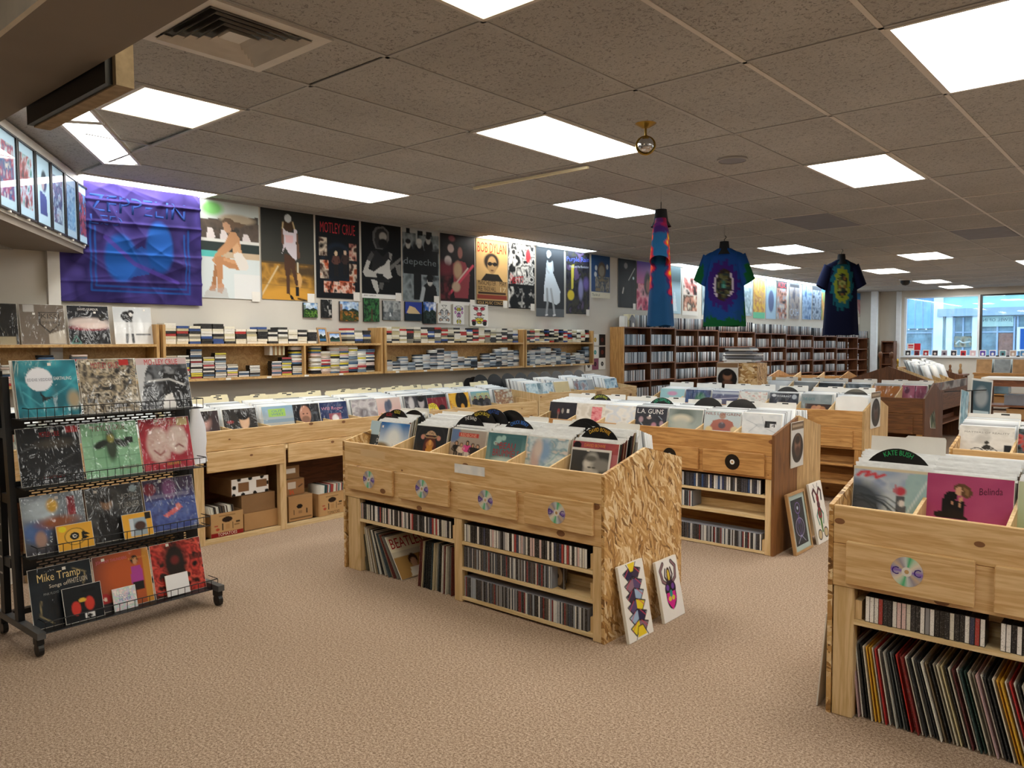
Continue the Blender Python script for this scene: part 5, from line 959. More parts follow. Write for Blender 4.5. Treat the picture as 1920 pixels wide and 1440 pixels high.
b2f = [(A('#2c2a30').n(3, .3, 2).e(.35, .5, .05, .12, '#8c3a3c', .3).r(.33, .5, .37, .95, '#7c6a60').e(.5, .45, .04, .1, '#9c948c', .3).r(.66, .35, .74, .55, '#d8d4cc'), 'dark stage record cover at the left end of the honey bin', None),
 (A('#ded8cc').m(['#cfc8bc', '#eae6de', '#d8d2c6'], 4, 5).r(.55, .15, .9, .95, '#d8606c').m(['#c84454', '#e8a0a4', '#e07078'], 7, 3, (.55, .15, .9, .95)), 'cream record cover with a pinkish red block', None),
 (A('#dedbd4').m(['#cfccc6', '#ecebe6', '#d4dce4', '#e4e0d8'], 3, 7), 'blank white record in crinkled plastic', None),
 (A('#33343c').m(['#2c2d34', '#3c3e48'], 4, 4).e(.2, .6, .07, .1, '#a88c94', .5).e(.45, .5, .07, .05, '#b8a4a0', .5).e(.62, .85, .08, .1, '#b88494', .5).e(.85, .75, .06, .1, '#a88c98', .5).l([(.2, .75), (.35, 1)], .03, '#9ca8b0').l([(.75, .4), (.85, .55)], .03, '#8c98a4').t('L.A. GUNS', .06, .08, .88, .3, '#ecebe8'), 'dark record cover lettered L.A. GUNS in white', [(-.01, .24)]),
 (A('#8f9c98').g('#88938e', '#a8b4ae').e(.45, .3, .3, .3, '#68746e', .7).e(.4, .45, .3, .15, '#d0ccb8', .6).e(.4, .75, .25, .2, '#b4bab0', .7), 'grey-green faded record cover', None),
 (A('#b4c4cc').g('#b8c8cc', '#c4ccd0').e(.5, .2, .09, .1, '#a88878', .3).p([(.12, .85), (.25, .42), (.42, .34), (.62, .34), (.78, .44), (.9, .85)], '#a8665a').e(.5, .62, .1, .1, '#5c5058', .3).e(.15, .85, .1, .12, '#d8c490', .4).e(.85, .8, .1, .12, '#d8c8a0', .4).t('NILS LOFGREN', .03, .05, .97, .17, '#8c4438'), 'record cover lettered NILS LOFGREN with a red jacket', None),
 (A('#ccd2d6').m(['#bcc4ca', '#e0e4e6', '#d0d6da'], 4, 9).l([(.1, .3), (.4, .5), (.2, .8)], .015, '#9aa4ac').l([(.5, .1), (.6, .6), (.9, .8)], .015, '#a4aeb4').r(.58, .3, .88, .42, '#1c1e22').r(.58, .42, .72, .58, '#1c1e22').t('4', .76, .42, .86, .56, '#2a2c30'), 'white crinkled record cover with a black label', None)]
fronts(MB2, b2x, b2f, .155, .735, vis=.58)
b3f = [(A('#9cc4c8').e(.5, .3, .2, .1, '#c88cac', .6).e(.6, .75, .07, .1, '#1c2a34', .2).p([(.5, 1), (.6, .8), (.8, 1)], '#1c2a34'), 'pale turquoise record cover in the third row', None), (A('#20305c').m(['#1c2a50', '#34507c'], 4, 3).e(.6, .6, .2, .3, '#2c6a4c', .6), 'navy record cover with green patch in the third row', None),
 (A('#4a4468').g('#5c6488', '#3c2c40').r(0, .05, 1, .2, '#c8ccd4', .7).l([(0, .55), (1, .4)], .04, '#c8c4d4'), 'violet record cover with a bright horizon', None), (A('#c8c8c0').m(['#bcbcb4', '#dcdcd4', '#c89c90'], 8, 4), 'speckled white record cover in the third row', None),
 (A('#22242c').m(['#1c1e26', '#343844'], 4, 5).e(.5, .85, .3, .2, '#8c3c34', .5).e(.15, .15, .08, .06, '#c8ccd0', .3).e(.85, .2, .08, .1, '#a8b0b8', .3).t('WARRANT', .25, .12, .75, .24, '#c8ccd0'), 'dark record cover with silver title in the third row', None),
 (A('#7c8688').m(['#747e80', '#8c9698'], 3, 4).r(.15, .55, 1, 1, '#3c2a24').e(.45, .8, .1, .12, '#b87c5c', .2).e(.6, .78, .1, .12, '#c08860', .2).e(.72, .84, .1, .12, '#b0744c', .2).t('THE GATE', .05, .2, .45, .36, '#4c7c84'), 'grey record cover with brown band and fruit shapes', None)]
fronts(MB3, b3x[:6], b3f, .18, .75, vis=.58)
t = obj('white_sign', MB().prism([(-.155, 0), (.155, 0), (.155, .28), (.09, .3), (-.09, .3), (-.155, .28)], 'y', 0, .003).mesh('sign', 'white_card'), mtx=MB3 @ T(b3x[6], .17, .76, 0, math.radians(-13)), label='blank white sign at the right end of the third-row bin', cat='sign')
fronts(MB4, b4x[3:], [(A('#39424c').m(['#2c343c', '#4c5864'], 4, 3), 'dark record cover left in the fourth row', None), (A('#525c66').m(['#3c464e', '#6c7882'], 4, 5), 'grey-blue record cover in the fourth row', None), (A('#a8692c').r(0, 0, 1, .08, '#9ca09c'), 'plain orange-brown record cover in the fourth row', None),
  (A('#8c4c64').m(['#7c3c54', '#a45c74'], 3, 5).r(.48, 0, .52, 1, '#6c3448').e(.2, .3, .1, .15, '#5c2c44', .4).r(.9, 0, 1, 1, '#c8ccd0', .6), 'dusky pink gatefold record cover in the fourth row', None)], .3, .75)
bk = A('#d6d5d0').m(['#c8c7c2', '#e6e5e0', '#d8d6d0'], 4, 6).e(.35, .96, .12, .09, '#2a2a2a', .03).e(.35, .96, .1, .07, '#d6d5d0', .03).e(.62, .96, .1, .09, '#2a2a2a', .03).e(.62, .96, .08, .07, '#d6d5d0', .03).p([(.42, .82), (.5, .7), (.58, .72), (.6, .86), (.5, .9)], '#33322f').e(.52, .62, .04, .05, '#33322f', .2).l([(.55, .75), (.64, .82), (.6, .9)], .03, '#33322f').r(.83, .68, .97, .95, '#22242a').t('MATTERS OF REALITY', .1, .2, .92, .27, '#8c8b86'); bk.texts[-1] = ('MATTERS OF REALITY', .1, .2, .92, .27, '#94938e', 0, False)
fronts(MR2, [.165, .5], vis=.54, arts=[(bk, 'white record cover with a small cyclist', None), (A('#4c2c28').m(['#22201e', '#c8443c', '#5c6a70', '#1c1a1a'], 6, 5), 'red and black comic-like record cover at the right edge, second row', None)], y=.185, z=.73)
w1f = [(A('#3c3034').e(.5, .45, .25, .3, '#b88c84', .6).e(.5, .2, .3, .2, '#241c1c', .4), 'record cover with a dark-haired face beside the hanging bags'), (A('#2c2a28').e(.62, .5, .15, .3, '#d8b494', .2).e(.6, .28, .2, .16, '#15110f', .2).e(.2, .55, .1, .05, '#8c3434', .4), 'black record cover with a pale painted face'), (A('#9cb8c8').g('#8cb4d0', '#b8b4a8').r(.2, .12, .75, .48, '#a4d068').r(0, .6, 1, .75, '#6c94b4', .6).t('OUT', .3, .18, .65, .28, '#5c8c9c').t('WEST', .28, .32, .68, .42, '#5c8c9c'), 'sky record cover with a green label shape'),
 (A('#17191f').e(.5, .5, .19, .3, '#c08c74', .15).e(.5, .72, .14, .12, '#8c6450', .4).e(.44, .45, .03, .02, '#3c241c', .3).e(.57, .45, .03, .02, '#3c241c', .3).r(.75, .4, .95, .5, '#3c4048'), 'dark record cover with a bald bearded face'), (A('#1c2c5c').m(['#1a2a58', '#243868'], 3, 2).r(.3, .55, .75, 1, '#8c3c4c').e(.52, .8, .12, .14, '#d8d0d0', .3).t('Will Roger', .05, .22, .85, .42, '#c88ca4'), 'navy record cover with pink script'), (A('#b4acb0').m(['#a49ca4', '#ccc8c8', '#8c8488'], 4, 7).e(.45, .7, .2, .2, '#6c6468', .6), 'pale pinkish-grey record cover in the wall bin'),
 (A('#d8b8b0').g('#d8c4bc', '#cc9c94').e(.4, .5, .1, .25, '#5c6478', .3).e(.52, .35, .1, .2, '#4c5468', .4), 'pink record cover with a pair of standing people'), (A('#24242a').r(0, 0, .5, 1, '#3c3a40').e(.28, .4, .12, .25, '#c8c4c4', .5).e(.72, .35, .13, .25, '#b8b0b0', .4).e(.72, .18, .15, .12, '#141416', .3), 'black and white record cover of two faces'), (A('#7c2430').r(0, 0, 1, .16, '#2a3438').p([(.1, .9), (.15, .5), (.35, .45), (.5, .55), (.6, .85), (.4, 1)], '#e8d43c').e(.75, .8, .16, .16, '#1c1418', .1).t('SOCK', .18, .52, .5, .68, '#2a1c1c').t('IT', .28, .72, .44, .84, '#2a1c1c'), 'dark red record cover with a yellow burst'),
 (A('#d8a42c').m(['#d8a830', '#e4b43c', '#b87c20'], 4, 4).e(.6, .5, .3, .42, '#17120f', .08).e(.62, .82, .09, .14, '#d89c3c', .2), 'yellow record cover with a large black round hairdo'), (A('#7ca0a8').g('#78b0c0', '#a8a068', 'v', 0, .5).m(['#2c2c30', '#4c4c54', '#5c4c3c'], 6, 3, (0, .5, 1, 1)).fig(.2, .3, .7, '#b88c74', '#1c1614', '#2a2a30', '#1c1c20').fig(.5, .28, .7, '#b88c74', '#1c1614', '#1c1c20', '#1c1c20').fig(.8, .3, .7, '#b88c74', '#1c1614', '#3c3a40', '#1c1c20').t('USA PEOPLE', .3, .1, .95, .26, '#e0d03c'), 'record cover with a group and yellow title'), (A('#a89c84').m(['#c8b898', '#8c5c44', '#b8b4a4', '#e0d8c4'], 5, 8), 'worn tan record cover at the end of the wall bin')]
for x, (a, lab) in zip(w1x, w1f): cover(MW1 @ T(x, .235, .74, (R()-.5)*.04, math.radians(-14)), a, lab, None, 'print_wrap', vis=.64)
Art.VS = 1.0
for x, a, lab in ((.22, A('#b8d0d8').m(['#98bccc', '#dcecf0', '#88b0c0'], 5, 3), 'shiny pale blue plastic sleeve, first in the far wall bin'), (.44, A('#a8c8d4').m(['#88b4c8', '#e4f0f4', '#7ca4b8'], 5, 9), 'shiny pale blue plastic sleeve, second in the far wall bin'), (.78, A('#d8c898').n(3, .1, 4).l([(.3, .6), (.5, .4), (.7, .7)], .02, '#a89868'), 'plain tan record cover in the far wall bin'), (1.2, A('#7c94a8').m(['#5c7890', '#a8bccc', '#8c6c70'], 5, 5), 'blue-grey record cover in the far wall bin'), (1.92, A('#5c8cac').m(['#3c6c94', '#a8ccdc', '#6c9cb8'], 5, 11), 'bright blue record cover last in the far wall bin')): cover(MW2 @ T(x+.05, .22, .79, 0, math.radians(-16)), a, lab, None, 'print_wrap')
for x, a, lab in ((.88, A('#c8704c').r(0, .35, 1, 1, '#e0dcd4').e(.3, .2, .1, .1, '#e8d8c8', .2), 'orange and white record cover left of the display rack'), (1.1, A('#9cb0a4').m(['#7c8c84', '#c8d0c8', '#3c4440'], 6, 5), 'green-grey record cover left of the display rack')): cover(MW0 @ T(x, .235, .73, 0, math.radians(-14)), a, lab)
# ================================================================ posters on the long wall
def poster(y0, y1, z0, z1, art, label, price=True, gloss='print_gloss', border=None):
    w, h = y1-y0-.012, z1-z0; art.w, art.h = w, h
    t = obj('poster', MB().box(-w/2, w/2, .0, .0012, 0, h).mesh('poster_sheet', 'white_card'), mtx=T(WX+.012, (y0+y1)/2, z0, math.pi/2), label=label, cat='poster')
    obj('poster_print', art.mesh('poster_print', gloss, y=-.0008, curl=0), t)
    if price: MB().box(w/2-.09, w/2-.005, -.004, -.003, -.02, .075).build('price_tag', 'white_card', t)
    return t
PW = lambda bg, n=64, asp=1.49: Art(1, asp, n, bg)
p1 = PW('#d6dcdc').r(0, 0, 1, .22, '#c9d2d0').e(.2, .08, .18, .07, '#7cc070', .6).p([(0, .2), (.6, .16), (1, .12), (1, .46), (0, .46)], '#4a4440').m(['#3c3634', '#6a5c50', '#544a44'], 7, 4, (0, .2, 1, .44), .7).e(.62, .17, .3, .05, '#b8a890', .4).p([(.12, .28), (.2, .28), (.25, .38), (.1, .4)], '#e4dcdc').p([(.34, .29), (.42, .29), (.47, .39), (.32, .41)], '#e4dcdc').p([(.72, .31), (.8, .31), (.86, .4), (.7, .42)], '#e4dcdc').r(0, .39, 1, .42, '#e6e6e2').r(0, .42, 1, .52, '#2c3836').r(0, .52, .4, .58, '#5cc4c0').r(.35, .52, 1, .6, '#c8b498').r(0, .58, 1, 1, '#d6dfe0').r(.55, .74, 1, 1, '#e2e4e4')
def tr(x0, x1, t0, t1, b0, b1):                     # picture coordinates of a poster -> its own 0..1 square
    def f(*pts): return [((x-x0)/(x1-x0), (y-(t0+(t1-t0)*(x-x0)/(x1-x0)))/((b0+(b1-b0)*(x-x0)/(x1-x0))-(t0+(t1-t0)*(x-x0)/(x1-x0)))) for x, y in pts]
    return f
q = tr(65, 695, 180, 268, 1225, 1230)
p1.p(q((205, 870), (240, 900), (225, 1000), (215, 1090), (170, 1090), (185, 1000)), '#a8764f').p(q((290, 420), (330, 380), (380, 385), (430, 430), (560, 450), (500, 485), (430, 480), (410, 520), (390, 470), (340, 430), (300, 450)), '#6e5a48').p(q((300, 440), (340, 425), (380, 460), (390, 520), (350, 545), (320, 520), (305, 480)), '#c79c7c')
p1.p(q((375, 530), (430, 530), (475, 590), (490, 680), (500, 760), (560, 840), (440, 830), (400, 760), (395, 700), (350, 740), (260, 800), (215, 870), (180, 830), (215, 760), (320, 640), (355, 570)), '#c8966c').p(q((400, 700), (455, 640), (480, 700), (500, 760), (450, 790), (410, 770)), '#d9ae84').p(q((215, 800), (260, 780), (440, 830), (560, 840), (570, 900), (540, 935), (450, 925), (350, 905), (290, 870), (290, 960), (282, 1070), (235, 1080), (232, 960), (215, 870)), '#c08a60').p(q((300, 800), (440, 830), (540, 850), (440, 870), (300, 830)), '#d2a076')
p1.p(q((405, 765), (450, 740), (498, 755), (560, 840), (572, 900), (540, 935), (470, 928), (430, 835)), '#e2ddd6').p(q((135, 1140), (180, 1080), (222, 1095), (205, 1150), (160, 1160)), '#bf8f70').p(q((230, 1080), (290, 1070), (305, 1100), (280, 1175), (235, 1170)), '#c89878').p(q((110, 1150), (320, 1110), (350, 1225), (90, 1220)), '#b4aca6', .5)
poster(3.55, 4.16, 2.03, 2.93, p1, 'poster of a person sitting by a pool, next to the tapestry')
p2 = PW('#2c2e2c').g('#232624', '#3c3c36', 'v', 0, .55).r(0, .58, 1, 1, '#5a4628').m(['#4c3c26', '#80602c', '#c8943c', '#6c5028'], 5, 8, (0, .6, 1, 1), .8).e(.5, .97, .7, .14, '#d09a3c', .8).l([(.3, .63), (0, .95)], .02, '#d8c8a0').l([(0, .83), (1, .86)], .012, '#8c6c38')
q = tr(705, 1262, 275, 342, 1236, 1255); SK = '#4e3526'
p2.p(q((1075, 850), (1088, 850), (1088, 960), (1075, 960)), '#c8c0a8').e(*q((1092, 1040))[0], .055, .085, '#cfa468', .15).p(q((935, 760), (1000, 770), (1008, 900), (988, 1050), (990, 1180), (960, 1180), (955, 1000), (935, 880)), SK).p(q((1000, 780), (1058, 820), (1052, 900), (1072, 1000), (1085, 1095), (1055, 1095), (1020, 950), (1000, 860)), SK)
p2.p(q((912, 500), (935, 488), (945, 600), (938, 690), (915, 640)), '#6a4c3c').p(q((1062, 540), (1085, 550), (1108, 800), (1078, 815)), '#6a4c3c').p(q((925, 490), (955, 480), (962, 525), (1042, 535), (1050, 500), (1080, 510), (1066, 640), (1075, 740), (1066, 835), (995, 765), (950, 690), (915, 760), (935, 660), (940, 590)), '#cfc8d0').p(q((950, 560), (1040, 570), (1030, 650), (960, 640)), '#d8b4b8').p(q((930, 430), (950, 410), (1025, 415), (1048, 495), (1010, 530), (945, 505)), '#43301f').l(q((932, 430), (925, 490)), .02, '#d8c090').l(q((1035, 430), (1052, 495)), .02, '#d8c090').e(*q((985, 388))[0], .066, .045, '#c9cfd0', .1)
p2.p(q((985, 1185), (1010, 1190), (1045, 1250), (1000, 1235)), '#15110d').p(q((1058, 1105), (1088, 1110), (1086, 1205), (1055, 1200)), '#17171a').l(q((1080, 1230), (1170, 1252)), .03, '#2a1c10')
poster(4.17, 4.79, 2.04, 2.93, p2, 'poster of a tennis player walking away over a clay court')
p3 = PW('#0d0f14').e(.5, .58, .38, .26, '#1c2a3c', .2).e(.5, .58, .34, .23, '#12161e', .2)
for x, y, c in ((.16, .38, '#8c8478'), (.84, .42, '#b8786c'), (.18, .66, '#b8542c'), (.84, .68, '#a8502c')): p3.r(x-.1, y-.13, x+.1, y+.11, '#1c1614').m(['#1c1614', c, '#d8c8b4', '#3c241c'], 9, int(x*100), (x-.09, y-.12, x+.09, y+.1))
p3.fig(.45, .42, .3, '#d8b8a0', '#e0c8a0', '#5c3c34', '#1c1818').fig(.66, .4, .3, '#d8b8a0', '#c8b098', '#3c2c28', '#1c1818').r(.17, .79, .52, .93, '#8c3c2c').r(.52, .78, .88, .92, '#c8603c').m(['#16100e', '#b85c3c', '#e8d0c0', '#1c1412'], 14, 5, (.17, .79, .88, .93)).t('MOTLEY CRUE', .1, .07, .9, .2, '#b8343c')
poster(4.80, 5.375, 2.08, 2.932, p3, 'black poster with red title and a collage of band photos')
q = tr(90, 545, 217, 272, 1082, 1086)
p4 = PW('#060607').p(q((220, 330), (255, 278), (340, 268), (400, 325), (408, 410), (375, 475), (330, 525), (250, 525), (220, 440)), '#5e5e5e').p(q((245, 345), (275, 300), (335, 290), (380, 335), (385, 410), (360, 480), (320, 520), (262, 510), (240, 430)), '#2c2c2c').e(*q((335, 385))[0], .095, .06, '#a09f9b', .25).e(*q((335, 462))[0], .12, .065, '#101010', .2).p(q((200, 550), (260, 540), (330, 610), (400, 540), (455, 600), (440, 700), (400, 900), (230, 880), (190, 800), (210, 700)), '#1f1f20').p(q((400, 560), (440, 570), (430, 650), (405, 620)), '#8c8c8a').p(q((148, 640), (200, 550), (235, 585), (197, 662)), '#4c4c4c')
p4.p(q((400, 720), (548, 605), (550, 640), (420, 765)), '#6e6e6c').p(q((150, 650), (192, 662), (162, 750), (275, 800), (265, 848), (130, 842), (103, 790)), '#b8b8b4').p(q((218, 790), (290, 730), (350, 700), (390, 640), (418, 648), (408, 720), (430, 815), (445, 835), (385, 862), (300, 805), (262, 792)), '#c6c6c2').p(q((250, 800), (330, 800), (345, 870), (270, 890)), '#161616').p(q((193, 868), (262, 880), (284, 1000), (262, 1032), (220, 960)), '#bcbcb8').p(q((290, 900), (340, 905), (320, 990), (280, 960)), '#5c5c5a').p(q((470, 700), (540, 690), (550, 830), (500, 805)), '#7a7a76').r(0, .945, 1, 1, '#e6e6e4').t('JERRY GARCIA', .04, .955, .34, .98, '#1c1c1e')
poster(5.39, 5.97, 2.1, 2.93, p4, 'black and white poster of a bearded guitarist with white caption strip')
p5 = PW('#4c5457').m(['#22262a', '#6a7478', '#8c979b', '#3a4044'], 5, 6).r(0, 0, 1, .06, '#a8acac').r(.1, 0, .2, .07, '#1a1c1e').r(.4, .02, .55, .08, '#1a1c1e').r(.65, .02, .8, .08, '#1a1c1e').r(.36, .05, .4, .3, '#9ca4a6').r(.6, .08, .64, .3, '#8c9496').r(.03, .28, .97, .62, '#101214')
for x, y in ((.15, .22), (.45, .2), (.7, .13)): p5.e(x, y+.09, .13, .1, '#0f1012', .2).e(x, y, .065, .06, '#b4b4b0', .2).e(x, y-.04, .07, .035, '#c8c8c4' if x == .45 else '#141416', .3)
p5.r(.3, .6, .5, .97, '#141618').p([(.45, 1), (.55, .78), (.72, .7), (.9, .78), (.97, 1)], '#16181a').l([(.56, .82), (.5, .98)], .1, '#a8b0b4').e(.74, .7, .08, .075, '#c0c0bc', .15).e(.74, .66, .1, .05, '#101012', .2).r(.67, .7, .82, .715, '#101012').t('depeche', .03, .4, .92, .52, '#727c80')
poster(5.98, 6.57, 2.09, 2.93, p5, 'grey group photo poster lettered depeche')
p6 = PW('#1a1214').e(.33, .06, .09, .04, '#8c4c54', .5).e(.3, .2, .09, .06, '#c8b4b0', .3).e(.22, .38, .1, .07, '#c8c0be', .3).e(.15, .5, .25, .1, '#6c2430', 1).e(.6, .17, .22, .06, '#0c0a0a', .2).e(.62, .14, .13, .07, '#100e0e', .2).e(.57, .25, .07, .08, '#a0665c', .3).p([(.35, .42), (.5, .36), (.72, .38), (.86, .55), (.8, .9), (.4, .9)], '#8c3c44').e(.5, .5, .12, .12, '#b89c7c', .5).l([(.25, .85), (.95, .42)], .06, '#c8485c').l([(.35, .75), (.8, .46)], .03, '#d8c4b8').e(.45, .74, .12, .07, '#b8a088', .4).m(['#1a1214', '#5c2028', '#120e10', '#7c3038'], 6, 9, (0, .6, .3, .95), .6).r(0, .955, 1, 1, '#e4e2de')
poster(6.58, 7.19, 2.07, 2.93, p6, 'reddish poster of a guitarist in a black hat')
p7 = PW('#cfa868').g('#c8985c', '#d8b478', 'v', 0, .5).r(0, .62, 1, 1, '#8c6a44', .5).e(.48, .33, .24, .13, '#2a2018', .25).e(.5, .38, .15, .13, '#b08c5c', .15).e(.43, .365, .075, .03, '#16120e', .1).e(.59, .365, .075, .03, '#16120e', .1).r(.4, .35, .6, .365, '#16120e').e(.5, .46, .05, .012, '#6c4a30', .3).p([(.15, .62), (.3, .52), (.7, .52), (.85, .62)], '#2a241c').r(.02, .84, .98, .9, '#8c3c2c').r(0, .915, 1, 1, '#1c1814').t('BOB DYLAN', .04, .05, .96, .2, '#c02c18').t('MANCHESTER', .05, .62, .62, .69, '#2a2018').t('FREE TRADE HALL', .05, .71, .62, .78, '#2a2018').t('MAY', .74, .62, .96, .69, '#2a2018').t('17', .76, .71, .95, .78, '#e0d0a8').t('FOLK MUSIC CONCERT', .04, .935, .96, .98, '#d0ac70').r(.05, .795, .95, .825, '#3c2c20')
poster(7.21, 7.82, 2.08, 2.93, p7, 'tan concert poster with dark glasses portrait and red title')
p8 = PW('#e2e2de').m(['#0e0e10', '#e8e8e4', '#141416', '#e8e8e4', '#0e0e10'], 5, 12, (0, 0, 1, .62), 1, .3, .7).r(0, .62, 1, 1, '#0d0d0f').m(['#0d0d0f', '#0d0d0f', '#e0e0dc'], 7, 3, (0, .66, 1, .98), 1, .35, .75).e(.75, .17, .1, .1, '#c83038', .4).t('The', .05, .47, .18, .53, '#c83038').t('MISFITS', .06, .53, .56, .63, '#c83038', -.04)
poster(7.83, 8.39, 2.06, 2.93, p8, 'black and white comic-style poster with red scrawled lettering')
p9 = Art(1, 1.54, 64, '#34373b').g('#3a3d42', '#2a2c30').r(0, .88, 1, 1, '#5c6064').e(.45, .2, .13, .2, '#34373b', 1).p([(.36, .22), (.58, .2), (.6, .36), (.72, .48), (.86, .62), (.84, .78), (.72, .82), (.45, .78), (.26, .78), (.28, .56), (.34, .36)], '#cfd6dc').l([(.38, .6), (.4, .8), (.36, .95)], .07, '#9ca0a4').l([(.52, .6), (.6, .8), (.64, .95)], .07, '#a8acb0').e(.45, .085, .08, .045, '#e0e2e4', .2).e(.43, .11, .055, .04, '#b8bcc0', .2).l([(.4, .2), (.37, .32), (.45, .36)], .05, '#b8bcc0').l([(.57, .2), (.6, .32)], .05, '#b8bcc0').l([(.33, .98), (.4, .97)], .03, '#e8e8e8').l([(.6, .98), (.68, .97)], .03, '#e8e8e8')
poster(8.41, 9.065, 1.965, 2.935, p9, 'tall grey poster of a dancer in a billowing white dress', False)
p10 = PW('#191a22').m(['#14151a', '#2c2a3a', '#3c3a2c', '#1a1c22', '#5c4a6c'], 5, 14).p([(.22, .22), (.34, .2), (.3, .6), (.22, .6)], '#c8b848').e(.2, .7, .14, .08, '#d8c034', .3).e(.62, .6, .1, .16, '#8c8cb8', .6).e(.85, .5, .12, .1, '#6c5ca0', .8).t('Purple Rain', .03, .09, .97, .19, '#5c6cd8', -.03).t('Prince and the Revolution', .15, .22, .95, .26, '#c8ccd8', -.02)
poster(9.1, 9.7, 2.02, 2.93, p10, 'dark poster with blue handwritten title PURPLE RAIN')
p11 = Art(1, 1.24, 56, '#1f4678').r(0, .86, 1, 1, '#e0dcc8').e(.55, .35, .22, .2, '#5c4c3c', .3).e(.55, .36, .15, .13, '#8c8474', .3).m(['#6c6c64', '#a49c88', '#3c4c5c', '#8c7c5c'], 7, 6, (.2, .5, .97, .84), .9).e(.25, .3, .06, .06, '#d0d4d8', .3).e(.22, .45, .07, .06, '#d0d4d8', .3).e(.85, .25, .06, .06, '#c8ccd0', .3).t('The Art of Summer', .05, .9, .95, .96, '#3c3a34'); p11.texts[-1] = ('The Art of', .05, .9, .45, .96, '#3c3a34', 0, False)
poster(9.735, 10.25, 2.28, 2.93, p11, 'blue poster with pale caption strip left of the bookcase', False)
p12 = PW('#14171b').e(.4, .1, .4, .1, '#2c3238', 1).e(.42, .14, .1, .06, '#8c8c8c', .3).p([(.1, .4), (.25, .25), (.55, .25), (.7, .4), (.7, 1), (.2, 1)], '#1c2024').guitar(.4, .56, .92, .18, '#23262a', '#b8b8b4').l([(.3, .6), (.25, .7)], .06, '#c8c4c0').e(.85, .38, .05, .03, '#c8e0e4', .4)
poster(10.47, 11.01, 2.155, 2.935, p12, 'dark poster of a guitarist right above the pine bookcase end')
p13 = PW('#b45cae').g('#6c5ccc', '#c86ca8', 'v', 0, .4).m(['#5c1c3c', '#c84c6c', '#e8a4b4', '#3c1c2c'], 4, 6, (0, .45, 1, 1)).e(.6, .45, .2, .25, '#241c20', .4).e(.62, .5, .1, .14, '#8c5c50', .4)
poster(11.02, 11.6, 2.13, 2.93, p13, 'purple and pink poster partly behind the side-on shirt')
far = [(12.06, 12.5, 2.1, 2.92, PW('#a4c0cc', 30).g('#34484c', '#a8c4d0', 'v', .3, .5).p([(.3, .95), (.5, .5), (.7, .95)], '#d8e4ec'), 'pale blue far poster just right of the side-on shirt'), (12.54, 13.15, 2.08, 2.94, PW('#d8d4cc', 34).r(.05, .2, .95, .9, '#c8bcb0').m(['#2c1c1c', '#c86c64', '#e8d8cc', '#3c2c2c'], 5, 4, (.08, .22, .92, .56)).m(['#d8ccb8', '#3c342c', '#c88c74', '#e4dcc8'], 5, 7, (.08, .58, .92, .9)).t('BEATLES', .1, .06, .9, .16, '#b07c8c'), 'cream far poster of four portraits lettered BEATLES'),
 (13.3, 13.9, 2.1, 2.94, PW('#5c7078', 24).m(['#3c4c54', '#a8bcc4'], 4, 3), 'grey-blue far poster left behind the middle shirt'), (14.9, 15.52, 2.13, 2.94, PW('#c4dce8', 30).m(['#c8e0ec', '#8ca4b0', '#dcecf4'], 4, 9, (0, .3, 1, 1)).t('CASH', .1, .06, .95, .18, '#2c3c4c'), 'pale far poster lettered CASH right of the middle shirt'), (15.56, 16.16, 2.09, 2.94, PW('#d8b454', 30).m(['#d8c078', '#b87c54', '#e0c04c', '#c8a070'], 5, 5).r(0, .86, 1, 1, '#6cc49c'), 'yellow far poster with green lower band'), (16.21, 16.75, 2.09, 2.94, PW('#a4c4dc', 30).e(.5, .55, .28, .28, '#5c6c94', .2).t('ELVIS', .2, .12, .8, .22, '#7cacc0'), 'light blue far poster with an oval portrait'),
 (16.78, 17.35, 2.1, 2.94, PW('#a8b4bc', 30).r(0, 0, 1, .2, '#20242c').m(['#3c3c44', '#c88c74', '#94a4b4', '#d8ccc0'], 6, 8, (0, .2, 1, 1)).t('ACDC', .1, .03, .9, .18, '#d8343c'), 'far poster with red title on black'), (17.48, 18.12, 2.12, 2.94, PW('#8c94a4', 30).r(.05, .03, .95, .12, '#2c2c34').m(['#5c5c6c', '#a89c94', '#7c8498'], 4, 6, (0, .12, 1, 1)).t('CASH', .1, .72, .9, .92, '#b4c4d8'), 'grey-violet far poster lettered CASH at its foot'), (18.28, 18.89, 2.12, 2.94, PW('#6c8cbc', 30).m(['#4c6c9c', '#a4c0dc', '#5c7cac'], 5, 6), 'blue crowded far poster'), (18.93, 19.53, 2.13, 2.94, PW('#6c7c94', 30).m(['#3c4c64', '#a8b8cc', '#5c6c84'], 6, 11).r(0, 0, 1, .12, '#242c3c'), 'dark grey-blue far poster with scroll pattern'), (19.55, 20.15, 2.13, 2.94, PW('#d8b878', 30).r(0, 0, 1, .15, '#3c94d8').m(['#d8b878', '#c89454', '#7cac6c'], 4, 5, (0, .15, 1, 1)), 'orange far poster with a blue top, left of the farthest shirt'), (22.14, 22.82, 2.35, 2.91, Art(1, .85, 30, '#c8b4b4').r(0, 0, 1, .3, '#3c8cd0').m(['#d8bcb4', '#b87c8c', '#d8d4d0'], 5, 4, (0, .3, 1, 1)), 'last small far poster before the white column')]
for q in far: poster(q[0], q[1], q[2], q[3], q[4], q[5], False)
MB().box(-.12, .12, 0, .0012, 0, .2).build('paper_note', 'white_card', mtx=T(WX+.012, 22.45, 2.06, math.pi/2), label='small white paper note below the last far poster', cat='note')
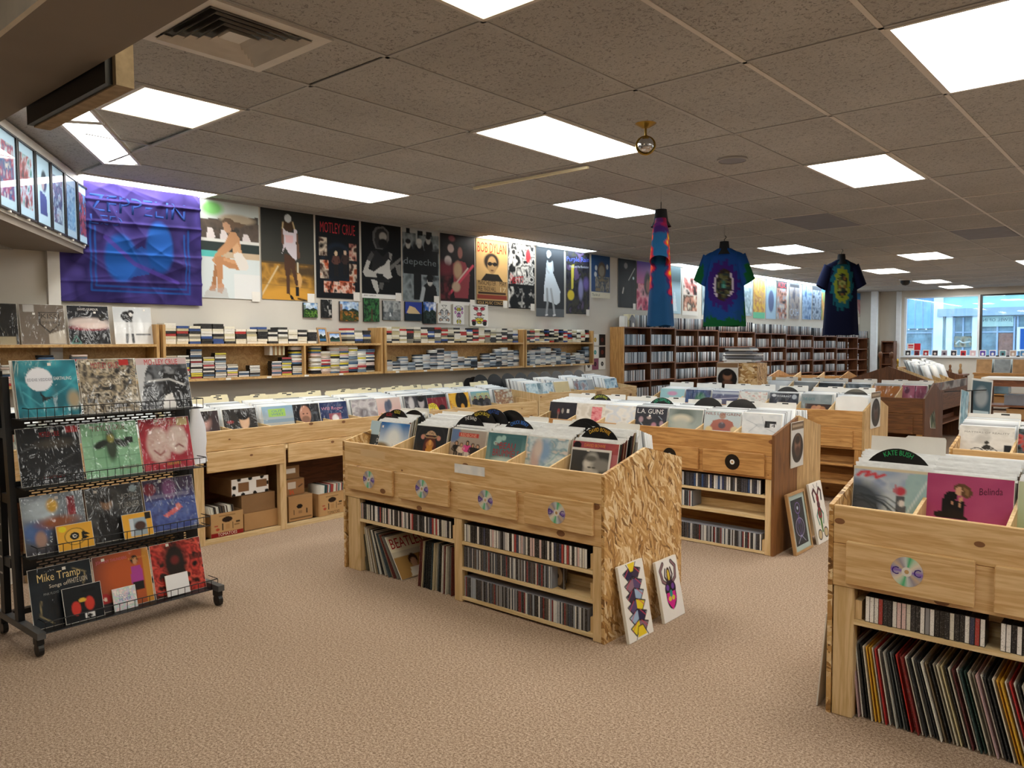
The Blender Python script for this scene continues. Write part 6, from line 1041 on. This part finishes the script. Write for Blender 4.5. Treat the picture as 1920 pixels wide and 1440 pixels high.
# ---------------------------------------------------------------- tapestry, rippled cloth
def tapestry():
    w, h = 1.19, .99; a = Art(w, h, 150, '#40367c')
    a.m(['#342b66', '#43397c', '#2e265a', '#4a4084'], 4, 6); B = '#2458a8'
    for x0, y0, x1, y1 in ((.2, .13, .9, .9), (.23, .17, .87, .86)):
        a.l([(x0, y0+.2), (x0, y1), (x1, y1), (x1, y0+.2)], .012, B, .9)
    a.e(.4, .62, .11, .2, B, .25).e(.68, .5, .1, .22, B, .25).p([(.42, .6), (.55, .5), (.66, .6), (.6, .74), (.45, .78)], B, .7).l([(.3, .45), (.5, .66), (.8, .8)], .03, '#54409a', .8)
    a.t('ZEPPELIN', .2, .1, .88, .24, '#2c6cd8').t('LED', .2, .27, .42, .35, '#2c5cc8'); a.texts = [(x[0], x[1], x[2], x[3], x[4], '#33509c', 0, False) for x in a.texts]
    for k, (x0, y0, x1, y1) in enumerate(((.24, .08, .3, .23), )): pass
    me = a.mesh('tapestry', 'cloth_print')
    co = np.zeros(len(me.vertices)*3); me.vertices.foreach_get('co', co); co = co.reshape(-1, 3); x = co[:, 0]/w+.5; z = co[:, 2]/h; tr = np.zeros(len(x)); r = np.random.default_rng(5)
    d = np.zeros(len(x))
    for f in (.18, .42, .68, .86): d += .014*np.exp(-((z-f-.03*(x-.5))/.012)**2)
    for k in range(46):
        cx, cz, an = r.random(), r.random(), r.random()*3.1; u = (x-cx)*math.cos(an)+(z-cz)*math.sin(an); v_ = -(x-cx)*math.sin(an)+(z-cz)*math.cos(an); d += .012*np.exp(-(u/.13)**2)*np.exp(-(np.abs(v_)/.022))
    d += .004*np.sin(x*16+z*7)+.003*np.sin(z*23-x*9); co[:, 1] = co[:, 1]-d-.004
    me.vertices.foreach_set('co', co.ravel()); me.polygons.foreach_set('use_smooth', [True]*len(me.polygons)); me.update()
    o = obj('tapestry', me, mtx=T(WX+.03, 2.955, 1.95, math.pi/2), label='crumpled purple cloth tapestry with blue design on the wall', cat='tapestry')
    m = o.modifiers.new('thickness', 'SOLIDIFY'); m.thickness = .0015; m.offset = -1
    e_ = MB()
    for x in (-.58, .58): e_.tube([(x, -.012, .985), (x, .004, .985)], .005, 8)
    e_.build('pins', 'chrome', o)
tapestry()
# ---------------------------------------------------------------- small pictures under the posters
def ab(c0, c1, seed): return Art(1, 1, 34, c0).m([c0, c1, '#16181a', c1], 5, seed)
land = lambda s0, s1, g0, g1, sd: Art(1, 1, 34).m([s0, s1, s0], 3, sd+1).p([(0, .5), (.2, .36), (.45, .44), (.7, .33), (1, .45), (1, .6), (0, .6)], '#24342c').m([g0, '#15201a', g1, '#1c2a1c', g0], 6, sd, (0, .5, 1, 1)).m(['#1a241c', g0], 5, sd+2, (0, .15, .14, 1), .8).n(7, .45, sd)
def sym(cols, seed):
    a = Art(1, 1.4, 44, '#e6e5e0'); r = np.random.default_rng(seed)
    for k in range(7):
        x, y = .5+.36*r.random(), .1+.78*r.random(); c = cols[k % len(cols)]; rx, ry = .05+.08*r.random(), .04+.07*r.random()
        for xx in (x, 1-x): a.e(xx, y, rx+.02, ry+.015, '#1a1818', .05).e(xx, y, rx, ry, c, .05)
    for k in range(5):
        pts = [(.5, .08+.17*k), (.6+.28*r.random(), .06+.18*k+.1*r.random()), (.55, .2+.17*k)]
        a.l(pts, .03, '#1a1818').l([(1-p, q) for p, q in pts], .03, '#1a1818')
    return a
pics = [(4.63, 4.81, 1.87, 2.02, land('#6c9cd0', '#d8e4ec', '#2c5c24', '#6c9c3c', 3), 'small green garden picture, first below the posters'), (4.85, 4.99, 1.87, 2.06, ab('#b8b8b4', '#2a2a2a', 4), 'small black and white waterfall picture'), (5.08, 5.34, 1.84, 2.05, land('#3c7cc4', '#c8dcec', '#a8742c', '#4c5c2c', 7), 'mountain picture with orange meadow'), (5.4, 5.63, 1.84, 2.1, ab('#24502c', '#3c7c44', 9).p([(.45, 1), (.47, .45), (.55, .45), (.58, 1)], '#4c3c2c'), 'tall green tree picture'), (5.67, 5.94, 1.86, 2.08, Art(1, 1, 34, '#9ca4a8').m(['#6c7478', '#b8bcbc', '#4c5254'], 4, 6).r(0, .55, 1, 1, '#4c5458', .6).p([(.35, .8), (.4, .55), (.48, .8)], '#d0d8dc'), 'grey old cabin picture'),
 (6.0, 6.27, 1.86, 2.08, Art(1, 1, 34, '#2c3f94').p([(.05, .6), (.25, .2), (.6, .3), (.95, .65)], '#d0b88c').r(0, .62, 1, 1, '#1c2a34'), 'sunlit rock peak picture on blue sky'), (6.28, 6.5, 1.83, 2.09, land('#2c5cb0', '#e4ecf4', '#12201c', '#3c4c50', 12), 'tall blue lake picture with clouds')]
for y0, y1, z0, z1, a, lab in pics: cover(T(WX+.02, (y0+y1)/2, z0, math.pi/2), a, lab, w=y1-y0-.01, h=z1-z0, thick=.008, name='small_picture', cat='picture', side='black_plastic', part='picture_print')
for y0, y1, z0, z1, cols, sd, lab in ((6.52, 6.74, 1.84, 2.08, ['#c8ccd0', '#8c8c90', '#d8b8a0'], 4, 'symmetrical black line drawing on white, left of the trio'), (6.78, 6.98, 1.83, 2.08, ['#d8cc4c', '#c890c0', '#8c6cb0'], 8, 'yellow and violet beetle-like drawing on white, middle of the trio'), (7.08, 7.42, 1.81, 2.09, ['#b8344c', '#d8c83c', '#1c1c1c', '#d8545c'], 13, 'red, yellow and black flame-like drawing on white, right of the trio')): cover(T(WX+.02, (y0+y1)/2, z0, math.pi/2), sym(cols, sd), lab, w=y1-y0-.01, h=z1-z0, thick=.008, name='canvas_art', cat='picture', side='canvas_side', part='drawing')
# ---------------------------------------------------------------- framed pictures on the parapet
mz = [(['#d8d4d8', '#c83c4c', '#3c5c8c', '#e8c8b8'], 'nearest framed picture on the parapet, red and blue crowd, cut by the left edge'), (['#5c3c3c', '#c8544c', '#d8dce0', '#4c7c6c'], 'framed picture of a dense red and green crowd on the parapet'), (['#e0e4ec', '#2c2c3c', '#c8d0e0', '#e0e4ec'], 'framed picture of a dark-haired person on white, parapet'), (['#8c6c8c', '#3c3c6c', '#d8dce8', '#a45c74'], 'framed picture with four violet panels on the parapet'), (['#8cb4dc', '#d0e0f0', '#5c84bc', '#b0c8e4'], 'framed pale blue figure picture on the parapet'), (['#3c4c8c', '#c8545c', '#1c1c2c', '#7c94c8'], 'framed blue and red picture at the corner end of the parapet')]
for k, (cols, lab) in enumerate(mz[::-1]):
    s_ = .12+.335*k; t = obj('framed_picture', None, mtx=pm @ T(s_, -.012, 2.405), label=lab, cat='framed picture'); f = MB(); w, h = .318, .472
    for q in ((-w/2, -w/2+.01, 0, h), (w/2-.01, w/2, 0, h), (-w/2+.01, w/2-.01, 0, .01), (-w/2+.01, w/2-.01, h-.01, h)): f.box(q[0], q[1], -.012, .011, q[2], q[3])
    f.build('frame', 'dark_frame', t); a = Art(w-.02, h-.02, 34, '#dfe5ee').m(cols, 6, 30+k, (.1, .14, .9, .86), 1)
    if k == 3: a.r(.1, .14, .9, .86, '#dfe5ee').e(.4, .34, .2, .16, '#20202c', .3).e(.48, .38, .1, .1, '#c89c8c', .3).p([(.2, .86), (.25, .55), (.7, .5), (.7, .86)], '#4c4c8c')
    obj('picture_print', a.mesh('picture_print', 'print_gloss', y=.0, z0=.01), t); MB().box(-w/2+.01, w/2-.01, -.006, -.004, .01, h-.01).build('glazing', 'pane', t)
    MB().box(-.012, .012, -.013, .0, -.012, -.001).build('clip', 'white_card', t)
# ---------------------------------------------------------------- art leaning against bins
def lean(x, y, w, h, a, lab, ang=12, frame=False, thick=.009, side='canvas_side'):
    M = T(x, y, .001, math.pi/2, math.radians(-ang))
    if not frame: return cover(M @ T(0, 0, 0), a, lab, w=w, h=h, thick=thick, name='canvas_art', cat='painting', side=side, part='painting')
    t = obj('framed_art', None, mtx=M, label=lab, cat='framed picture'); f = MB()
    for q in ((-w/2, -w/2+.018, 0, h), (w/2-.018, w/2, 0, h), (-w/2+.018, w/2-.018, 0, .018), (-w/2+.018, w/2-.018, h-.018, h)): f.box(q[0], q[1], -.012, .012, q[2], q[3])
    f.build('frame', 'frame_wood', t); MB().box(-w/2+.018, w/2-.018, -.002, .006, .018, h-.018).build('mat_board', 'mat_board', t)
    a.w, a.h = w-.11, h-.11; obj('picture_print', a.mesh('picture_print', 'print_gloss', y=-.003, z0=.055), t); MB().box(-w/2+.018, w/2-.018, -.008, -.0065, .018, h-.018).build('glazing', 'pane', t)
zig = Art(.23, .41, 60, '#e6e4de')
for k, y in enumerate((.06, .22, .36, .5, .64, .78)):
    for s_ in (-1, 1): zig.p([(.5, y-.02), (.5+s_*.34, y+.04), (.5+s_*.2, y+.16), (.5, y+.13)], ['#2c2448', '#8c6c7c', '#3c3048', '#5c4c74', '#9cb4d0', '#e0cc2c'][(k+(s_ > 0)*2) % 6]).l([(.5, y-.02), (.5+s_*.36, y+.05), (.5+s_*.18, y+.17), (.5, y+.12)], .03, '#15131a').l([(.5+s_*.1, y), (.5+s_*.3, y+.1)], .02, '#c8485c')
zig.p([(.36, 0), (.66, 0), (.56, .12), (.44, .12)], '#e6cc2c').p([(.36, .98), (.44, .84), (.62, .84), (.74, .98)], '#e6cc2c').l([(.3, 0), (.44, .12), (.56, .12), (.7, 0)], .025, '#15131a').l([(.3, 1), (.44, .84), (.62, .84), (.8, 1)], .025, '#15131a')
lean(-2.19, 3.575, .245, .405, zig, 'white canvas with yellow and purple zigzag shapes, leaning on the flake-board end', 11)
dev = Art(.22, .34, 60, '#e8e6e2')
for s_ in (-1, 1): dev.l([(.5+s_*.1, .42), (.5+s_*.3, .34), (.5+s_*.36, .16), (.5+s_*.2, .06)], .11, '#17151a').l([(.5+s_*.1, .42), (.5+s_*.3, .34), (.5+s_*.36, .16), (.5+s_*.2, .06)], .06, '#8c6a70').l([(.5+s_*.08, .38), (.5+s_*.18, .28), (.5+s_*.12, .16)], .06, '#3a2c34')
dev.e(.5, .3, .1, .16, '#3c2428', .1).e(.5, .28, .05, .1, '#d8bc3c', .1).e(.5, .5, .26, .14, '#2c1838', .05).e(.5, .62, .24, .22, '#17151a', .05).p([(.3, .55), (.7, .55), (.72, .68), (.5, .86), (.28, .68)], '#d0208c').e(.38, .47, .07, .05, '#6c3c94', .1).e(.62, .47, .07, .05, '#6c3c94', .1).e(.5, .58, .07, .06, '#2c8c84', .1).e(.42, .66, .07, .04, '#d8c83c', .1).e(.58, .66, .07, .04, '#d8c83c', .1)
lean(-2.2, 3.955, .235, .345, dev, 'white canvas with a magenta horned mask shape', 11)
neon = Art(.2, .33, 50, '#14101c')
neon.l([(.5+.2*math.cos(k*.4), .2+.12*math.sin(k*.4)) for k in range(17)], .02, '#b07cd8').e(.5, .2, .06, .04, '#d8d0e4', .1).l([(.5+.34*math.cos(k*.4), .62+.2*math.sin(k*.4)) for k in range(17)], .02, '#d8b8e8').l([(.5, .35), (.3, .6), (.5, .85), (.7, .6), (.5, .35)], .015, '#9c6cc8').l([(.2, .95), (.5, .8), (.8, .95)], .02, '#e0d0ec').l([(.5, .3), (.5, .9)], .012, '#8c5cb8').e(.5, .5, .08, .05, '#5c3c7c', .4)
lean(-2.165, 5.88, .345, .455, neon, 'wood-framed violet line drawing on black, leaning on the honey bin', 10, True)
jes = Art(.25, .46, 60, '#e6e3dc')
for s_ in (-1, 1): jes.l([(.5+s_*.05, .2), (.5+s_*.2, .1), (.5+s_*.34, .16), (.5+s_*.28, .3)], .09, '#1a1618').l([(.5+s_*.05, .2), (.5+s_*.2, .1), (.5+s_*.33, .17)], .05, '#5c1c24').l([(.5+s_*.1, .08), (.5+s_*.16, .02)], .03, '#1a1618').e(.5+s_*.24, .86, .17, .09, '#1a1618', .05).e(.5+s_*.24, .86, .13, .07, '#c8b48c', .05).l([(.5+s_*.1, .45), (.5+s_*.26, .55), (.5+s_*.16, .7)], .06, '#2c7c6c')
jes.e(.5, .27, .1, .08, '#7c1c24', .1).e(.5, .38, .12, .07, '#5c2c34', .1).e(.5, .52, .15, .12, '#1a1618', .05).e(.5, .52, .12, .1, '#8c2430', .1).p([(.42, .6), (.58, .6), (.55, .84), (.45, .84)], '#4c7c34').e(.5, .52, .05, .05, '#2c6c3c', .2)
lean(-2.15, 6.27, .27, .475, jes, 'white canvas with a green and red jester-like figure', 11)
MB().box(-.16, .16, -.003, .003, 0, .42).build('white_board', 'white_card', mtx=T(-1.185, 3.56, .001, math.pi/2, math.radians(5)), label='thin white board leaning on the side of the right-edge bin', cat='board')
# picture discs hung on bin ends
def picdisc(x, y, z, w, h, lab, c, rz=math.pi/2):
    a = Art(w, h, 50, '#cfcfcc').r(0, 0, 1, .16, '#6c5844').r(.08, .05, .92, .11, '#a8947c').e(.5, .58, .47, .47*w/h, '#0e0c0c', .03).e(.5, .5, .24, .2, c, .6).e(.5, .4, .2, .1, '#1a100c', .5).e(.52, .66, .2, .12, '#3c241c', .6)
    cover(T(x, y, z, rz), a, lab, None, 'print_wrap', w=w, h=h, thick=.003, name='picture_disc', cat='record')
picdisc(-2.276, 6.005, .625, .25, .352, 'picture disc of a dark face hung on the honey bin end', '#7c5844'); picdisc(-2.313, 8.14, .745, .3, .355, 'picture disc in plastic hung on the plywood bin end', '#4c423c')
# flake-board stand with a pile of magazines
t = empty('display_stand', (-4.17, 9.0, 0), 0, label='flake-board stand between the rows with a picture disc on its front', cat='stand')
MB().box(-.25, .26, 0, .3, 0, 1.34).build('stand_body', 'osb', t)
a = Art(.28, .34, 44, '#d8d4cc').r(0, 0, 1, .16, '#8c6c4c').e(.5, .58, .46, .38, '#17110f', .03).e(.5, .48, .2, .16, '#8c6248', .5).e(.5, .38, .2, .09, '#1a120e', .4).e(.5, .72, .22, .1, '#5c3c2c', .5)
cover(T(-4.28, 8.985, 1.0), a, 'picture disc of a thoughtful dark face on the stand', None, 'print_gloss', w=.28, h=.34, thick=.004, name='picture_disc', cat='record')
z = 1.341
for k in range(14):
    w = .28+.12*R(); MB().box(-w/2, w/2, 0, .24, 0, .012).build('magazine', ch('white_card', 'diffuse_grey', 'polybag', 'dark_frame'), mtx=T(-4.17+(R()-.4)*.1, 9.02, z, (R()-.5)*.15), label='magazine in the untidy pile on the flake-board stand', cat='magazine', group='magazines on the stand'); z += .0135
# ================================================================ far part of the shop
G, MG = bin_unit('dark gabled record bin near the window with a printed ledge', (-2.77, 12.62, 0), math.pi/2, 2.2, 1.3, [.5, 1.0, 1.5], wd='stain', ends=('dark_Z', 'dark_Z'), zf=.98, zp=1.22, seam=.8, ap=.55, posts=[(.03, .09), (2.1, 2.16)], shelves=[(.1, 2.1, .35)], base='stain' if False else 'dark', fl=.75)
a = Art(2.2, .12, 60, '#8c8884').m(['#5c5450', '#b8b4b0', '#8c6c64', '#7c8488'], 9, 5); obj('ledge_print', a.mesh('ledge_print', 'print'), G, loc=(1.1, -.003, .86))
for xc in (.75, 1.25, 1.8): fill(MG, xc, .2, .5, .02, 20, .9, 'x', 'x')
B5, MB5 = bin_unit('open wooden crate bin left of the gabled bin near the window', (-5.45, 13.0, 0), 0, 1.2, .9, [.4, .8], wd='honey', ends=('honey_Z', 'honey_Z'), zf=1.0, zp=1.1, posts=[(.03, .08), (1.1, 1.16)], base='honey')
for k, (x, y, lab) in enumerate(((-3.75, 13.4, 'left small brass bell post on the gabled bin'), (-3.5, 13.1, 'right small brass bell post on the gabled bin'))):
    o = empty('bell_post', (x, y, 1.1), 0, label=lab, cat='ornament'); MB().lathe([(.012, 0), (.012, .22), (.03, .24), (.034, .3), (.012, .33), (.001, .33)], 12).build('post', 'dark_Z', o, True)
# posters and prints hanging by the fourth row end
for k, (x, y, z, w, h, rz, ry, a, lab) in enumerate(((-2.285, 10.35, .55, .2, .52, 88, 6, Art(1, 1, 30, '#2c3428').m(['#1c241c', '#4c5c44', '#8c8c74', '#16181a'], 5, 7), 'dark green print hanging at the end of the fourth-row bin'), (-2.05, 10.75, .5, .16, .5, 70, 14, Art(1, 1, 30, '#8cb4c4').m(['#a8ccd8', '#6c98ac', '#dce8ec'], 4, 6), 'shiny pale blue print hanging askew at the fourth-row end'), (-1.95, 11.2, .62, .28, .5, 45, 7, Art(1, 1.6, 34, '#dcdcd8').r(.06, .05, .94, .95, '#4c6470').e(.5, .45, .3, .25, '#9ca4a8', .5).r(.1, .8, .9, .9, '#b8ccd4'), 'white-bordered blue portrait print by the fourth-row end'))):
    cover(T(x, y, z, math.radians(rz), math.radians(-6), math.radians(ry)), a, lab, w=w, h=h, thick=.003, name='hanging_print', cat='print')
o = empty('print_stand', (-2.0, 11.0, 0), 0, label='thin black metal stand carrying the hanging prints', cat='stand'); MB().tube([(0, 0, 0), (0, 0, .98)], .012, 8).build('pole', 'black_metal', o)
for k in range(3): a_ = k*2.1; MB().tube([(0, 0, .12), (.2*math.cos(a_), .2*math.sin(a_), .01)], .009, 6).build('foot', 'black_metal', o)
MB().tube([(-.22, -.4, .98), (.1, .3, .98)], .006, 6).build('rail', 'black_metal', o)
def table(loc, L, D, H_, lab, wd='dark', top='dark_X', mid=True):
    t = empty('table', loc, 0, label=lab, cat='table'); MB().box(0, L, 0, D, H_-.04, H_).build('tabletop', top, t); MB().box(.02, L-.02, .02, .04, H_-.16, H_-.04).build('apron', wd+'_X', t)
    for x in (.03, L-.09):
        for y in (.03, D-.09): MB().box(x, x+.06, y, y+.06, 0, H_-.04).build('leg', wd+'_Z', t)
    if mid: MB().box(.05, L-.05, .06, D-.06, .35, .38).build('lower_shelf', wd+'_X', t); MB().box(.05, L-.05, .06, D-.06, .1, .13).build('lower_shelf', wd+'_X', t)
    return t
table((-2.95, 17.0, 0), 2.2, .8, .9, 'brown table with white top sheet before the window', top='white_card')
table((-3.75, 20.6, 0), 3.6, .8, .86, 'long pine table of records under the shop window', 'honey', 'honey_X')
table((-5.9, 20.9, 0), 1.9, .7, .8, 'dark display table in the corner by the window', 'dark', 'dark_X')
for k in range(7):
    x = -3.55+.36*k; cover(T(x, 20.72, .863, 0, math.radians(-12)), A(ch('#4c6058', '#a8a8a0', '#5c5450', '#a8845c', '#8c9498'), 20).n(4, .3, k), ['first', 'second', 'third', 'fourth', 'fifth', 'sixth', 'seventh'][k]+' record cover from the left on the window table', w=LP)
    for q in range(8): REST['lp'].append((T(x, 20.78+.03*q, .863, 0, math.radians(-12)), (.31, .004, .315), '#c8d4d8'))
for k in range(14):
    c = ['#1c1a1e', '#7c2430', '#a8242c', '#2a2430', '#8c8490', '#2c2c34', '#b02430', '#d8b8c0', '#5c3c9c', '#4c5ca8', '#5c8c94', '#b89c8c', '#4c8cc0', '#8cacd8'][k]
    x = -5.78+.222*k; a = Art(.14, .16, 20, '#e8e8ea').r(.1, .1, .9, .9, c).e(.5, .6, .2, .2, ch('#d8c8c0', '#e8e4e0', '#3c2c34'), .4)
    cover(T(x, WY-.03, 1.187, 0, math.radians(-8)), a, 'small picture card on the window sill, %s from the left' % ['first', 'second', 'third', 'fourth', 'fifth', 'sixth', 'seventh', 'eighth', 'ninth', 'tenth', 'eleventh', 'twelfth', 'thirteenth', 'fourteenth'][k], w=.15, h=.17, thick=.004, name='picture_card', cat='card', group='picture cards along the window sill')
for k in range(10):
    c = ['#d89cb8', '#c8a8b8', '#f09cc0', '#e8e8d0', '#e8d84c', '#8c7c3c', '#e8dc6c', '#9c94b0', '#c8b898', '#a8b8d0'][k]; x = -2.6+.22*k
    cover(T(x, WY-.03, 1.187, 0, math.radians(-8)), Art(.14, .16, 16, '#e8e8ea').r(.1, .1, .9, .9, c).e(.5, .5, .2, .2, '#8c7c8c', .4), 'pastel picture card near the right edge on the window sill', w=.15, h=.17, thick=.004, name='picture_card', cat='card', group='pastel picture cards on the sill')
MB().box(-.2, .2, 0, .002, 0, .3).build('paper_notice', 'white_card', mtx=T(-3.75, WY-.012, .86), label='white paper notice taped below the window', cat='notice')
for k in range(9):
    x, y = -5.7+.19*k+R()*.05, 21.1+R()*.3; h = .15+R()*.22
    o = MB().lathe([(.001, 0), (.04, 0), (.045, h*.3), (.02, h*.55), (.03, h*.75), (.025, h*.95), (.001, h)], 10).build('figurine', ch('stain_Z', 'dark_Z', 'brass', 'frame_wood'), mtx=T(x, y, .8), smooth=True, label='small dark red figurine in the row on the corner table', cat='figurine', group='figurines on the corner table')
for k in range(5): MB().box(-.2, .2, 0, .3, 0, .03).build('box_lid', ch('dark_frame', 'frame_wood', 'dark_X'), mtx=T(-5.35+.02*k, 20.98, .8+.031*k, .05*k), label='flat dark box in the pile at the left of the corner table', cat='box', group='flat boxes on the corner table')
for k, (x, y, z, m, lab) in enumerate(((-3.55, 20.75, .131, 'cardboard', 'brown carton low under the window table'), (-3.5, 20.75, .385, 'facade_glass', 'teal box on the shelf under the window table'), (-2.6, 17.1, .131, 'cardboard', 'brown carton low under the white-topped table'), (-2.65, 17.15, .385, 'diffuse_grey', 'pile of grey-blue papers under the white-topped table'), (-1.9, 17.1, .131, 'cardboard_dark', 'dark carton under the white-topped table'))):
    b = MB().box(-.19, .19, 0, .4, 0, .16); b.box(-.195, .195, -.004, .404, .16, .19); b.build('storage_carton', m, mtx=T(x+.25, y, z), label=lab, cat='box')
t = empty('narrow_bookcase', (-6.35, 22.75, 0), 0, label='narrow brown bookcase behind the white column', cat='bookcase')
for x in (0, .3): MB().box(x, x+.02, 0, .3, 0, 1.6).build('upright', 'dark_Z', t)
for k in range(6): MB().box(.02, .3, 0, .3, .02+.31*k, .04+.31*k).build('shelf', 'dark_X', t)
MB().box(.02, .3, .28, .3, 0, 1.6).build('back_panel', 'dark_X', t)
# ================================================================ everything past the first few hundred of a kind
batch('records_in_bins', REST['lp'], 'print_gloss', label='remaining plastic-sleeved records packed tightly in the bins', cat='records')
batch('video_cases_on_shelves', REST['dvd'], 'print_gloss', label='remaining slim cases packed on the dark bookcases', cat='disc cases')
batch('sleeves_in_cartons', REST['cd'], 'print_gloss', label='thin sleeves packed in the two open tomato cartons', cat='records')
batch('cassettes_on_shelves', REST['tape'], 'print_gloss', label='remaining cassettes stacked on the lower wall shelves', cat='cassettes')
batch('cartridges_on_shelves', REST['track'], 'print_gloss', label='remaining cartridge tapes stacked on the far wall shelf', cat='cartridges')
